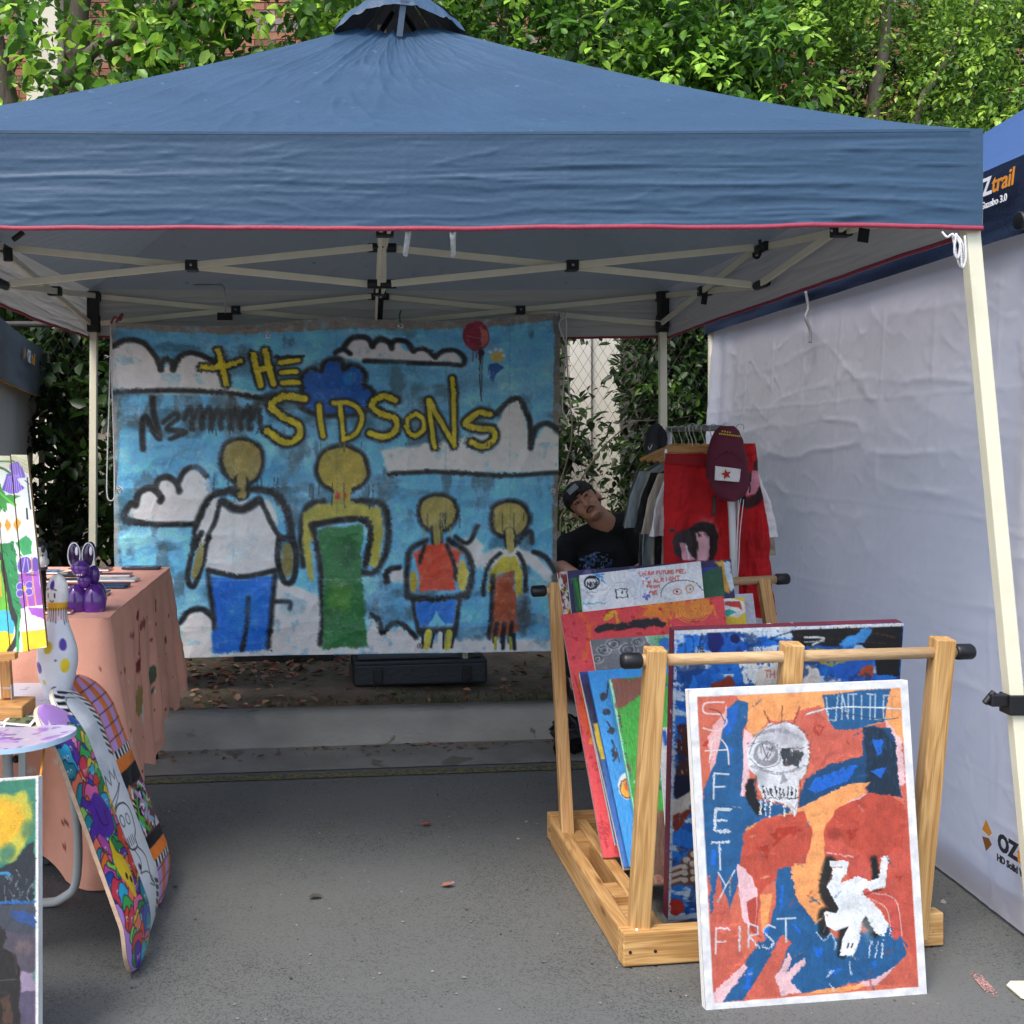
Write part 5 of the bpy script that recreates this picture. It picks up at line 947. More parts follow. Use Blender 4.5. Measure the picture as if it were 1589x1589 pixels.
A.text('F', 205, 590, 60, 110, 6, '#d8cfd2', dry=.28); A.text('I', 290, 580, 40, 110, 6, CH, dry=.28); A.text('R', 350, 570, 55, 100, 6, CH, dry=.28); A.text('S', 415, 575, 55, 100, 6, CH, dry=.28); A.text('T', 480, 545, 80, 100, 6, CH, dry=.28)
A.zoom(3.31, 1040, 950)
A.line([(275, 465), (180, 470), (175, 520), (260, 530), (290, 570), (240, 615), (170, 600)], 7, '#e0c4c2', dry=.25); A.line([(200, 500), (250, 515), (275, 560)], 3, '#5a2a28')
A.line([(200, 780), (215, 680), (240, 645), (290, 700), (300, 790)], 6, '#dcc', dry=.25); A.line([(180, 720), (290, 715)], 5, '#dcc', dry=.25); A.text('F', 225, 840, 75, 130, 7, CH, dry=.28); A.text('E', 230, 1020, 80, 120, 7, CH, dry=.28)
A.line([(800, 440), (810, 560), (850, 560), (860, 430)], 6, '#a9bac9', dry=.28, sm=False); A.text('NTITLE', 880, 425, 32, 125, 6, '#a9bac9', dx=43, dry=.28); A.line([(1140, 440), (1140, 545), (1190, 520), (1185, 450), (1140, 435)], 4, '#b98d68'); A.line([(695, 530), (800, 500), (950, 490), (1180, 500)], 6, '#d5dde2', dry=.2); A.line([(880, 520), (1080, 555), (1190, 545)], 2.5, '#3b3a3c')
A.line([(480, 510), (510, 575)], 4, '#6e3b20', sm=False); A.line([(575, 485), (570, 565)], 4, '#6e3b20', sm=False); A.line([(665, 490), (635, 570)], 4, '#6e3b20', sm=False)
# skull
A.poly([(395, 720), (430, 640), (500, 585), (590, 565), (670, 600), (710, 680), (715, 760), (700, 820), (660, 880), (660, 970), (640, 1060), (600, 1000), (470, 970), (440, 850), (400, 810)], '#d5d8db', 4); A.spray(560, 640, 110, 60, '#a5a2ab', .7); A.spray(640, 760, 60, 80, '#9fa2a8', .5); A.spray(470, 860, 40, 60, '#8d9096', .5); A.line([(430, 640), (560, 610), (680, 660)], 14, '#7f7f88', dry=.4, alpha=.6); A.line([(420, 800), (560, 840), (690, 800)], 12, '#74767e', dry=.45, alpha=.6)
A.ellipse(490, 735, 62, 66, '#8d8c93', rough=5); A.ellipse(485, 730, 40, 44, '#c5c5cb', rough=8, dry=.4); A.line([(470, 680), (500, 760), (520, 700), (480, 770)], 3, '#3c3d42'); A.poly([(575, 700), (640, 700), (680, 730), (665, 810), (590, 800), (570, 740)], '#3a3c42', 8, dry=.3); A.line([(570, 705), (690, 705)], 3, '#222')
A.poly([(395, 860), (430, 860), (445, 980), (480, 1020), (450, 1060), (400, 1000), (385, 920)], '#101316', 5, soft=2.5); A.poly([(580, 820), (600, 870), (560, 900)], '#9a9ca1', 5)
for k_ in range(9): A.line([(475 + k_ * 21, 905 + (k_ % 3) * 8), (485 + k_ * 20, 960 - (k_ % 2) * 10)], 6, '#23252a', sm=False, rough=3)
A.line([(440, 850), (450, 960), (560, 965), (660, 960), (665, 870)], 3, '#333'); A.line([(405, 740), (440, 650), (510, 590), (600, 570), (690, 620), (720, 720), (700, 820)], 2.2, '#444'); A.line([(400, 700), (470, 670), (550, 690), (560, 780), (470, 810), (410, 760)], 2, '#444')
for x0 in (465, 490, 515, 590, 640): A.line([(x0, 975), (x0 - 3, 1050 + (x0 % 3) * 8)], 5, '#e7e7e5', sm=False, rough=.5)
A.zoom()

_r = random.Random(5)
for _ in range(70):
    x0, y0 = _r.uniform(1085, 1400), _r.uniform(1085, 1540); a_ = _r.uniform(0, 3.1); l_ = _r.uniform(6, 22); A.line([(x0, y0), (x0 + l_ * math.cos(a_), y0 + l_ * math.sin(a_))], _r.uniform(1.2, 4), _r.choice(('#a83a2a', '#d98274', '#24659c', '#1b4a78', '#f2b884', '#8f3226')), dry=.5, alpha=.55)
A.spray(1235, 1150, 16, 22, '#a9a9ae', .5); A.spray(1320, 1400, 22, 16, '#b9c2c4', .45); A.spray(1345, 1440, 14, 22, '#c2c9cc', .45)
A.wear(.03); A.finish(1.3)
for a, b in (((1068, 1070), (1408, 1055)), ((1408, 1055), (1438, 1543)), ((1438, 1543), (1095, 1571)), ((1095, 1571), (1068, 1070))): A.line([a, b], 25, '#e6e7e8', sm=False, rough=.5, soft=.5)
A.wear(.03)
canvas('leaning_canvas', 'large skull canvas lettered SAFETY FIRST leaning in front of the timber rack', 'painting', *place(c, (2.80, 2.875), (2.69, 2.77)), A, th=.022)
# ---- blue skull painting behind the front rail
c = corners(1046, 978, 1402, 966, 1372, 1420, 1036, 1428)
A = Art(c, 236, 300, '#1c6fd0', 12, .1)
A.blotch(30, .5, '#0f4fa6', .8, 1); A.zoom(3.9725, 840, 860)
A.poly([(850, 440), (1540, 430), (1540, 520), (1300, 520), (1180, 480), (860, 500)], '#b9d4ea', 9, dry=.35); A.zoom(3.31, 1040, 950)
A.blotch(14, .6, '#cfdbe4', .8, 2, .05, (3, 1)); A.poly([(180, 100), (250, 90), (270, 160), (230, 240), (190, 170)], '#10206a', 6); A.ellipse(325, 140, 20, 28, '#10184f', rough=5); A.poly([(400, 180), (570, 170), (580, 370), (380, 370), (330, 250)], '#d5dfe6', 8, dry=.42)
A.poly([(610, 85), (1190, 60), (1180, 200), (1170, 340), (1060, 330), (1040, 230), (980, 170), (700, 180), (610, 160)], '#12171c', 6); A.line([(640, 120), (1180, 170)], 6, '#4a2a1c', dry=.5); A.line([(900, 80), (1150, 130)], 8, '#4a2a1c', dry=.5); A.line([(680, 130), (780, 135), (720, 170)], 8, '#c7ccd0', dry=.3); A.line([(680, 155), (780, 150)], 5, '#9aa3a8', dry=.3)
A.poly([(700, 190), (900, 190), (1030, 240), (860, 300), (720, 260)], '#8c8f46', 8, dry=.4); A.line([(820, 200), (1000, 215)], 6, '#dfe2dd', dry=.4); A.poly([(990, 80), (1030, 80), (1000, 150), (880, 190), (860, 160)], '#3f8fd6', 7); A.poly([(820, 290), (960, 230), (1060, 350), (830, 350)], '#1c5cc0', 8); A.poly([(980, 290), (1040, 270), (1030, 340), (950, 330)], '#a3482a', 7)
A.poly([(440, 300), (560, 270), (740, 275), (765, 350), (740, 400), (430, 400)], '#c9c8c4', 4); A.text('THIN', 478, 305, 20, 35, 4, '#b34a4a', dx=27); A.line([(130, 240), (160, 100)], 3, '#16202e'); A.text('ANGELS', 148, 238, 16, 22, 3, '#16202e', dx=0, dy=-24); A.line([(70, 130), (110, 130), (115, 200), (80, 240), (75, 160)], 3, '#16202e'); A.line([(180, 130), (160, 190), (190, 240)], 3, '#16202e')
A.line([(500, 140), (610, 100)], 4, '#13202c'); A.line([(500, 140), (600, 160)], 4, '#13202c'); A.poly([(200, 370), (310, 330), (320, 380), (210, 420)], '#7a3322', 6)
A.poly([(40, 640), (130, 660), (120, 1000), (20, 1000)], '#4a2620', 8, dry=.35); A.poly([(20, 850), (130, 850), (120, 950), (20, 960)], '#121a3a', 6)
A.zoom(3.611, 840, 1100)
A.poly([(760, 100), (850, 80), (850, 330), (760, 330)], '#4a2620', 9, dry=.35); A.poly([(750, 380), (850, 380), (850, 480), (760, 470)], '#101a38', 6); A.poly([(715, 530), (870, 450), (890, 540), (720, 630)], '#bdbdbb', 4); A.poly([(720, 600), (860, 560), (740, 700)], '#7a3320', 8, dry=.3); A.blotch(20, .62, '#12336e', .7, 8)
A.poly([(700, 920), (780, 860), (830, 800), (900, 790), (900, 980), (700, 1000)], '#6a4438', 6, dry=.25)
for (x0, y0) in ((810, 850), (850, 820), (800, 890), (845, 870), (800, 920), (850, 915), (800, 960), (850, 955), (890, 870), (890, 920)): A.ellipse(x0, y0, 21, 18, '#b9b7b3', rough=2); A.ring(x0, y0, 21, 18, 2, '#2a2420')
for y0 in (890, 925, 960): A.line([(705, y0 + 20), (780, y0 - 5)], 16, '#aeadaa', dry=.1)
A.ellipse(745, 1115, 50, 45, '#9a2a20', rough=8); A.poly([(700, 1160), (890, 1140), (890, 1175), (700, 1180)], '#9fb4cc', 5); A.zoom(); A.line([(1046, 981), (1402, 969)], 5, '#d8dde2', sm=False, dry=.3); A.line([(1049, 980), (1038, 1428)], 4, '#c5ccd2', sm=False, dry=.45); A.wear(.06)
M_MAR = mat('maroon_edge', '#5e1c30', .6, .2, 12, .3, 120, spots=(30, .68, '#c9bcbc'))
canvas('rack_canvas', 'deep blue canvas with maroon edges, black arrows and red lettering, standing behind the front rail', 'painting', *place(c, (2.985, 3.06), (3.10, 3.16)), A, M_MAR, th=.035)
# ---- canvases inside the rack, front to back; each: corners, depths
def rack_canvas(label, c, zt, zb, W, H, base, fn, seed, edge=None, th=.02):
    A = Art(c, W, H, base, seed, .08); fn(A); A.zoom(); A.wear(.05); canvas('rack_canvas', label, 'painting', *place(c, zt, zb), A, edge, th=th, group='canvases standing in the timber rack')
def f1(A):
    A.blotch(16, .5, '#7a3a2a', .9, 1, .05); A.blotch(22, .52, '#2aa02e', .95, 2, .05, (1, 1.6)); A.blotch(14, .6, '#1a57b0', .9, 3); A.blotch(10, .66, '#12161a', .9, 4); A.blotch(12, .68, '#63d8b0', .8, 5)
    A.poly([(945, 1055), (1000, 1050), (990, 1110), (955, 1115)], '#7c4432', 5, dry=.3); A.poly([(960, 1110), (1040, 1060), (1045, 1200), (985, 1230)], '#2fa12f', 7, dry=.3); A.poly([(985, 1290), (1045, 1280), (1045, 1380), (1000, 1380)], '#5a3a2c', 5, dry=.3); A.line([(947, 1058), (1004, 1375)], 5, '#8fdcc0', sm=False, dry=.3)
    A.text('NEW', 1010, 1362, 6, 9, 1.6, '#a06a5a')
rack_canvas('green and brown abstract canvas just left of the blue skull canvas', corners(945, 1054, 1180, 1036, 1215, 1366, 1005, 1374), 3.55, 3.19, 150, 190, '#3f7f5a', f1, 21, mat('mint_edge', '#7ac2ac', .6), .018)
def f2(A):
    A.ellipse(938, 1090, 5, 8, '#10203a', rough=1); A.line([(946, 1062), (943, 1092)], 3, '#10203a', sm=False); A.ellipse(944, 1118, 6, 6, '#10203a', rough=1); A.ring(937, 1089, 2, 2, 1, '#10203a')
    for (x0, y0) in ((945, 1135), (952, 1165), (955, 1180)): A.line([(x0, y0), (x0 + 5, y0 + 10), (x0 + 1, y0 + 18)], 3, '#0e1f3a')
    A.ellipse(952, 1150, 5, 6, '#0e1f3a'); A.ellipse(958, 1188, 5, 6, '#0e1f3a'); A.line([(960, 1178), (965, 1200)], 1.6, '#0e1f3a')
    A.ellipse(977, 1236, 15, 20, '#e8e8ea', rough=1); A.ellipse(977, 1240, 12, 15, '#e8a52c', rough=1); A.ellipse(978, 1236, 6, 8, '#d8602a', rough=1); A.ring(977, 1240, 12, 14, 1.5, '#222')
rack_canvas('bright blue canvas with black music notes between the green canvas and the red one', corners(912, 1042, 1120, 1024, 1160, 1330, 976, 1345), 3.62, 3.26, 150, 190, '#2492dc', f2, 22, mat('blue_edge', '#2b78c8', .6), .018)
def f3(A): A.poly([(900, 1060), (930, 1060), (945, 1130), (925, 1140)], '#241f4a', 2); A.poly([(922, 1132), (940, 1130), (950, 1190), (935, 1192)], '#e3c32e', 2); A.poly([(935, 1192), (955, 1190), (990, 1340), (965, 1350)], '#2468b8', 3)
rack_canvas('thin navy and yellow canvas showing as a strip left of the music note canvas', corners(903, 1062, 1100, 1046, 1150, 1332, 968, 1348), 3.655, 3.30, 110, 150, '#253a6a', f3, 23, None, .02)
def f4(A):
    A.blotch(14, .6, '#141c5e', .9, 1); A.line([(900, 1044), (1060, 1032)], 6, '#30439c', sm=False)
rack_canvas('dark indigo canvas whose top edge shows above the navy and yellow strip', corners(899, 1043, 1110, 1026, 1150, 1290, 955, 1310), 3.70, 3.37, 90, 110, '#2a2f6e', f4, 24, M_CANVAS, .02)
def f5(A):
    A.zoom(3.9725, 840, 860); A.blotch(16, .5, '#8d9094', .9, 1, .15); rn = random.Random(5)
    for cx_, cy_, r_ in ((390, 600, 42), (545, 600, 55), (600, 545, 34), (450, 560, 45), (350, 660, 34), (600, 660, 40)):
        for q in range(6): A.line([(cx_ + (r_ - q * 7) * math.cos(a + q) * 1.1, cy_ + (r_ - q * 7) * math.sin(a + q) * .8) for a in np.linspace(0, 4.6, 9)], 6, ('#c9cbcd', '#5d6064', '#3a3c40')[q % 3], alpha=.8)
    A.poly([(655, 490), (830, 480), (830, 655), (745, 655), (660, 540)], '#8fc4a0', 4); A.line([(655, 490), (670, 560), (760, 640)], 4, '#e8eeee')
    for q in range(26): A.line([(700 + rn.uniform(-20, 120), 500 + rn.uniform(0, 100)), (730 + rn.uniform(-20, 90), 560 + rn.uniform(-40, 60)), (760 + rn.uniform(-30, 60), 520 + rn.uniform(0, 110))], 4, rn.choice(('#2f9f3f', '#5fbf4f', '#2d8f4a')), alpha=.8)
    A.ellipse(770, 560, 30, 45, '#2b78c8', rough=6, dry=.2); A.poly([(750, 638), (830, 628), (830, 655), (755, 660)], '#e0c93a', 2)
rack_canvas('grey swirl canvas with a green scribbled globe, in front of the red canvas', corners(916, 993, 1140, 978, 1175, 1210, 960, 1230), 3.80, 3.51, 150, 160, '#75787c', f5, 25, M_CANVAS, .02)
def f6(A):
    A.zoom(3.9725, 840, 860); A.blotch(40, .55, '#e34a42', .7, 1, .2)
    OO = '#ef8a2e'
    for q in ([(235, 370), (270, 420), (300, 520), (330, 700)], [(330, 440), (300, 480), (280, 700), (260, 640)], [(590, 400), (620, 370), (700, 320)]): A.line(q, 14, '#e8632c', dry=.35, rough=6)
    A.poly([(370, 400), (400, 355), (445, 350), (430, 400), (380, 430)], '#eab22e', 6); A.poly([(590, 320), (700, 290), (900, 270), (1040, 270), (1060, 400), (900, 420), (780, 440), (730, 400), (600, 410), (640, 350)], OO, 10, dry=.4); A.line([(700, 330), (760, 440), (790, 470)], 16, OO, dry=.25); A.line([(450, 360), (470, 450)], 12, '#e8a52c', dry=.3)
    for r_ in (25, 45, 65, 85, 105): A.ring(930, 370, r_, r_ * .8, 5, '#e9a23c' if r_ % 2 else '#e0662c', dry=.3, alpha=.8)
    A.poly([(330, 490), (350, 455), (480, 440), (710, 410), (760, 450), (750, 475), (600, 478), (420, 500), (340, 520)], '#191a1c', 7); A.line([(1060, 330), (1080, 420)], 8, OO, dry=.4)
    A.poly([(230, 760), (300, 900), (330, 1160), (300, 1100), (240, 900)], '#e26a20', 9); A.line([(215, 810), (260, 960), (310, 1080)], 5, '#b03018'); A.line([(250, 960), (290, 1000), (300, 1090)], 5, '#b03018')
    A.zoom(3.611, 840, 1100); A.poly([(215, 20), (260, 10), (310, 200), (290, 270), (250, 180)], '#e2591f', 8); A.ellipse(290, 250, 14, 20, '#f0a02c', rough=5); A.blotch(9, .68, '#b5182a', .7, 6)
    for q in range(8): A.ring(350 + 6 * (q % 3), 680 + q * 8, 26, 14, 2.4, '#b01828')
rack_canvas('tall coral red canvas with orange swirls and a black streak near its top', corners(870, 954, 1122, 925, 1170, 1315, 936, 1331), 3.88, 3.42, 200, 290, '#e5474f', f6, 26, mat('pink_edge', '#d9a6a6', .6), .022)
def f7(A):
    A.zoom(3.9725, 840, 860); A.blotch(30, .56, '#dfe6f0', .8, 1, .15); A.line([(255, 320), (400, 315)], 5, '#59b8cc')
    for q in ([(300, 110), (380, 150)], [(320, 140), (390, 120)], [(340, 110), (360, 180)], [(370, 160), (395, 185)], [(250, 110), (330, 105)]): A.line(q, 6, '#3f9fe0', sm=False, dry=.2)
    A.ring(310, 180, 44, 42, 6, '#14171a'); A.ring(306, 182, 36, 36, 3, '#14171a'); A.text('NEW', 285, 178, 14, 26, 4, '#14171a'); A.line([(290, 150), (330, 150)], 6, '#14171a'); A.line([(278, 243), (328, 240)], 3, '#8d9296')
    A.line([(455, 228), (523, 222), (535, 278), (462, 280), (456, 228)], 4, '#33363a', sm=False); A.ellipse(493, 245, 5, 8, '#33363a')
    RR = '#d0564a'; A.text('DEAR', 605, 112, 18, 24, 4, RR, dy=-1); A.text('FUTURE', 710, 108, 14, 22, 4, RR, dx=18, dy=-1); A.text('ME,', 830, 98, 20, 24, 4, RR, dx=26); A.text("I'M", 620, 172, 16, 22, 4, RR, dx=18); A.text('ALRIGHT', 690, 160, 17, 24, 4, RR, dx=24, dy=-3); A.text('FROM', 650, 200, 15, 20, 4, RR, dx=21); A.text('ME', 668, 238, 20, 22, 4, RR, dx=26)
    A.line([(645, 160), (665, 150)], 5, '#4a5ac0', sm=False); A.line([(625, 280), (665, 270)], 8, '#5a66c8', dry=.4); A.line([(640, 255), (650, 295)], 6, '#5a66c8', dry=.4)
    A.line([(738, 275), (745, 230), (790, 185), (870, 170), (950, 185), (1000, 240)], 3, '#33363a'); A.ring(838, 245, 26, 18, 4, '#dd6a3c'); A.ring(915, 225, 22, 26, 5, '#e8a266'); A.ellipse(835, 245, 7, 9, '#33363a'); A.ellipse(917, 225, 6, 8, '#33363a')
    A.line([(380, 300), (420, 230), (470, 180), (540, 190)], 2, '#b9bfc6'); A.line([(290, 250), (400, 220), (440, 170)], 2, '#c2c8ce')
rack_canvas('white sketch canvas with red handwriting DEAR FUTURE ME, standing above the red canvas', corners(899, 893, 1087, 871, 1112, 1120, 925, 1140), 3.985, 3.683, 230, 240, '#eceef0', f7, 27, M_CANVAS, .02)
def f8(A): A.zoom(3.9725, 840, 860); A.poly([(980, 110), (1090, 85), (1120, 100), (1150, 350), (1000, 350)], '#245c3c', 3); A.poly([(980, 40), (1060, 40), (1080, 90), (985, 130)], '#2b3f8f', 4); A.blotch(20, .6, '#1c6b3c', .6, 2); A.line([(205, 140), (250, 350)], 14, '#2f9a3c', sm=False)
rack_canvas('canvas with a dark green corner showing right of the white sketch canvas', corners(889, 897, 1120, 879, 1145, 1120, 915, 1130), 4.01, 3.725, 120, 120, '#2f5a44', f8, 28, mat('green_edge', '#3a8a45', .6), .018)
def f9(A): A.zoom(3.9725, 840, 860); A.blotch(14, .6, '#8a7ba8', .7, 1); A.poly([(1070, 50), (1120, 45), (1170, 200), (1160, 260), (1120, 240), (1110, 90)], '#e0a23c', 5, dry=.2); A.poly([(1120, 60), (1160, 50), (1200, 230), (1170, 250)], '#c9dde6', 5, dry=.25); A.line([(150, 95), (1000, 65)], 5, '#1c1c28', dry=.4)
rack_canvas('violet and orange canvas forming the rearmost big sheet in the rack', corners(880, 886, 1134, 868, 1160, 1110, 906, 1130), 4.04, 3.755, 150, 130, '#33305e', f9, 29, None, .018)
def f10(A): A.zoom(3.9725, 840, 860); A.blotch(10, .52, '#7a1c24', .9, 1); A.blotch(9, .6, '#16181c', .9, 2); A.blotch(9, .64, '#e0b83a', .9, 3)
rack_canvas('small white canvas splashed with dark red at the far left back of the rack', corners(865, 888, 1000, 878, 1020, 1080, 896, 1100), 4.065, 3.81, 80, 110, '#d5d2cc', f10, 30, None, .018)
def f11(A):
    A.zoom(3.9725, 840, 860); A.poly([(1080, 290), (1150, 275), (1250, 300), (1255, 370), (1180, 400), (1080, 390)], '#e8e8e4', 6); A.poly([(1100, 300), (1220, 300), (1240, 350), (1180, 340)], '#c0392e', 5); A.poly([(1140, 350), (1200, 370), (1150, 400), (1120, 380)], '#2aa89c', 6)
rack_canvas('small yellow canvas with red and teal marks peeping out right of the red canvas', corners(1060, 934, 1155, 927, 1166, 1060, 1075, 1070), 3.93, 3.765, 90, 110, '#e6c82c', f11, 31, None, .014)
rack_canvas('plain pale grey canvas beside the small yellow one near the rear right post', corners(1090, 925, 1168, 921, 1182, 1040, 1100, 1050), 3.975, 3.82, 30, 40, '#c3c6d2', lambda A: None, 32, None, .014)
def f13(A): A.zoom(3.9725, 840, 860); A.poly([(735, 1090), (765, 1085), (795, 1180), (760, 1190)], '#2462b8', 2)
rack_canvas('white edged blue striped canvas seen low between the green canvas and the blue skull canvas', corners(1022, 1130, 1200, 1125, 1215, 1360, 1040, 1370), 3.20, 3.125, 70, 90, '#d6dade', f13, 33, None, .014)
# ================================================================== LONG TABLE WITH SALMON CLOTH
TX, TN, TF, TH = -.822, 3.52, 4.95, .815      # right edge, near end, far end, height
TXL = -1.50
tb = thing('folding_table', 'long folding table on dark legs hidden under the salmon cloth', 'table', (-1.16, 4.2, 0))
M_GRAYM = mat('dark_grey_steel', '#33373c', .45, .08, 20, metal=.3)
mesh('tabletop', box(((TX - .075 + TXL) / 2, (TN + TF) / 2, TH - .03), (TX - .075 - TXL, TF - TN - .03, .04)), mat('table_plastic', '#cfcfca', .5, .05), tb, bevel=.01)
for z in (TN + .2, TF - .16):
    for x in (TX - .10, TXL + .1): mesh('leg', tube([(x, z, 0.02), (x, z, TH - .05)], .0145, 10), M_GRAYM, tb, True); mesh('rubber_foot', tube([(x, z, 0), (x, z, .05)], [.02, .018], 12), M_BLK, tb, True)
    mesh('cross_bar', tube([(TX - .10, z, .10), (TXL + .1, z, .10)], .011, 8), M_GRAYM, tb, True)
M_CLOTH = mat('salmon_cotton', '#e39a82', .9, .06, 3, .25, 260)
# drape: path runs along the front edge, round the corner, down the long side
path = []; rc = .035
for x in np.linspace(TXL, TX - rc, 130)[:-1]: path.append((x, TN, 0, -1))
for a in np.linspace(-math.pi / 2, 0, 14): path.append((TX - rc + rc * math.cos(a), TN + rc + rc * math.sin(a), math.cos(a), math.sin(a)))
for i, z in enumerate(np.linspace(TN + rc, TF - rc, 230)[1:]): path.append((TX - .055 * (z - TN) / (TF - TN), z, 1, 0))
for a in np.linspace(0, math.pi / 2, 12)[1:]: path.append((TX - .055 - rc + rc * math.cos(a), TF - rc + rc * math.sin(a), math.cos(a), math.sin(a)))
for x in np.linspace(TX - .055 - rc, TXL, 60)[1:]: path.append((x, TF, 0, 1))
path = np.array(path); seg = np.r_[0, np.cumsum(np.linalg.norm(np.diff(path[:, :2], axis=0), axis=1))]; nP = len(path); nT = 70
sc_ = seg[129 + 6]        # arc length at the near right corner
t = np.linspace(0, 1, nT)[:, None]; s = seg[None]; ds = s - sc_
hem = np.where(ds < 0, .12 + .04 * np.sin(s * 9) - .13 * np.exp(-(ds / .16) ** 2), .02 + .27 * np.clip(ds / 1.35, 0, 1) ** .8 + .05 * np.clip(np.sin(ds * 13 + .6), 0, 1) * np.clip(ds * 3, 0, 1) - .02)
hem = hem + (fbm(s * 9, s * 0 + 2, 4, 2) - .5) * .04
L_ = TH + .003 - hem
fold = (np.sin(s * 34 + 1.2 * np.sin(s * 5)) * .5 + np.sin(s * 17 + 2) * .5 + (fbm(s * 8, t * 1.5, 6, 3) - .5) * 1.4)
corner = np.exp(-((ds - .02) / .14) ** 2)
off = .004 + fold * .028 * t ** .8 + corner * .13 * t ** 1.2 + .035 * t * np.clip(ds, 0, 1.4) ** .5 + (ridge(s * 5 + t, t * 7, 8, 3) - .35) * .006 * np.clip(t * 6, 0, 1)
off = off + .05 * np.clip(ds - 1.25, 0, .2) * 5 * t
cr = np.clip(t * 14, 0, 1)
X = path[None, :, 0] + path[None, :, 2] * off * cr; Y = path[None, :, 1] + path[None, :, 3] * off * cr; Z = TH + .004 - L_ * t
side = np.clip(Z, .006, 2)
V = np.stack([X, Y, side], -1).reshape(-1, 3)
tc_ = thing('tablecloth', 'paint-stained salmon pink cloth draped over the long table', 'tablecloth', (-1.16, 4.2, TH))
# paint stains as a colour attribute
SS = np.broadcast_to(ds, X.shape); TT = np.broadcast_to(t, X.shape)
base = np.ones(X.shape + (3,)) * np.array(lin('#f5b094')); base *= (1 + .12 * (fbm(SS * 6, TT * 6, 31, 4) - .5))[..., None]
warp = (fbm(SS * 30, TT * 30, 33, 4) - .5)
def stain(s0, z0, rs_, rz, col, jag=.9):
    d = ((SS - s0) / rs_) ** 2 + ((Z - z0) / rz) ** 2 + warp * jag * 2; m = np.clip((1.05 - d) * 6, 0, 1)[..., None]; base[:] = base * (1 - m) + np.array(lin(col)) * m
stain(.22, .40, .075, .05, '#3a3a3a'); stain(.24, .46, .06, .03, '#9a6450'); stain(.74, .48, .05, .030, '#5a6a50'); stain(.75, .42, .02, .012, '#5a6a50'); stain(.50, .75, .035, .022, '#8d2a34'); stain(.50, .65, .022, .06, '#cf8474'); stain(.47, .57, .035, .024, '#96303a'); stain(.47, .44, .05, .05, '#a28c4a')
stain(.50, .38, .022, .045, '#e8dcd2'); stain(.36, .70, .05, .012, '#b06a5c', 1.5); stain(.62, .70, .05, .02, '#a0524c', 1.6); stain(1.1, .55, .03, .014, '#7a4440', 1.4); stain(.30, .55, .006, .008, '#e8dcd4'); stain(.72, .70, .03, .015, '#9a4a44', 1.6); stain(.25, .60, .018, .02, '#a04a48', 1.6); stain(.95, .72, .01, .03, '#5a3a3a', 1.3); stain(-.62, .35, .03, .02, '#4a2030', 1.4); stain(-.50, .33, .025, .018, '#5a2434', 1.4); stain(-.42, .3, .012, .012, '#3a4f8a'); stain(-.55, .24, .06, .03, '#9a5a4c', 1.2)
rs = np.random.RandomState(3)
for _ in range(60): stain(rs.uniform(-.7, 1.4), rs.uniform(.05, .8), rs.uniform(.004, .016), rs.uniform(.002, .009), ('#8d2a34', '#4a2a2c', '#e8dcd4', '#6a3434')[rs.randint(4)], .4)
M_CLOTHA = mat('stained_cotton', '#ffffff', .9, .07, 5, .35, 330, attr=True)
mesh('drape', (V, gridF(nP, nT)), M_CLOTHA, tc_, True, col=base.reshape(-1, 3))
u, v = np.meshgrid(np.linspace(0, 1, 60), np.linspace(0, 1, 90)); xr = TX - .002 - .055 * v
V = np.stack([TXL + (xr - TXL) * u, TN + .002 + (TF - TN - .004) * v, TH + .0045 + (fbm(u * 4, v * 8, 4) - .5) * .004], -1)
cc = np.ones(V.shape) * np.array(lin('#efae98')) * (1 + .1 * (fbm(u * 6, v * 9, 12) - .5))[..., None]
mesh('top_cover', (V.reshape(-1, 3), gridF(60, 90)), M_CLOTHA, tc_, True, col=cc.reshape(-1, 3))
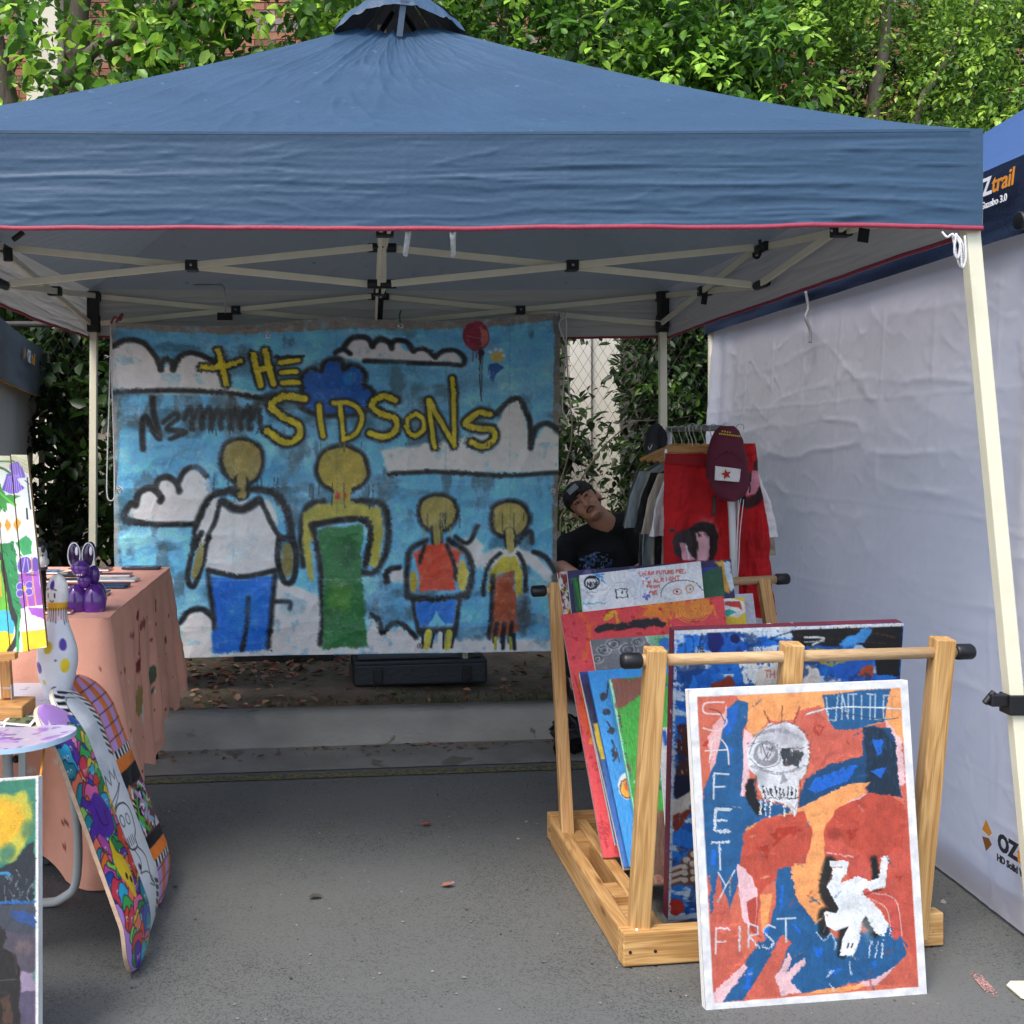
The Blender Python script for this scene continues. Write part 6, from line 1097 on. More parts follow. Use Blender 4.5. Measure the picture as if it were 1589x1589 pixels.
# prints laid out on the table
spec = [ # x, z, w, d, rot, colours, label
 (-.99, 4.86, .16, .08, 0, ('#3f3f52', '#5a5a78'), 'dark slate print at the far end of the salmon table'),
 (-1.06, 4.60, .16, .08, 2, ('#5a2f3f', '#7a4a5a'), 'plum coloured print second row from the far table end'),
 (-1.02, 4.44, .20, .08, -3, ('#cfd6da', '#7a96b0'), 'white and blue print in the middle right of the table'),
 (-1.00, 4.26, .16, .09, -3, ('#34507a', '#24303f'), 'navy blue print right of the white one on the table'),
 (-1.03, 4.05, .17, .09, 4, ('#3f8a9a', '#274a5a'), 'teal print lying at the table edge'),
 (-1.04, 3.88, .17, .08, -6, ('#2f7474', '#394a5a'), 'dark teal print at a slant on the table'),
 (-1.02, 3.72, .15, .08, 1, ('#e0e0dc', '#4a4a4a'), 'white sheet with grey drawing near the purple rabbit'),
 (-1.03, 3.61, .14, .07, 2, ('#c98a3a', '#8a2a24'), 'orange and red print nearest the front of the table'),
 (-1.20, 4.80, .18, .09, 0, ('#6a2a2f', '#1f2a2a'), 'dark red print at the far left of the table'),
 (-1.20, 4.62, .17, .09, 4, ('#1f2a2f', '#a8b4b8'), 'black and white print left of the plum print'),
 (-1.19, 4.42, .18, .09, 2, ('#14181f', '#2f4a5a'), 'black print in the middle of the table'),
 (-1.20, 4.24, .17, .09, -2, ('#7a1f26', '#3a1418'), 'crimson print in the middle row of the table'),
 (-1.19, 4.10, .16, .08, 3, ('#d0984a', '#7a4a2a'), 'amber print left of the teal one'),
 (-1.22, 3.93, .17, .09, -3, ('#1f3a6a', '#4a7aaa'), 'blue print behind the purple rabbit'),
 (-1.38, 4.70, .16, .10, 0, ('#1f5a9a', '#2a2a4a'), 'bright blue print at the hidden left side of the table'),
 (-1.38, 4.42, .18, .12, 6, ('#16191d', '#3a3f45'), 'large black print beside the bowling pin'),
 (-1.39, 4.15, .16, .10, 0, ('#2a3a4a', '#1f2a2a'), 'dark slate green print left of the crimson one'),
 (-1.38, 3.90, .16, .10, 3, ('#2f6a9a', '#1a2a3a'), 'sea blue print left of the purple rabbit'),
 (-1.36, 3.68, .14, .08, 0, ('#8aa050', '#2f4a2a'), 'olive print just behind the bowling pin')]
for i, (x, z, w, d, rt, cs_, lb) in enumerate(spec):
    A = Art([(0, 0), (30, 0), (30, 16), (0, 16)], 30, 16, cs_[0], 40 + i, .2); A.blotch(5, .5, cs_[1], .9, 1, .06); A.blotch(4, .62, ('#d8d4cc', '#1a1a1c')[i % 2], .8, 2); c_ = np.array((x, z, TH + .012)); a = R(rt); ex = np.array((math.cos(a), math.sin(a), 0)) * w / 2; ey = np.array((-math.sin(a), math.cos(a), 0)) * d / 2
    tp = thing('art_print', lb, 'print', tuple(c_), 'small prints laid out on the salmon cloth')
    V, F, n = quadgrid(c_ - ex + ey, c_ + ex + ey, c_ + ex - ey, c_ - ex - ey, 30, 16); mesh('printed_face', (V + (0, 0, .0045), F), M_PAINT, tp, True, col=A.linear())
    mesh('backing_board', box((0, 0, 0), (w, d, .007)), M_CANVAS if i % 3 else mat('board_edge_%s' % ('abcdefghijklmnopqrs'[i]), cs_[0], .7), tp, local=Matrix.Translation(c_) @ Matrix.Rotation(a, 4, 'Z'), bevel=.001)
# ---- purple balloon rabbit
M_PUR = mat('glossy_purple_glaze', '#5a2a86', .16, .35, 9, .05, 10, coat=.6, spots=(7, .60, '#9a78c4'))
M_PURD = mat('deep_purple_glaze', '#2a1140', .14, .3, 9, .05, 10, coat=.6); M_WGL = mat('white_enamel', '#e6e4ea', .3, .04)
bx, bz = -.848, 3.66; rb = thing('balloon_rabbit', 'glossy purple balloon animal rabbit figurine standing on the salmon table', 'figurine', (bx, bz, TH))
def RP(px, py, dz=0): return P(px, py, bz + dz)
s_ = bz / FPX; h0 = TH + .005
mesh('body', join(ell(RP(118, 936), (19 * s_, 17 * s_, 30 * s_)), ell(RP(146, 936), (19 * s_, 17 * s_, 30 * s_)), ell(RP(152, 928, .06), (14 * s_, 20 * s_, 26 * s_)), ell(RP(132, 940, .06), (22 * s_, 20 * s_, 24 * s_))), M_PUR, rb, True)
mesh('neck', join(ell(RP(131, 901), (11 * s_, 10 * s_, 12 * s_)), ell(RP(146, 893, .03), (9 * s_, 10 * s_, 16 * s_))), M_PUR, rb, True)
mesh('head', join(ell(RP(125, 882, -.02), (14.5 * s_, 15 * s_, 13 * s_)), ell(RP(133, 886, .02), (13 * s_, 14 * s_, 13 * s_))), M_PUR, rb, True)
for px in (116, 138):
    e_ = mesh('ear', ell(RP(px, 861), (10.5 * s_, 7 * s_, 21 * s_), 20, Matrix.Rotation(R(8 if px > 120 else -8), 3, 'Y')), M_PURD, rb, True)
    pts = [RP(px, 861) + np.array((9.4 * s_ * math.cos(a), -4.4 * s_, 19 * s_ * math.sin(a))) for a in np.linspace(0, 6.283, 22)]; mesh('ear_outline', tube(pts, .0022, 6, False), M_WGL, rb, True)
    mesh('ear_highlight', ell(RP(px + 3, 855, -.0135), (2.6 * s_, 1.5 * s_, 7 * s_)), M_WGL, rb, True)
mesh('face_spot', ell(RP(121, 877, -.047), (3.2 * s_, .003, 3 * s_)), M_PURD, rb, True)
for dx_ in (-3, 0, 3.5): mesh('tooth', box(RP(123 + dx_, 892, -.049), (2.1 * s_, .004, 2.6 * s_)), M_WGL, rb, bevel=.001)
# ================================================================== LOW WHITE TABLE AT THE FRONT LEFT
M_WPL = mat('white_plastic_top', '#c9c8cf', .5, .07, 6, .15, 60, spots=(22, .63, '#9d93ab')); M_WM = mat('grey_white_steel', '#c3c6c3', .45, .06)
wt = thing('low_folding_table', 'low white folding table with pale metal tube legs at the front left', 'table', (-1.2, 3.1, 0))
WH_ = .632; V = [(-1.6, 2.80), (-.87, 2.80), (-.845, 2.825), (-.93, 3.44), (-1.6, 3.44)]; n = len(V)
VV = [(x, y, WH_) for x, y in V] + [(x, y, WH_ - .03) for x, y in V]
mesh('tabletop', (VV, [tuple(range(n)), tuple(range(n, 2 * n))[::-1]] + [(i, i + n, (i + 1) % n + n, (i + 1) % n) for i in range(n)]), M_WPL, wt, bevel=.006)
mesh('leg_frame', tube(smoothpts([(-.935, 3.28, WH_ - .03), (-.865, 3.28, .3), (-.86, 3.28, .09), (-.90, 3.28, .03), (-.98, 3.28, .014), (-1.3, 3.28, .014), (-1.5, 3.28, .014)], 6), .013, 10), M_WM, wt, True)
mesh('leg_frame', tube([(-.93, 2.86, WH_ - .03), (-.93, 2.90, .30), (-.93, 3.0, .02)], .013, 10), M_WM, wt, True)
mesh('leg_frame', tube([(-1.5, 2.88, WH_ - .03), (-1.5, 3.0, .02)], .013, 10), M_WM, wt, True)
beam('leg_bracket', P(35, 1165, 2.84), P(35, 1204, 2.84), .018, .014, M_WM, wt); mesh('leg_knob', ell(P(25, 1178, 2.86), (.010, .012, .010), 10), M_BLK, wt, True)
# folded cards on it
for i, (c4, col, col2, lb) in enumerate((([(5, 1098), (36, 1103), (22, 1116), (-12, 1110)], '#c8452c', '#2a2430', 'small glossy card with a red picture on the low white table'), ([(18, 1108), (60, 1112), (48, 1126), (2, 1122)], '#5e6a4a', '#20241f', 'small card with a dark olive picture on the low white table'), ([(-20, 1118), (10, 1122), (4, 1134), (-30, 1132)], '#d8d8d8', '#555555', 'pale grey card at the left edge of the low white table'))):
    pts = [];
    for px, py in c4: z = (EYE - WH_ - .006 - .003 * i) * FPX / (py - CY); pts.append(P(px, py, z))
    cc_ = sum(pts) / 4; tp = thing('picture_card', lb, 'card', tuple(cc_), 'picture cards on the low white table'); V = np.array(pts); V2 = V - (0, 0, .003)
    mesh('card', (np.r_[V, V2], [(0, 3, 2, 1), (4, 5, 6, 7), (0, 1, 5, 4), (1, 2, 6, 5), (2, 3, 7, 6), (3, 0, 4, 7)]), M_CANVAS, tp)
    inner = cc_ + (V - cc_) * .78 + (0, 0, .001); A = Art([(0, 0), (24, 0), (24, 12), (0, 12)], 24, 12, col, 70 + i, .2); A.blotch(4, .52, col2, .9, 1); g_ = quadgrid(inner[0], inner[1], inner[2], inner[3], 24, 12); mesh('picture', (g_[0], g_[1]), M_PAINT, tp, True, col=A.linear())
# ---- skateboards
def deck(name, label, base, top, wdir, art, group=None, L_=None, kick=.022, width=.2, wood='#c9a06e'):
    base = np.array(base, float); top = np.array(top, float); ax = (top - base); L = np.linalg.norm(ax); ax /= L; w = np.array(wdir, float); w -= ax * w.dot(ax); w /= np.linalg.norm(w); nrm = np.cross(w, ax)
    if nrm[0] - nrm[1] < 0: nrm = -nrm
    nu, nv = art.W, art.H; U, Vv = np.meshgrid(np.linspace(-1, 1, nu), np.linspace(1, -1, nv))   # Vv = 1 at the top
    uu = Vv; hw = width / 2 * np.where(np.abs(uu) > .74, np.sqrt(np.clip(1 - ((np.abs(uu) - .74) / .26) ** 2, 0.0004, 1)), 1)
    hw = hw * (1 - .015 * np.cos(uu * 3))
    kk = np.clip(np.abs(uu) - .62, 0, 1); dz = .030 - kk ** 1.5 * kick * 9 + .008 * (1 - np.abs(U)) * 0 - .006 * (U ** 2)
    c = (base + top) / 2; V = c + ax * (uu * L / 2)[..., None] + w * (U * hw)[..., None] + nrm * dz[..., None]
    V = V.reshape(-1, 3); V[:, 2] = V[:, 2] - min(0, V[:, 2].min() - .002) 
    th = thing(name, label, 'skateboard deck', tuple(base), group); F = gridF(nu, nv)
    mesh('graphic_face', (V + nrm * .001, F), M_GLOSS, th, True, col=art.linear())
    idx = np.arange(nu * nv).reshape(nv, nu); bd = np.r_[idx[0, :], idx[1:, -1], idx[-1, -2::-1], idx[-2:0:-1, 0]]; m_ = len(bd); q = V[bd]; q2 = q - nrm * .0115
    RV = np.r_[q, q2]; RF = [(i, (i + 1) % m_, m_ + (i + 1) % m_, m_ + i) for i in range(m_)]
    mesh('ply_edge', (RV, RF), mat('ply_edge_' + str(len(bpy.data.objects)), wood, .6, .15, 60, stretch=(1, 1, 1)), th)
    mesh('grip_side', (V - nrm * .0115, F[:, ::-1]), mat('maple_ply', '#a88458', .6, .1), th, True) if False else mesh('grip_side', (V.reshape(nv, nu, 3)[::4, ::4].reshape(-1, 3) - nrm * .0116, gridF(len(range(0, nu, 4)), len(range(0, nv, 4)))), M_BLKF, th, True)
    return th
M_GLOSS = mat('glossy_marker_paint', '#ffffff', .32, .03, 30, .1, 120, attr=True, coat=.2)
GS = 'painted skateboard decks leaning on the tablecloth'
rn = random.Random(8)
A = Art([(0, 0), (60, 0), (60, 240), (0, 240)], 84, 336, '#b58ad6', 51, .04)
pal_ = ['#1f4fb0', '#3fae54', '#e0452f', '#1d8a96', '#d93a50', '#e86aa0', '#2a8a4a', '#f0752a', '#5a2fa0', '#e8c22a', '#35b0d8', '#8fd05a', '#c44fa6', '#f07a5a']
A.poly([(0, 22), (20, 34), (28, 44), (6, 60), (0, 50)], '#1f4fb0', 1.5); A.poly([(0, 6), (6, 20), (14, 14), (8, 32), (0, 30)], '#efe8ee', .5)
cells = []
for k_ in range(110):
    y0 = 34 + k_ * 1.85 + rn.uniform(-3, 3); x0 = rn.uniform(0, 60); cells.append((x0, y0))
for i, (x0, y0) in enumerate(cells):
    r_ = rn.uniform(7, 13); col = pal_[i % len(pal_)]; ph = rn.uniform(0, 6); pts = [(x0 + r_ * (1 + .28 * math.sin(3 * a + ph)) * math.cos(a), y0 + r_ * 1.2 * (1 + .2 * math.sin(4 * a + ph)) * math.sin(a)) for a in np.linspace(0, 6.283, 12)[:-1]]
    A.line(pts + [pts[0]], 1.7, '#1a1420', rough=.3); A.poly(pts, col, .3, sm=True, streak=.02)
    for dx_ in (-2.6, 2.6): A.ellipse(x0 + dx_, y0 - 2, 1.6, 2.0, '#f2f2f2', rough=.1); A.ellipse(x0 + dx_, y0 - 1.6, .8, 1, '#111111', rough=.1)
    A.line([(x0 - 3, y0 + 3), (x0, y0 + 5), (x0 + 3, y0 + 3)], .9, '#111111', rough=.1)
A.poly([(20, 148), (26, 130), (30, 150), (38, 150), (44, 165), (36, 186), (28, 170), (22, 160)], '#efc92a', .4, sm=True); A.line([(22, 150), (26, 131), (30, 150)], 2, '#efc92a'); A.ellipse(33, 165, 2, 3, '#111111', rough=.1); A.ellipse(39, 170, 2, 3, '#111111', rough=.1)
A.poly([(12, 96), (30, 88), (44, 100), (46, 122), (30, 128), (14, 120)], '#5a2fa0', .5, sm=True); A.line([(22, 100), (24, 114), (34, 118), (36, 106)], .9, '#241040')
A.wear(.02); deck('skateboard_deck', 'skateboard deck crowded with colourful cartoon blobs, nearest of the leaning decks', P(226, 1500, 2.90), P(76, 1092, 2.97), (.09, .97, 0), A, GS, wood='#d8b89a')
A = Art([(0, 0), (60, 0), (60, 240), (0, 240)], 72, 288, '#dfe3e6', 52, .05)
for y0 in range(4, 78, 7): A.poly([(2, y0), (15, y0 + 4), (15, y0 + 7.5), (2, y0 + 3.5)], '#15171a', .6); A.poly([(48, y0 - 2), (60, y0 + 5), (60, y0 + 8), (48, y0 + 1)], '#15171a', .6)
for y0 in (4, 10, 16): A.line([(14, y0), (44, y0 + 7)], 3, '#15171a', sm=False)
A.poly([(17, 14), (30, 10), (45, 18), (50, 90), (38, 96), (16, 88)], '#d3d9df', .6, sm=True); A.line([(17, 60), (15, 24), (24, 13), (40, 16)], .9, '#33363a')
LN = '#24262a'; A.line([(18, 106), (22, 92), (28, 103), (34, 90), (40, 100), (46, 92), (44, 108)], 1, LN, sm=False); A.line([(14, 118), (48, 106), (16, 124)], .9, LN, sm=False)
A.line([(16, 150), (14, 132), (24, 122), (40, 124), (48, 134), (44, 150), (36, 156), (34, 164), (20, 162), (16, 150)], 1.6, LN); A.ring(24, 136, 4, 5, 1, LN); A.ring(36, 138, 4, 5, 1, LN)
for x0 in (20, 24, 28, 32): A.line([(x0, 152), (x0, 160)], 1.2, LN, sm=False)
A.line([(26, 164), (30, 176), (22, 186)], 1, LN); A.line([(34, 164), (44, 178), (38, 196), (44, 204)], 1.4, LN); A.line([(22, 186), (36, 190), (44, 206), (34, 200)], 1, LN); A.ellipse(24, 180, 2, 3, LN)
for y0 in range(206, 236, 6): A.poly([(46, y0 - 6), (56, y0 - 2), (58, y0 + 2), (48, y0 - 1)], '#15171a', .4); A.poly([(3, y0 - 6), (12, y0 - 3), (12, y0), (4, y0 - 2)], '#15171a', .4)
A.wear(.02); deck('skateboard_deck', 'white skateboard deck with black zigzag border and a line drawn skull figure, middle leaning deck', P(241, 1446, 3.11), P(98, 1066, 3.16), (.09, .95, 0), A, GS, wood='#e0d2bc')
A = Art([(0, 0), (60, 0), (60, 240), (0, 240)], 72, 288, '#c49ad8', 53, .04)
def checks(y0, y1):
    for x0 in (6, 30, 52): A.poly([(x0, y0), (x0 + 11, y0), (x0 + 11, y1), (x0, y1)], '#e8762e', .4)
    for y in range(int(y0) + 4, int(y1), 14): A.line([(0, y), (60, y - 3)], 1, '#3a1c28', sm=False)
checks(0, 88); A.poly([(0, 84), (60, 84), (60, 92), (0, 92)], '#eceae8', .2)
for x0 in range(2, 60, 8): A.poly([(x0, 84), (x0 + 4, 84), (x0 + 4, 92), (x0, 92)], '#15171a', .2)
A.poly([(0, 92), (60, 92), (60, 106), (0, 108)], '#ef8028', .8); A.poly([(0, 106), (60, 104), (60, 122), (0, 122)], '#141416', .5); A.poly([(0, 122), (60, 122), (60, 172), (0, 172)], '#6a3446', .5)
for _ in range(60): x0, y0 = rn.uniform(0, 60), rn.uniform(124, 170); A.line([(x0, y0), (x0 + rn.uniform(-8, 8), y0 + rn.uniform(-6, 8)), (x0 + rn.uniform(-9, 9), y0 + rn.uniform(4, 12))], rn.uniform(1.5, 4), rn.choice(('#4fae3a', '#ef8a3a', '#c49ad8', '#7fb4d8', '#1c1418', '#e8e0d8')), rough=.8)
A.poly([(0, 172), (60, 172), (60, 184), (0, 184)], '#141416', .3); A.poly([(0, 184), (60, 184), (60, 198), (0, 198)], '#ef8028', .3); A.poly([(0, 196), (60, 196), (60, 203), (0, 203)], '#eceae8', .2)
for x0 in range(2, 60, 8): A.poly([(x0, 196), (x0 + 4, 196), (x0 + 4, 203), (x0, 203)], '#15171a', .2)
checks(203, 240); deck('skateboard_deck', 'orange and lilac checked skateboard deck, farthest right of the leaning decks', P(258, 1398, 3.30), P(124, 1044, 3.34), (.10, .95, 0), A, GS, wood='#e6dccb')
# deck lying flat on the low table, sticking out past its edge
A = Art([(0, 0), (240, 0), (240, 60), (0, 60)], 240, 60, '#b5aec4', 54, .1); A.blotch(14, .58, '#8a5fae', .85, 1, .08); A.blotch(10, .62, '#6a4aa8', .8, 2, .06); A.blotch(12, .66, '#d8cf8a', .8, 3)
for _ in range(50): x0, y0 = rn.uniform(0, 240), rn.uniform(5, 55); A.ellipse(x0, y0, rn.uniform(3, 8), rn.uniform(2, 5), rn.choice(('#8a5fae', '#7a4f9e', '#a884c4', '#5e4a96', '#cfc9dc')), rough=1)
hw = None; nu, nv = 240, 60; U, Vv = np.meshgrid(np.linspace(-1, 1, nu), np.linspace(1, -1, nv)); hwid = .105 * np.where(np.abs(U) > .70, np.sqrt(np.clip(1 - ((np.abs(U) - .70) / .30) ** 2, .0004, 1)), 1); kk = np.clip(np.abs(U) - .62, 0, 1)
V = np.stack([-1.125 + U * .40, 2.735 + .02 * U + Vv * hwid, WH_ + .0135 + kk ** 1.5 * .07 + 0 * U], -1); th = thing('skateboard_deck', 'purple flowered skateboard deck with pale blue edge lying flat on the low white table', 'skateboard deck', (-1.10, 2.80, WH_))
mesh('graphic_face', (V.reshape(-1, 3), gridF(nu, nv)[:, ::-1]), M_GLOSS, th, True, col=A.linear()); V0 = V.reshape(-1, 3)
idx = np.arange(nu * nv).reshape(nv, nu); bd = np.r_[idx[0, :], idx[1:, -1], idx[-1, -2::-1], idx[-2:0:-1, 0]]; m_ = len(bd); q = V0[bd]; mesh('ply_edge', (np.r_[q, q - (0, 0, .0125)], [(i, (i + 1) % m_, m_ + (i + 1) % m_, m_ + i) for i in range(m_)]), mat('pale_blue_edge', '#a9c6dc', .5, .1), th)
mesh('underside', (V0.reshape(nv, nu, 3)[::3, ::3].reshape(-1, 3) - (0, 0, .0126), gridF(80, 20)), mat('maple_ply', '#a88458', .6), th, True)
t = thing('thin_cane', 'thin amber cane behind the leaning landscape canvas', 'cane', tuple(P(61, 1200, 2.62))); beam('stick', P(70, 1150, 2.76), P(52, 1290, 2.50), .006, .006, mat('amber_cane', '#c98a3a', .5), t, .002)
# ---- bowling pin
pz = 3.22; pc = P(89, 1062, pz); s_ = pz / FPX; prof = []
for py, hw in ((1066, 15), (1062, 19), (1050, 22), (1030, 28), (1010, 31.5), (990, 31), (970, 25), (955, 19.5), (940, 15.5), (930, 14.5), (920, 15.5), (905, 17), (893, 16.6), (885, 14.5), (878, 10), (874, 4), (873.2, .3)): prof.append((hw * s_, -(py - 1066) * s_))
zz = np.array([p[1] for p in prof]); rr = np.array([p[0] for p in prof]); hh = np.linspace(0, zz[-1], 150); order = np.interp(hh, zz, rr); rs_ = np.convolve(np.pad(order, 3, 'edge'), np.ones(7) / 7, 'valid'); rs_[-6:] = np.sqrt(np.clip(1 - np.linspace(.4, 1, 6) ** 2, .001, 1)) * order[-8]
A = Art([(0, 0), (96, 0), (96, 192), (0, 192)], 110, 150, '#e4e6ea', 55, .03); base_h = 192 / (1066 - 873)
def PX(px, py): a = math.asin(max(-.98, min(.98, (px - 89) / max(np.interp((1066 - py) * s_, zz, rr) / s_, 1)))); return (48 + a / (2 * math.pi) * 96, (py - 873) * base_h)
A.poly([(0, 40), (96, 40), (96, 54), (0, 54)], '#e9ab2a', 1.2); A.poly([(0, 0), (96, 0), (96, 42), (0, 42)], '#ece9e4', .6)
for x0 in range(2, 96, 4): A.line([(x0, 51), (x0, 52 + rn.uniform(4, 24))], 1.3, '#1a1c1e', sm=False, rough=.2)
A.poly([(0, 56), (96, 56), (96, 70), (0, 70)], '#e0b4b4', 2, alpha=.5)
def spot(px, py, r_, col, ry=None): x0, y0 = PX(px, py); A.ellipse(x0, y0, r_ * .42, (ry or r_), col, rough=.3)
spot(85, 888, 9, '#5a2fa0', 7); spot(66, 1014, 9, '#4a2a92'); spot(82, 982, 9, '#e3c62a'); spot(104, 978, 8, '#4a2a92', 9); spot(108, 1010, 9, '#e3c62a', 11); spot(91, 1050, 9, '#4a2a92', 8); spot(95, 1001, 1.6, '#333333'); spot(75, 1036, 4, '#e3c62a', 4)
for px in (78, 89): spot(px, 903, 4, '#f4f4f4', 6); spot(px + .4, 904, 2.6, '#101010', 4); 
for a, b in (((73, 896), (80, 894)), ((86, 894), (92, 896))): A.line([PX(*a), PX(*b)], 1, '#222222', sm=False)
A.line([PX(81, 912), PX(84, 914), PX(87, 912)], 1, '#222222'); spot(70, 903, 2, '#222222', 3)
ang = np.linspace(-math.pi / 2 - math.pi, -math.pi / 2 + math.pi, 110); AA, HH = np.meshgrid(ang, hh[::-1]); RR = rs_[::-1][:, None]
V = np.stack([pc[0] + RR * np.cos(AA), pz + RR * np.sin(AA), WH_ + .001 + HH], -1); t = thing('bowling_pin', 'white bowling pin painted with a smiling face, yellow collar and purple and yellow dots', 'bowling pin', (pc[0], pz, WH_))
mesh('pin_body', (V.reshape(-1, 3), gridF(110, 150)), M_GLOSS, t, True, col=A.linear()); mesh('pin_base', lathe([(.001, 0), (15 * s_, 0), (15 * s_, .004)], (pc[0], pz, WH_ + .001), 24), M_WGL, t)
# ---- painted timber panel on a small easel
c = corners(-60, 704, 43, 706, 74, 1004, -40, 1020)
A = Art(c, 130, 300, '#e9ece2', 56, .04); A.zoom(5.479, 0, 690)
A.poly([(-300, 80), (235, 85), (250, 240), (100, 140), (-300, 130)], '#e9e3bb', 4)
for k_ in range(5): A.line([(-100, 120 + k_ * 18), (60, 130 + k_ * 14), (120, 100 + k_ * 12), (230, 140 + k_ * 30)], 3, '#c9bd86')
A.line([(-100, 170), (0, 175), (60, 200), (110, 235)], 12, '#4a7a3c'); A.line([(-100, 130), (60, 130), (130, 140)], 8, '#5a8a4a')
A.poly([(95, 160), (150, 140), (200, 180), (215, 260), (150, 290), (95, 200)], '#8a6ac8', 5); A.poly([(60, 230), (130, 240), (180, 330), (215, 355), (150, 395), (90, 390), (30, 350)], '#7a58c0', 5)
for k_ in range(8): A.line([(80 + k_ * 12, 245), (50 + k_ * 20, 380)], 2.5, '#d9cff0', rough=1); 
for k_ in range(4): A.line([(110 + k_ * 20, 160), (120 + k_ * 22, 260)], 2.5, '#c9bce6', rough=1)
A.poly([(-200, 250), (20, 300), (60, 400), (180, 410), (130, 440), (140, 500), (60, 470), (60, 540), (20, 520), (0, 560), (-200, 560)], '#3f9a3a', 8, dry=.15); A.line([(-50, 330), (140, 490)], 10, '#6ac84a', dry=.3); A.line([(-50, 430), (50, 530)], 10, '#2f7a34', dry=.3)
for x0 in (-80, 10, 90, 165): A.poly([(x0 - 25, 590), (x0 + 22, 640), (x0 - 20, 700), (x0 - 40, 640)], '#e8a52c', 3); A.poly([(x0 + 8, 560), (x0 + 50, 690), (x0 + 20, 700)], '#f4f4ee', 2)
A.line([(235, 270), (245, 380), (262, 520)], 7, '#1b1b1b'); A.line([(215, 290), (250, 320)], 4, '#1b1b1b'); A.line([(230, 520), (235, 600)], 10, '#26262e')
A.poly([(0, 790), (130, 780), (160, 1000), (210, 1479), (60, 1479), (20, 1000)], '#2f8a4e', 8); A.poly([(140, 790), (230, 750), (280, 800), (270, 900), (200, 920)], '#3aa25e', 6)
for k_ in range(46): x0 = rn.uniform(10, 180); y0 = rn.uniform(790, 1470); A.line([(x0, y0), (x0 + rn.uniform(8, 22), y0 + rn.uniform(14, 34))], 4, rn.choice(('#1f6a3c', '#5ac07a', '#174f2e')), sm=False, rough=1)
A.line([(0, 900), (50, 1100), (90, 1330), (130, 1479)], 34, '#2f3230', rough=3)
A.poly([(-300, 960), (10, 950), (60, 1200), (100, 1479), (-300, 1479)], '#6ab83a', 6); A.poly([(-200, 1060), (20, 1060), (30, 1250), (-200, 1290)], '#e8a83a', 6); A.poly([(-200, 1400), (80, 1380), (110, 1479), (-200, 1479)], '#4ab4d8', 6)
A.poly([(165, 1060), (330, 1040), (370, 1330), (230, 1430), (170, 1300)], '#a258b8', 5); A.ellipse(215, 990, 55, 65, '#6a4fae', rough=4); A.ellipse(300, 990, 34, 60, '#6a4fae', rough=4); A.line([(215, 930), (200, 1040)], 4, '#d9cff0'); A.line([(235, 940), (250, 1040)], 4, '#d9cff0')
for dx_, dy_ in ((-38, -30), (38, -30), (-38, 30), (38, 30)): A.ellipse(215 + dx_, 1195 + dy_, 32, 36, '#6a4fae', rough=3); A.ring(215 + dx_, 1195 + dy_, 30, 34, 3, '#d9cff0')
A.ellipse(215, 1195, 14, 24, '#e8b83a', rough=2); A.line([(270, 930), (280, 1100), (310, 1350), (320, 1479)], 7, '#e0a050'); A.line([(230, 1240), (250, 1380), (275, 1479)], 7, '#e0a050'); A.line([(225, 1075), (310, 1080)], 4, '#26262e')
A.poly([(200, 1370), (380, 1340), (400, 1479), (200, 1479)], '#efe6ee', 8)
A.zoom(5.297, 0, 940); A.poly([(-300, 60), (80, 50), (130, 120), (120, 210), (-300, 220)], '#46b8d4', 5); A.poly([(-300, 210), (130, 200), (120, 310), (60, 380), (-300, 400)], '#e6c82a', 6); A.line([(110, 0), (150, 130), (150, 250), (90, 370)], 26, '#2f3230', rough=3); A.poly([(150, 60), (240, 160), (170, 190), (165, 380), (150, 380)], '#3aa25e', 6); A.poly([(170, 0), (370, 0), (380, 180), (180, 190)], '#e8dfe8', 8); A.poly([(240, 0), (370, 0), (375, 90), (260, 60)], '#a258b8', 6); A.poly([(190, 200), (390, 175), (400, 330), (190, 380)], '#eacb28', 4)
A.zoom(); 
tp = thing('timber_painting', 'tall painted timber board picture with purple flowers and green trees on a tabletop easel', 'painting', tuple(P(20, 1010, 3.02)))
tl, tr, br, bl__ = place(c, 3.14, 3.04); V, F, n = quadgrid(tl, tr, br, bl__, A.W, A.H)
if n[1] > 0: n = -n; F = F[:, ::-1]
colr = A.linear().reshape(A.H, A.W, 3); G_ = V.reshape(A.H, A.W, 3); cuts = [0, 32, 64, 96, 129]
for a, b in zip(cuts[:-1], cuts[1:]):
    q = G_[:, a + (1 if a else 0):b]; w_ = q.shape[1]; dy_ = rn.uniform(-.004, .004); VV = q.reshape(-1, 3) + np.array((0, 0, dy_)) + n * rn.uniform(.001, .003); mesh('painted_face', (VV, gridF(w_, A.H) if F[0][1] > F[0][3] else gridF(w_, A.H)), M_PAINT, tp, True, col=colr[:, a + (1 if a else 0):b].reshape(-1, 3))
    k4 = [VV[0], VV[w_ - 1], VV[-1], VV[-w_]]; f4 = [p - n * .0008 for p in k4]; b4 = [p - n * .018 for p in k4]; mesh('board', (np.array(f4 + b4), [(0, 1, 2, 3), (4, 7, 6, 5), (0, 4, 5, 1), (1, 5, 6, 2), (2, 6, 7, 3), (3, 7, 4, 0)]), M_PINE, tp)
M_BEECH = wood_mat('beech', '#a8743c', '#c99558', 1.5, False); te = thing('tabletop_easel', 'small beech tabletop easel holding the painted board panel', 'easel', tuple(P(20, 1100, 3.05)))
beam('ledge', P(-30, 1020, 2.99), P(26, 1017, 2.99), .03, .018, M_BEECH, te, .002); beam('mast', P(12, 1082, 3.04), P(8, 1024, 3.03), .03, .02, M_BEECH, te, .002, up=(0, 1, 0)); beam('rear_mast', (P(12, 1070, 3.10)), P(0, 780, 3.2), .02, .014, M_BEECH, te, .002)
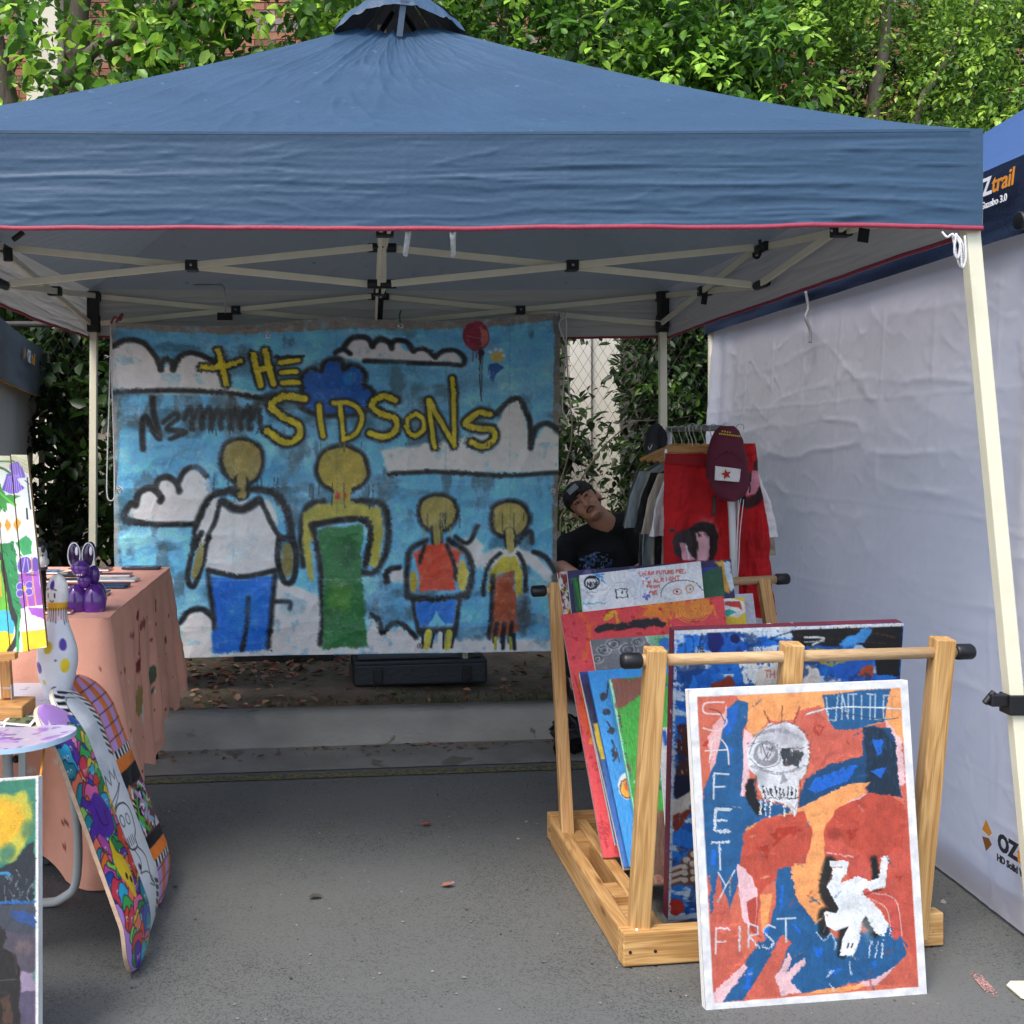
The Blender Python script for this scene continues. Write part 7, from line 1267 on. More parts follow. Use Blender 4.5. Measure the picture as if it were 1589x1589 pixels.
zb_ = 2.98; b0 = P(30, 1096, zb_); mesh('base_block', box((b0[0] - .03, 3.02, WH_ + .021), (.09, .12, .040)), M_BEECH, te, bevel=.004); mesh('base_block', box((b0[0] - .14, 3.02, WH_ + .016), (.11, .10, .03)), M_BEECH, te, bevel=.004); beam('hinge_pin', P(4, 1068, 2.99), P(18, 1068, 2.99), .004, .004, M_RIVET, te, .001); beam('hinge_plate', P(18, 1062, 2.995), P(19, 1086, 2.995), .004, .012, M_RIVET, te, .001)
# ---- black and white skull mask behind
t = thing('painted_skull', 'small black and white painted skull ornament behind the bowling pin', 'ornament', tuple(P(62, 885, 3.6))); sz = 3.62 / FPX
mesh('skull', join(ell(P(60, 862, 3.62), (13 * sz, 14 * sz, 18 * sz)), ell(P(66, 872, 3.60), (10 * sz, 12 * sz, 9 * sz))), mat('bone_paint', '#c9c9c4', .5, .1, 20), t, True); mesh('hood', ell(P(60, 847, 3.63), (13 * sz, 14 * sz, 9 * sz)), M_BLK, t, True); mesh('eye_socket', ell(P(67, 847 + 5, 3.587), (3.4 * sz, .004, 6 * sz)), M_BLK, t, True); mesh('jaw', ell(P(65, 882, 3.61), (9 * sz, 12 * sz, 4 * sz)), mat('dark_jaw', '#3a3a3a', .5), t, True)
mesh('stand', tube([P(62, 884, 3.62), np.array((P(62, 884, 3.62)[0], 3.62, TH + .008))], .02, 10), M_BLK, t, True)
for dx_ in (-4, -1, 2, 5): mesh('tooth', box(P(66 + dx_, 878, 3.583), (.003, .003, .006)), M_WGL, t)
mesh('nostril', ell(P(66, 862, 3.582), (.003, .003, .005), 8), M_BLK, t, True)
# ---- landscape canvas leaning against the low table
c = corners(-190, 1222, 60, 1204, 60, 1700, -200, 1722)
A = Art(c, 150, 300, '#2f7a62', 57, .08); A.zoom(3.885, 0, 1180)
A.blotch(40, .5, '#2a6f5e', .8, 1, .2); A.poly([(-700, 160), (60, 200), (160, 180), (190, 260), (200, 420), (130, 560), (60, 620), (-700, 620)], '#b8b13a', 12, soft=8); A.poly([(-600, 280), (60, 230), (150, 280), (140, 420), (60, 520), (-600, 480)], '#e0ae22', 14, soft=8, dry=.25); A.spray(170, 420, 50, 60, '#3a6a50', .8); A.spray(40, 560, 60, 60, '#2a6a5e', .8); A.spray(100, 130, 90, 36, '#2f7c5c', .7)
A.poly([(215, 490), (215, 900), (-700, 900), (-700, 700), (0, 660), (100, 600), (160, 530)], '#1b222b', 8); 
for k_ in range(40): x0, y0 = rn.uniform(-200, 210), rn.uniform(620, 850); A.line([(x0, y0), (x0 + rn.uniform(-30, 30), y0 + rn.uniform(20, 50))], 4, rn.choice(('#6a7480', '#2f3a48', '#0f1418', '#8a949e')), dry=.35)
A.line([(-200, 720), (20, 690), (60, 700)], 14, '#2a86b8', dry=.3); A.line([(-300, 880), (0, 870), (210, 865)], 14, '#2060a0', dry=.3); A.poly([(-700, 880), (215, 880), (215, 1100), (-700, 1100)], '#3a3f4a', 8); A.poly([(60, 920), (215, 930), (215, 1010), (100, 980)], '#244a86', 10, dry=.3)
A.poly([(-700, 1050), (215, 1050), (215, 2200), (-700, 2200)], '#4a4450', 10); A.poly([(90, 1300), (215, 1280), (215, 1420), (100, 1420)], '#8a7a92', 10, soft=4); A.poly([(100, 1420), (215, 1400), (215, 1600), (100, 1600)], '#4f475e', 8); A.spray(140, 1150, 60, 50, '#6a5a58', .7)
A.poly([(-200, 1000), (-20, 990), (30, 1030), (40, 1100), (20, 1140), (100, 1180), (125, 1320), (120, 1500), (130, 1600), (130, 2200), (-200, 2200)], '#1a1614', 5); A.line([(40, 1140), (90, 1190), (100, 1300)], 3, '#5a534c', dry=.3); A.line([(0, 1340), (100, 1330)], 3, '#6a635c', dry=.3); A.line([(-20, 1400), (60, 1420)], 3, '#4a443e', dry=.3); A.poly([(10, 1440), (60, 1420), (80, 1600), (20, 1600)], '#4a3226', 8, dry=.35)
A.zoom(); 
for a, b in ((c[0], c[1]), (c[1], c[2])): A.line([a, b], 9, '#d9dad8', sm=False, rough=.4)
A.wear(.05); canvas('leaning_canvas', 'stormy yellow and green landscape canvas with a dark figure, cut off at the front left', 'painting', *place(c, 2.52, 2.36), A, th=.03)
# ---- plastic crate under the tables
cr_ = thing('plastic_crate', 'dark grey slotted plastic crate on the asphalt under the salmon cloth', 'crate', (-.98, 3.74, 0)); M_CR = mat('grey_crate_plastic', '#44474b', .55, .08)
x0, x1, z0, z1 = -1.32, -.90, 3.60, 3.95
for k_ in range(5): h_ = .02 + k_ * .06; mesh('rib', join(box(((x0 + x1) / 2, z0, h_), (x1 - x0, .012, .012)), box((x1, (z0 + z1) / 2, h_), (.012, z1 - z0, .012)), box((x0, (z0 + z1) / 2, h_), (.012, z1 - z0, .012)), box(((x0 + x1) / 2, z1, h_), (x1 - x0, .012, .012))), M_CR, cr_)
for k_ in range(10): x = x0 + (x1 - x0) * k_ / 9; mesh('upright', box((x, z0 - .002, .135), (.010, .012, .25)), M_CR, cr_)
mesh('crate_floor', box(((x0 + x1) / 2, (z0 + z1) / 2, .012), (x1 - x0, z1 - z0, .01)), M_CR, cr_); mesh('contents', ell(((x0 + x1) / 2, (z0 + z1) / 2, .09), (.17, .13, .09), 14), M_BLKF, cr_, True)
# ================================================================== CASE AND TIN UNDER THE BANNER
cz = 5.52; cs_ = cz / FPX; M_CASE = mat('black_case_plastic', '#23282f', .5, .12, 12, .3, 50)
t = thing('equipment_case', 'low black plastic equipment case on the verge beneath the banner', 'case', tuple(P(650, 1068, cz)))
a = P(546, 1066, cz); b = P(753, 1060, cz + .04)
M_, L_c = frame((a[0], cz + .14, a[2] + .058), (b[0], cz + .18, b[2] + .058)); mesh('case_body', box((0, 0, 0), (L_c, .32, .108)), M_CASE, t, local=M_, bevel=.012)
mesh('case_lid', box((0, 0, .058), (L_c - .004, .325, .02)), M_CASE, t, local=M_, bevel=.006); mesh('lid_board', box((0, 0, .078), (L_c - .05, .25, .012)), mat('grey_board', '#54555a', .8, .15, 8), t, local=M_, bevel=.003)
for fx in (-.32, .34): mesh('latch', box((fx * L_c, -.167, .0), (.045, .016, .07)), M_BLK, t, local=M_, bevel=.004)
mesh('side_handle', box((-.505 * L_c, 0, .0), (.02, .1, .05)), mat('brown_handle', '#4f3a30', .7), t, local=M_, bevel=.004)
t = thing('spray_can', 'green and white striped can standing on the black case', 'can', tuple(P(724, 1030, cz))); q = P(722, 1029, cz + .08); 
mesh('can_body', lathe([(.001, 0), (.040, 0), (.044, .004), (.044, .11), (.04, .115), (.001, .116)], tuple(q), 28), mat('can_green', '#4f5f50', .4), t, True)
AAn = np.linspace(-1.95, -1.35, 8); V = [(q[0] + .0448 * math.cos(a_), q[1] + .0448 * math.sin(a_), q[2] + h_) for h_ in (.008, .108) for a_ in AAn]; mesh('can_label', (V, [(i, i + 1, i + 9, i + 8) for i in range(7)]), M_WHT, t, True)
t = thing('dark_box', 'low dark crate in the shade left of the equipment case', 'box', tuple(P(440, 1035, 6.1))); q = P(440, 1030, 6.1); mesh('box_body', box((q[0], 6.25, q[2] + .05), (.55, .3, .13)), M_CASE, t, bevel=.01)
mesh('box_lid', box((q[0], 6.25, q[2] + .125), (.57, .32, .02)), M_CASE, t, bevel=.006)
t = thing('bin_bag', 'crumpled black plastic bag on the kerb edge behind the rack', 'bag', tuple(P(885, 1160, 4.9))); V, F = ell(P(882, 1142, 4.9), (.075, .07, .07), 28); V = V + (V - V.mean(0)) * ((ridge(V[:, 0] * 30 + V[:, 2] * 20, V[:, 1] * 30 + V[:, 2] * 25, 3)[:, None] - .3) * .9); mesh('bag_skin', (V, F), mat('black_bag', '#131418', .28, .1, 20), t, True); mesh('bag_knot', ell(P(880, 1118, 4.9), (.02, .02, .03), 10), mat('black_bag_knot', '#131418', .3), t, True)
t = thing('twig', 'pale dry twig lying in the gutter near the kerb foot', 'twig', tuple(P(600, 1155, 4.9))); mesh('twig_stem', tube(smoothpts([(*P(585, 1162, 4.97)[:2], .02), (*P(600, 1156, 4.97)[:2], .025), (*P(612, 1150, 4.99)[:2], .05)], 4), .004, 5), mat('dry_twig', '#8a7a62', .9), t, True)
# ================================================================== CLOTHES RACK
M_WTUBE = mat('white_tube', '#cfd1d4', .4, .04); cx_ = 1.435
rkz0, rkz1 = 4.42, 5.32; top_h = P(0, 664, 4.42)[2]
t = thing('clothes_rack', 'white tube clothes rail standing behind the canvas rack against the white wall', 'clothes rack', (cx_, 4.9, 0))
mesh('rail', tube([(cx_ - .005, rkz0, top_h), (cx_ + .015, rkz1, top_h + .005)], .0125, 12), mat('grey_tube', '#8f9294', .35, .05, metal=.4), t, True)
mesh('front_post', tube([P(1127, 664, rkz0), P(1136, 800, rkz0), (P(1152, 1150, rkz0)[0], rkz0, .03)], .0145, 14), M_WTUBE, t, True); mesh('rear_post', tube([P(1038, 662, rkz1), P(1042, 1000, rkz1), (P(1044, 1000, rkz1)[0], rkz1, .16)], .0145, 14), M_WTUBE, t, True)
mesh('end_cap', ell(P(1127, 662, rkz0), (.019, .019, .018), 14), M_WTUBE, t, True); mesh('foot_bar', tube([(cx_ - .28, rkz0, .03), (cx_ + .32, rkz0, .03)], .014, 10), M_WTUBE, t, True); mesh('foot_bar', tube([(cx_ - .28, rkz1, .17), (cx_ + .28, rkz1, .17)], .014, 10), M_WTUBE, t, True)
M_HW = wood_mat('hanger_beech', '#9c6f3e', '#c2935a', 2, False)
def hanger(z, rot=0, label='wooden clothes hanger on the rail', bar=False, dx=0, hb=.17, sp=1):
    h = thing('hanger', label, 'hanger', (cx_ + dx, z, top_h)); c0 = np.array((cx_ + dx, z, top_h))
    mesh('hook', tube(smoothpts([c0 + (.014, 0, -.006), c0 + (.014, 0, .010), c0 + (0, 0, .018), c0 + (-.014, 0, .008), c0 + (-.012, 0, -.02), c0 + (-.002, 0, -.05), c0 + (0, 0, -.075)], 5), .0018, 6), M_RIVET, h, True)
    if bar:
        beam('bar', c0 + (-hb, 0, -.085), c0 + (hb, 0, -.085), .014, .028, M_HW, h, .003)
        for x in (-hb, hb): beam('clip', c0 + (x * 1.02 - .0, -.01, -.085), c0 + (x * 1.02, -.012, -.125), .012, .022, M_RIVET, h, .002, up=(0, 1, 0))
    else:
        pts = [c0 + (x, 0, -.07 - abs(x) * .42 - .25 * x * x) for x in np.linspace(-.16, .16, 13)]; V, F = tube(pts, .011, 8); V = (V - c0) * (1, 1, 1) + c0; mesh('arm', (V, F), M_HW, h, True)
    return h
def garment(name, label, cat, z, rows, m, th=.022, sleeves=(), folds=.010, seed=0, group=None, arts=None, nv=70, nu=90, ps=None):
    """rows: (py, px_left, px_right) seen at depth z; a hollow-looking flattened tube of cloth with folds"""
    t = thing(name, label, cat, tuple(P((rows[0][1] + rows[0][2]) / 2, rows[0][0], z)), group)
    def loft(rws, nu, nv, tk, nm, mm, par, sd):
        ys = [r[0] for r in rws]; yy = np.linspace(ys[0], ys[-1], nv); xl = np.interp(yy, ys, [r[1] for r in rws]); xr = np.interp(yy, ys, [r[2] for r in rws]); th_ = np.linspace(0, 2 * np.pi, nu, endpoint=False)
        c = np.sign(np.cos(th_)) * np.abs(np.cos(th_)) ** .8; s_ = np.sin(th_); px = (xl + xr)[:, None] / 2 + (xr - xl)[:, None] / 2 * c; v = np.linspace(0, 1, nv)[:, None]
        dz = s_[None] * tk * (.45 + .55 * v) + np.where(s_[None] != 0, 1, 1) * folds * 2.4 * (v ** .7 + .15) * ((fbm(px / 13., yy[:, None] / 70., sd, 3) - .5) * 2.4 + .8 * np.sin(px / 8. + sd + yy[:, None] / 60)) + (ridge(px / 30. + yy[:, None] / 60., yy[:, None] / 30., sd + 5, 3) - .35) * .014
        zz = z + dz; X = (px - CX) * z / FPX; Hh = EYE - (yy[:, None] - CY) * z / FPX + 0 * px + (fbm(px / 20., yy[:, None] * 0, sd + 2, 2) - .5) * .012 * v; V = np.stack([X, zz, Hh], -1).reshape(-1, 3); F = gridF(nu, nv, True)
        return mesh(nm, (V, F), mm, par, True), V
    if arts:
        nu, nv = 230, 150
    o, V = loft(rows, nu, nv, th, 'cloth', M_CLOTHA if arts else m, t, seed)
    if arts:
        A = arts; px = CX + V[:, 0] * FPX / V[:, 1]; py = CY - (V[:, 2] - EYE) * FPX / V[:, 1]; q = A.T(np.stack([px, py], 1)); iu = np.clip(q[:, 0].round().astype(int), 0, A.W - 1); iv = np.clip(q[:, 1].round().astype(int), 0, A.H - 1)
        cl_ = A.linear().reshape(A.H, A.W, 3); cc = cl_[iv, iu]; back = np.tile(np.sin(np.linspace(0, 2 * np.pi, nu, endpoint=False)) > .15, nv); cc[back] = np.array(lin('#b8141c'))
        a_ = o.data.color_attributes.new('Col', 'FLOAT_COLOR', 'POINT'); c4 = np.ones((len(V), 4), np.float32); c4[:, :3] = cc; a_.data.foreach_set('color', c4.ravel())
    for i, sl in enumerate(sleeves): loft(sl, 44, 30, th * .9, 'sleeve', m, t, seed + 9 + i)
    return t
M_RS = mat('red_canvas_cloth', '#b8141c', .85, .08, 6, .3, 300); 
def tee(label, col, z, dx, dy=0, spread=1.0, seed=0, bump=300):
    s_ = 4.42 / z; m = mat('tee_' + col[1:], col, .9, .07, 5, .25, bump); k = lambda px, py: (CX + (cx_ * FPX / z) + px * s_ * spread, CY + (py - CY) * s_ + dy)
    rows = [(k(0, 718)[1], k(-28, 0)[0], k(28, 0)[0]), (k(0, 728)[1], k(-55, 0)[0], k(55, 0)[0]), (k(0, 742)[1], k(-84, 0)[0], k(84, 0)[0]), (k(0, 775)[1], k(-88, 0)[0], k(88, 0)[0]), (k(0, 985)[1], k(-92, 0)[0], k(92, 0)[0])]
    SL = [(k(0, 738)[1], k(-96, 0)[0], k(-66, 0)[0]), (k(0, 780)[1], k(-118, 0)[0], k(-74, 0)[0]), (k(0, 838)[1], k(-134, 0)[0], k(-84, 0)[0])]; SR = [(a, 2 * k(0, 0)[0] - c, 2 * k(0, 0)[0] - b) for a, b, c in SL]
    return garment('t_shirt', label, 't-shirt', z, rows, m, .016, (SL, SR), .008, seed, 'shirts on the clothes rail')
hz = [4.60, 4.72, 4.84, 4.97, 5.10, 5.22]
for z, col, lb, sp, sd_ in ((4.60, '#e6e7ea', 'white t-shirt hanging right behind the red shorts', .78, 1), (4.72, '#b9ada0', 'beige t-shirt hanging behind the white one', .80, 2), (4.84, '#1b1e22', 'black t-shirt hanging behind the beige one', .80, 3), (4.95, '#a69c90', 'taupe t-shirt showing as a thin strip on the rail', .72, 4), (5.06, '#8e9ca2', 'pale blue grey t-shirt towards the back of the rail', .78, 5), (5.18, '#5a5c60', 'charcoal t-shirt, rearmost garment on the rail', .72, 6)):
    tee(lb, col, z, 0, 0, sp, sd_); hanger(z - .005, 0, 'wooden hanger carrying the ' + lb.split(' hanging')[0].split(' showing')[0].split(' towards')[0].split(',')[0] + ' on the rail')
hanger(4.50, 0, 'straight clip hanger holding the red shorts at the front of the rail', True, -.115, .11)
def shirt_art(c, W, H, fn): A = Art(c, W, H, '#b8141c', 77, .12); fn(A); A.zoom(); return A
def pf(A):
    A.zoom(4.414, 860, 640); A.spray(1030, 870, 120, 150, '#c98a88', .7); A.poly([(920, 800), (1000, 740), (1090, 760), (1130, 850), (1120, 960), (1080, 1020), (930, 1020), (900, 900)], '#2a2224', 5, soft=3); A.poly([(975, 830), (1020, 815), (1060, 850), (1070, 920), (1050, 1020), (980, 1020), (985, 900)], '#dca9b4', 4, soft=1.5); A.poly([(835, 820), (920, 800), (960, 860), (940, 980), (880, 1020), (820, 960), (815, 880)], '#3a3436', 6, soft=3); A.poly([(860, 890), (900, 890), (920, 950), (970, 1010), (880, 1020)], '#dca0ae', 5, soft=1.5)
    A.line([(905, 920), (925, 1000)], 8, '#e9e4e6'); A.drips(985, 1060, 830, 8, 30, '#2a2224', 3, 3)
def pf2(A):
    A.zoom(4.414, 860, 640); A.line([(1400, 360), (1420, 450), (1410, 560), (1340, 620), (1290, 600)], 50, '#3a2024', soft=4); A.poly([(1310, 500), (1360, 400), (1405, 400), (1410, 500), (1380, 560), (1310, 570)], '#d68c9c', 4, soft=2)
AS1 = shirt_art([(1020, 695), (1165, 695), (1165, 965), (1020, 965)], 150, 280, pf); AS2 = shirt_art([(1130, 680), (1212, 680), (1212, 965), (1130, 965)], 90, 290, pf2)
# red shorts with painted patches
zs = 4.47
sh = garment('red_shorts', 'red shorts with sprayed pink and black loops, left of the white rack post', 'shorts', zs, [(704, 1033, 1128), (720, 1032, 1130), (800, 1031, 1140), (890, 1029, 1150), (960, 1027, 1160)], M_RS, .022, (), .010, 11, arts=AS1)
mesh('waistband', quadgrid(P(1032, 703, zs - .034), P(1100, 711, zs - .034), P(1100, 724, zs - .036), P(1032, 718, zs - .036), 30, 6)[:2], mat('dark_red_band', '#8e1018', .85, .08, 6, .3, 300), sh, True)
sh2 = garment('red_shorts', 'red shorts with pink oval patch and long white drawcords, hung right of the cap', 'shorts', 4.50, [(688, 1150, 1172), (710, 1146, 1176), (790, 1144, 1186), (880, 1140, 1200), (956, 1136, 1208)], M_RS, .026, (), .014, 12, arts=AS2)
hanger(4.52, 0, 'clip hanger holding the second pair of red shorts', True, .085, .035)
def patch(name, px0, py0, px1, py1, z, fn, par, W=70, H=70):
    c = [(px0, py0), (px1, py0), (px1, py1), (px0, py1)]; A = Art(c, W, H, '#b8141c', 77, .05); fn(A); g_ = quadgrid(P(px0, py0, z), P(px1, py0, z), P(px1, py1, z), P(px0, py1, z), W, H, (fbm(*np.meshgrid(np.linspace(0, 3, W), np.linspace(0, 3, H)), 4) - .5) * .01)
    mesh(name, g_[:2], M_CLOTHA, par, True, col=A.linear())
for k_, pts in enumerate(([(1146, 770), (1144, 830), (1140, 880), (1139, 905)], [(1154, 775), (1148, 830), (1146, 880), (1142, 910)], [(1150, 772), (1146, 800), (1142, 900)])): mesh('drawcord', tube(smoothpts([P(*p, 4.405) for p in pts], 5), .002, 5), M_CORD, sh2, True)
mesh('toggle', tube([P(1163, 733, 4.40), P(1162, 748, 4.40)], .009, 10), M_BLK, sh2, True); mesh('drawcord_end', tube(smoothpts([P(1162, 748, 4.40), P(1164, 756, 4.40), P(1163, 765, 4.40)], 4), .003, 6), M_BLK, sh2, True)
mesh('toggle', tube(smoothpts([P(1108, 770, 4.40), P(1109, 785, 4.40), P(1106, 800, 4.40)], 4), [.007] * 9, 8), M_BLK, sh, True); mesh('side_label', box(P(1043, 823, 4.41), (.02, .004, .013)), M_BLK, sh)
garment('t_shirt', 'white shirt edge showing to the right of the red shorts', 't-shirt', 4.66, [(760, 1172, 1185), (800, 1170, 1196), (818, 1168, 1198)], mat('white_shirt_edge', '#dcdde2', .9, .05), .012, (), .004, 14, 'shirts on the clothes rail'); garment('t_shirt', 'beige shirt hem hanging lowest at the right of the red shorts', 't-shirt', 4.72, [(780, 1172, 1192), (840, 1172, 1202), (862, 1172, 1204)], mat('beige_shirt_edge', '#a59a8c', .9, .05), .012, (), .004, 15, 'shirts on the clothes rail')
# cap
M_CAPM = mat('maroon_twill', '#5a1a30', .85, .12, 14, .35, 320); zc_ = 4.36; cp = thing('baseball_cap', 'maroon baseball cap with a red star on a white patch, hung on the rail end', 'cap', tuple(P(1128, 720, zc_)))
rows = [(661, 1118, 1138), (668, 1110, 1146), (682, 1103, 1152), (700, 1098, 1156), (722, 1096, 1160), (738, 1096, 1161)]
yy = np.linspace(661, 742, 40); xl = np.interp(yy, [r[0] for r in rows], [r[1] for r in rows]); xr = np.interp(yy, [r[0] for r in rows], [r[2] for r in rows]); th_ = np.linspace(0, 2 * np.pi, 60, endpoint=False)
px = (xl + xr)[:, None] / 2 + (xr - xl)[:, None] / 2 * np.cos(th_); v = np.linspace(0, 1, 40)[:, None]; dep = (.025 + .055 * np.sin(np.pi * np.clip(v * .55 + .12, 0, 1))); seam = .0035 * np.exp(-(np.cos(th_)[None] / .04) ** 2); dz = np.sin(th_)[None] * dep * .75 - seam * np.sign(np.sin(th_))[None] * -1 + (fbm(px / 12, yy[:, None] / 12, 3) - .5) * .010
V = np.stack([(px - CX) * zc_ / FPX, zc_ + dz, EYE - (yy[:, None] - CY) * zc_ / FPX + 0 * px], -1).reshape(-1, 3); F = gridF(60, 40, True); mesh('crown_panels', join((V, [tuple(f) for f in F]), (V[:60], [tuple(range(60))])), M_CAPM, cp, True)
# visor, bent down and outward
nu, nv = 40, 18; U, Vv = np.meshgrid(np.linspace(-1, 1, nu), np.linspace(0, 1, nv)); hwx = 32 * np.sqrt(np.clip(1 - (Vv * .99) ** 2.6, 0, 1)); PX_ = 1128.5 + U * hwx; PY_ = 733 + 44 * Vv - 6 * (1 - U ** 2) * (1 - Vv); ZZ = zc_ - .052 - .025 * Vv + .035 * U ** 2
V = np.stack([(PX_ - CX) * zc_ / FPX, ZZ, EYE - (PY_ - CY) * zc_ / FPX], -1).reshape(-1, 3); o = mesh('visor', (V, gridF(nu, nv)), M_CAPM, cp, True); sm_ = o.modifiers.new('thickness', 'SOLIDIFY'); sm_.thickness = .004
mesh('button', ell(P(1130, 701, zc_ - .062), (.008, .006, .007), 12), M_CAPM, cp, True)
mesh('panel_seam', tube([P(1107, 715, zc_ - .056), P(1118, 705, zc_ - .063), P(1130, 701, zc_ - .066), P(1143, 707, zc_ - .063), P(1154, 718, zc_ - .054)], .0014, 5), mat('dark_maroon_thread', '#3d0f20', .9), cp, True)
pw_ = P(1129, 735, zc_ - .079); g_ = quadgrid(P(1110, 723, zc_ - .075), P(1150, 728, zc_ - .075), P(1147, 748, zc_ - .086), P(1109, 745, zc_ - .086), 16, 10, (fbm(*np.meshgrid(np.linspace(0, 4, 16), np.linspace(0, 3, 10)), 3) - .5) * .008); o = mesh('white_patch', g_[:2], mat('cotton_patch', '#d9d7d4', .9, .05, 30, .4, 200), cp, True); o.modifiers.new('thickness', 'SOLIDIFY').thickness = .002
sp = []; sc0 = P(1127, 736, zc_ - .087)
for k_ in range(10): a = math.pi / 2 + k_ * math.pi / 5 + .2; r_ = .021 if k_ % 2 == 0 else .009; sp.append(sc0 + (r_ * math.cos(a), 0, r_ * math.sin(a)))
mesh('red_star', (np.array(sp + [sc0 - (0, .003, 0)]), [(i, (i + 1) % 10, 10) for i in range(10)]), mat('red_felt', '#a8251f', .9), cp)
place_text('cap_lettering', 'THEREDY', .021, P(1121, 672, zc_ - .052), (1, 0, -.12), (0, .1, 1), mat('gold_thread', '#c9a83a', .7), cp, .0012) if False else None
for k_, (x0, y0, x1, y1) in enumerate(((1121, 669, 1133, 671), (1117, 673, 1148, 677))):
    n_ = int((x1 - x0) / 2.6); 
    for j in range(n_):
        f_ = j / max(n_ - 1, 1); q = P(x0 + (x1 - x0) * f_, y0 + (y1 - y0) * f_, zc_ - .050 - .005 * k_); mesh('embroidery_stitch', box(q, (.0045, .003, .006)), bpy.data.materials.get('gold_thread') or mat('gold_thread', '#c9a83a', .7), cp)
# backpack
bz_ = 5.36; bk = thing('backpack', 'dark backpack hung at the rear end of the clothes rail', 'bag', tuple(P(1018, 700, bz_))); s_ = bz_ / FPX
V, F = ell(P(1019, 690, bz_), (17 * s_, .07, 34 * s_), 24); V += (fbm(V[:, 0] * 25, V[:, 2] * 25, 4)[:, None] - .5) * (V - V.mean(0)) * .5; mesh('bag_body', (V, F), mat('slate_nylon', '#23272e', .7, .15), bk, True); mesh('front_pocket', ell(P(1014, 700, bz_ - .05), (11 * s_, .03, 15 * s_), 16), mat('slate_nylon_light', '#3a4048', .7, .1), bk, True)
mesh('shoulder_strap', tube(smoothpts([P(1026, 662, bz_ - .05), P(1024, 690, bz_ - .08), P(1028, 716, bz_ - .05)], 5), .008, 8), M_BLKF, bk, True); mesh('logo_tick', tube(smoothpts([P(1006, 693, bz_ - .078), P(1008, 698, bz_ - .082), P(1012, 690, bz_ - .08)], 4), .0018, 5), M_WGL, bk, True)
# ================================================================== PERSON
def cap_(a, b, r0, r1, n=16):
    a = np.array(a, float); b = np.array(b, float); L = np.linalg.norm(b - a); d = (b - a) / L; u = np.cross(d, (0, 0, 1) if abs(d[2]) < .9 else (1, 0, 0)); u /= np.linalg.norm(u); w = np.cross(d, u); V = []; st = []
    for i in range(6): ph = math.pi / 2 * (1 - i / 5); st.append((-math.sin(ph) * r0, max(math.cos(ph) * r0, .0005)))
    for i in range(1, 5): t_ = i / 5; st.append((L * t_, r0 + (r1 - r0) * t_))
    for i in range(6): ph = math.pi / 2 * i / 5; st.append((L + math.sin(ph) * r1, max(math.cos(ph) * r1, .0005)))
    for z_, r_ in st:
        for j in range(n): th = 2 * math.pi * j / n; V.append(a + d * z_ + r_ * (u * math.cos(th) + w * math.sin(th)))
    m = len(st); F = [(i * n + j, i * n + (j + 1) % n, (i + 1) * n + (j + 1) % n, (i + 1) * n + j) for i in range(m - 1) for j in range(n)] + [tuple(range(n))[::-1], tuple(range((m - 1) * n, m * n))]
    return np.array(V), F
def remesh(name, VF, m, par, vox, smooth=3):
    o = mesh(name, VF, m, par, True); r_ = o.modifiers.new('remesh', 'REMESH'); r_.mode = 'VOXEL'; r_.voxel_size = vox; r_.use_smooth_shade = True
    if smooth: q = o.modifiers.new('smooth', 'SMOOTH'); q.factor = .5; q.iterations = smooth
    return o
HZ = 5.62; hs = HZ / FPX
M_SKIN = mat('skin', '#c8937a', .5, .06, 20, .15, 150); M_SKIN.node_tree.nodes['Principled BSDF'].inputs['Subsurface Weight'].default_value = .12; M_SKIN.node_tree.nodes['Principled BSDF'].inputs['Subsurface Radius'].default_value = (.02, .01, .005)
M_TEE = mat('black_jersey', '#101216', .9, .15, 8, .3, 300); M_HAIR = mat('dark_brown_hair', '#1f1712', .7, .2, 60, .5, 200, stretch=(1, 1, .2))
pr = thing('person', 'person with moustache in a dark cap and black t-shirt, head tilted, sitting behind the rack', 'person', (1.16, HZ + .05, .15))
hc = P(908, 781, HZ)                                   # head centre
tilt = Matrix.Rotation(R(-42), 3, 'Y') @ Matrix.Rotation(R(-6), 3, 'Z') @ Matrix.Rotation(R(-20), 3, 'X'); TM = np.array(tilt)
def HV(p): return TM @ np.array(p) + hc                # local head coordinates: x right, y back, z up
neck0 = P(937, 812, HZ + .07); sh_c = P(934, 842, HZ + .09)
hip = np.array((1.20, HZ + .12, .55)); SHL = P(884, 848, HZ + .07); SHR = P(980, 812, HZ + .09)
ELL_ = np.array((.95, HZ - .06, .76)); WRL = np.array((1.06, HZ - .30, .70)); ELR = np.array((1.46, HZ - .02, .78)); WRR = np.array((1.24, HZ - .27, .71))
KL = np.array((1.02, HZ - .34, .58)); KR = np.array((1.36, HZ - .34, .58)); AL = np.array((1.00, HZ - .33, .21)); AR = np.array((1.38, HZ - .33, .21))
def Rot(VF): V, F = VF; return V @ TM.T + hc, F
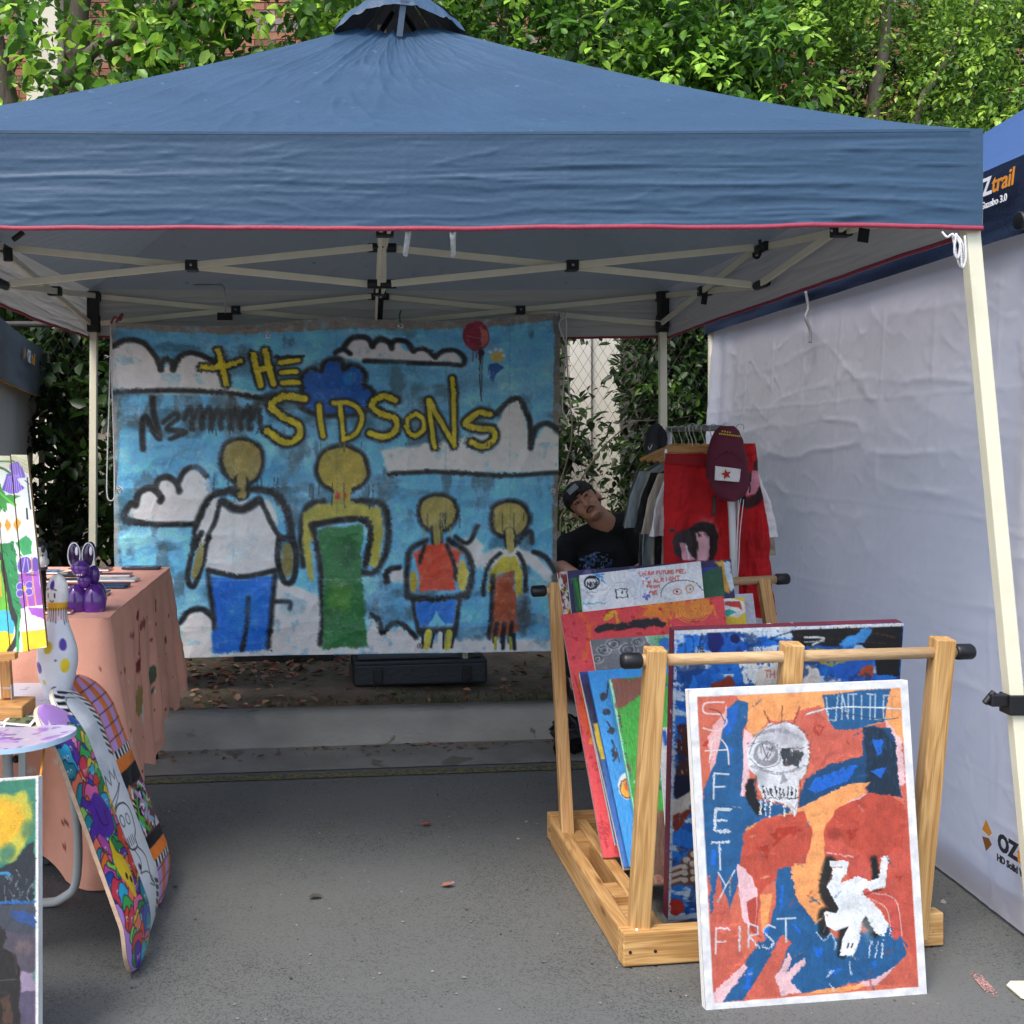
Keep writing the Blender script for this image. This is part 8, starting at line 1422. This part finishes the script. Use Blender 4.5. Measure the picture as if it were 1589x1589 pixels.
head = [Rot(ell((0, .012, .025), (.076, .095, .085), 28)), Rot(ell((0, -.012, -.035), (.060, .072, .072), 24)), Rot(ell((0, -.052, -.088), (.028, .026, .022), 14)), Rot(cap_((0, -.084, .012), (0, -.106, -.026), .0095, .0140, 10)), Rot(ell((-.012, -.092, -.028), (.010, .010, .008), 10)), Rot(ell((.012, -.092, -.028), (.010, .010, .008), 10)),
        Rot(ell((-.028, -.081, .024), (.026, .012, .009), 12)), Rot(ell((.028, -.081, .024), (.026, .012, .009), 12)), Rot(ell((-.040, -.062, -.022), (.022, .020, .022), 12)), Rot(ell((.040, -.062, -.022), (.022, .020, .022), 12)),
        Rot(ell((-.079, .018, -.008), (.010, .020, .031), 14)), Rot(ell((.079, .018, -.008), (.010, .020, .031), 14)), Rot(ell((0, -.077, -.060), (.022, .012, .010), 12))]
bodyp = head + [cap_(HV((0, .03, -.05)), neck0, .056, .064), ell(sh_c + (0, 0, -.05), (.17, .10, .10)), cap_(sh_c + (0, 0, -.1), hip, .13, .14), cap_(SHL, ELL_, .05, .042), cap_(ELL_, WRL, .042, .028), cap_(SHR, ELR, .05, .042), cap_(ELR, WRR, .042, .028), cap_(hip + (-.08, 0, 0), KL, .09, .062), cap_(hip + (.08, 0, 0), KR, .09, .062), cap_(KL, AL, .06, .04), cap_(KR, AR, .06, .04), cap_(AL, AL + (0, -.15, -.02), .04, .035), cap_(AR, AR + (0, -.15, -.02), .04, .035), cap_(neck0 + (0, .01, -.02), SHL, .05, .05), cap_(neck0 + (0, .01, -.02), SHR, .05, .05)]
for WR_, sg in ((WRL, 1), (WRR, -1)):
    pl = WR_ + np.array((sg * .055, -.02, -.004)); bodyp.append(cap_(WR_, pl, .026, .034))
    for k_ in range(4):
        b0 = pl + np.array((sg * .018, -.028 + .019 * k_, .004)); b1 = b0 + np.array((sg * (.034 - .004 * abs(k_ - 1)), -.002, -.012)); b2 = b1 + np.array((sg * .014, 0, -.022)); bodyp += [cap_(b0, b1, .0098, .009, 8), cap_(b1, b2, .009, .0078, 8)]
    bodyp += [cap_(pl + np.array((-sg * .01, -.03, .002)), pl + np.array((sg * .018, -.055, -.006)), .011, .009, 8)]
bd_ = remesh('body', join(*bodyp), M_SKIN, pr, .0055, 3)
tee_p = [cap_(neck0 + (.0, .015, -.03), SHL + (-.005, 0, 0), .062, .068), cap_(neck0 + (0, .015, -.03), SHR + (.005, 0, 0), .062, .068), ell(sh_c + (0, 0, -.08), (.205, .125, .13), 24), cap_(sh_c + (0, 0, -.12), hip + (0, 0, .02), .160, .168, 24), cap_(SHL, SHL + (ELL_ - SHL) * .78, .068, .074), cap_(SHR, SHR + (ELR - SHR) * .78, .068, .074)]
o = remesh('t_shirt', join(*tee_p), M_TEE, pr, .009, 2); tx = bpy.data.textures.new('folds', 'CLOUDS'); tx.noise_scale = .09; dm = o.modifiers.new('folds', 'DISPLACE'); dm.texture = tx; dm.strength = .018; dm.mid_level = .5
remesh('trousers', join(cap_(hip + (-.08, 0, 0), KL, .115, .085), cap_(hip + (.08, 0, 0), KR, .115, .085), cap_(KL, AL + (0, 0, .1), .083, .07), cap_(KR, AR + (0, 0, .1), .083, .07), ell(hip, (.18, .15, .13))), mat('dark_trousers', '#1d1d22', .9, .1), pr, .012, 2)
for A_0 in (AL, AR): remesh('shoe', join(cap_(A_0 + (0, .03, -.02), A_0 + (0, -.16, -.03), .048, .042), cap_(A_0 + (0, .02, .02), A_0 + (0, 0, -.02), .05, .05)), M_BLK, pr, .01, 1)
# face
M_EYEW = mat('eye_white', '#8d7f76', .3, .02); M_IRIS = mat('dark_iris', '#241813', .15, .02); M_LIP = mat('lip', '#9c5b4e', .5, .05)
for x in (-.029, .029):
    mesh('eye', Rot(ell((x, -.0815, .010), (.0125, .006, .0060), 14)), M_EYEW, bd_, True); mesh('iris', Rot(ell((x + .002, -.0862, .010), (.0048, .003, .0052), 10)), M_IRIS, bd_, True)
    mesh('upper_eyelid', Rot(tube(smoothpts([(x - .014, -.082, .010), (x, -.0885, .0165), (x + .014, -.082, .010)], 4), .0022, 6)), mat('eyelid_skin' + ('a' if x < 0 else 'b'), '#7d5341', .6), bd_, True)
    mesh('eyebrow', Rot(tube(smoothpts([(x - .018, -.085, .026), (x, -.0925, .032), (x + .018, -.085, .029)], 4), [.0030, .0036, .0040, .0042, .0042, .0040, .0038, .0034, .0028], 6)), M_HAIR, bd_, True)
mesh('mouth', Rot(ell((0, -.0875, -.0615), (.021, .005, .0045), 14)), M_LIP, bd_, True); mesh('mouth_line', Rot(tube([(-.02, -.0895, -.059), (0, -.0935, -.059), (.02, -.0895, -.059)], .0012, 5)), mat('mouth_shadow', '#3a1d1a', .7), bd_, True)
mesh('moustache', Rot(tube(smoothpts([(-.026, -.085, -.060), (-.016, -.0935, -.050), (0, -.097, -.0465), (.016, -.0935, -.050), (.026, -.085, -.060)], 4), [.0015, .002, .003, .0035, .004, .004, .004, .0035, .0035, .004, .004, .004, .0035, .003, .002, .002, .0015], 8)), M_HAIR, bd_, True)
mesh('chin_beard', Rot(ell((0, -.069, -.095), (.026, .0095, .012), 14)), mat('stubble', '#8a5f4a', .8, .3, 200), bd_, True)
for sg in (-1, 1): mesh('side_hair', Rot(ell((sg * .068, .022, .022), (.014, .045, .036), 14)), M_HAIR, bd_, True)
mesh('back_hair', Rot(ell((0, .055, .0), (.076, .055, .075), 18)), M_HAIR, bd_, True)
M_CAMO = mat('camouflage_twill', '#3a342c', .9, .15, 12, .3, 250, spots=(28, .56, '#1e1d1b'))
V, F = ell((0, .012, .048), (.086, .106, .080), 30); keep = [f for f in F if np.mean([V[i][2] for i in f]) > .046]; cpx = mesh('cap', Rot((V, keep)), M_CAMO, pr, True); cpx.modifiers.new('thickness', 'SOLIDIFY').thickness = .003
U, Vv = np.meshgrid(np.linspace(-1, 1, 24), np.linspace(0, 1, 10)); V = np.stack([U * .074 * np.sqrt(np.clip(1 - (Vv * .98) ** 3, 0, 1)) , -.082 - .058 * Vv + .045 * U ** 2, .056 - .026 * U ** 2 - .004 * Vv], -1).reshape(-1, 3); mesh('visor', Rot((V, [tuple(f) for f in gridF(24, 10)])), M_CAMO, cpx, True).modifiers.new('thickness', 'SOLIDIFY').thickness = .004
V = [(-.030, -.1, .062), (.030, -.1, .062), (.028, -.086, .094), (-.028, -.086, .094)]; V = [(a, b - .004, c) for a, b, c in V]; mesh('cap_badge', Rot((np.array(V), [(0, 1, 2, 3)])), mat('grey_badge', '#9aa0a2', .8, .3, 160), cpx)
# blue print on the shirt
A = Art([(0, 0), (60, 0), (60, 30), (0, 30)], 90, 46, '#101216', 88, .05); A.blotch(6, .55, '#33558a', .95, 1, .08, (1.3, 1)); A.blotch(4, .62, '#7f9cc4', .8, 2, .06); 
Y_, X_ = np.mgrid[0:46, 0:90]; dd2 = ((X_ - 45) / 45.) ** 2 + ((Y_ - 23) / 22.) ** 2 + (A.n1 * .9); m_ = np.clip((1 - dd2) * 4, 0, 1)[..., None]; A.c = A.c * m_ + srgb('#101216') * (1 - m_)
c0 = P(927, 872, HZ - .085); u, v = np.meshgrid(np.linspace(-1, 1, 90), np.linspace(-1, 1, 46)); V = np.stack([c0[0] + u * .098, c0[1] + .03 * u ** 2 + .012 * v, c0[2] - v * .052], -1).reshape(-1, 3); V[:, 0] += 0
mesh('shirt_print', (V, gridF(90, 46)), M_CLOTHA, pr, True, col=A.linear())
st_ = thing('camp_stool', 'low black camp stool under the seated person', 'stool', (1.2, HZ + .12, .15)); mesh('seat', box((1.2, HZ + .14, .41), (.38, .34, .03)), M_BLKF, st_, bevel=.008)
for x, y in ((1.04, 0), (1.36, 0), (1.04, .28), (1.36, .28)): mesh('leg', tube([(x, HZ + y, .15), (1.2 + (1.2 - x) * -.8, HZ + y, .40)], .01, 8), M_GRAYM, st_, True)
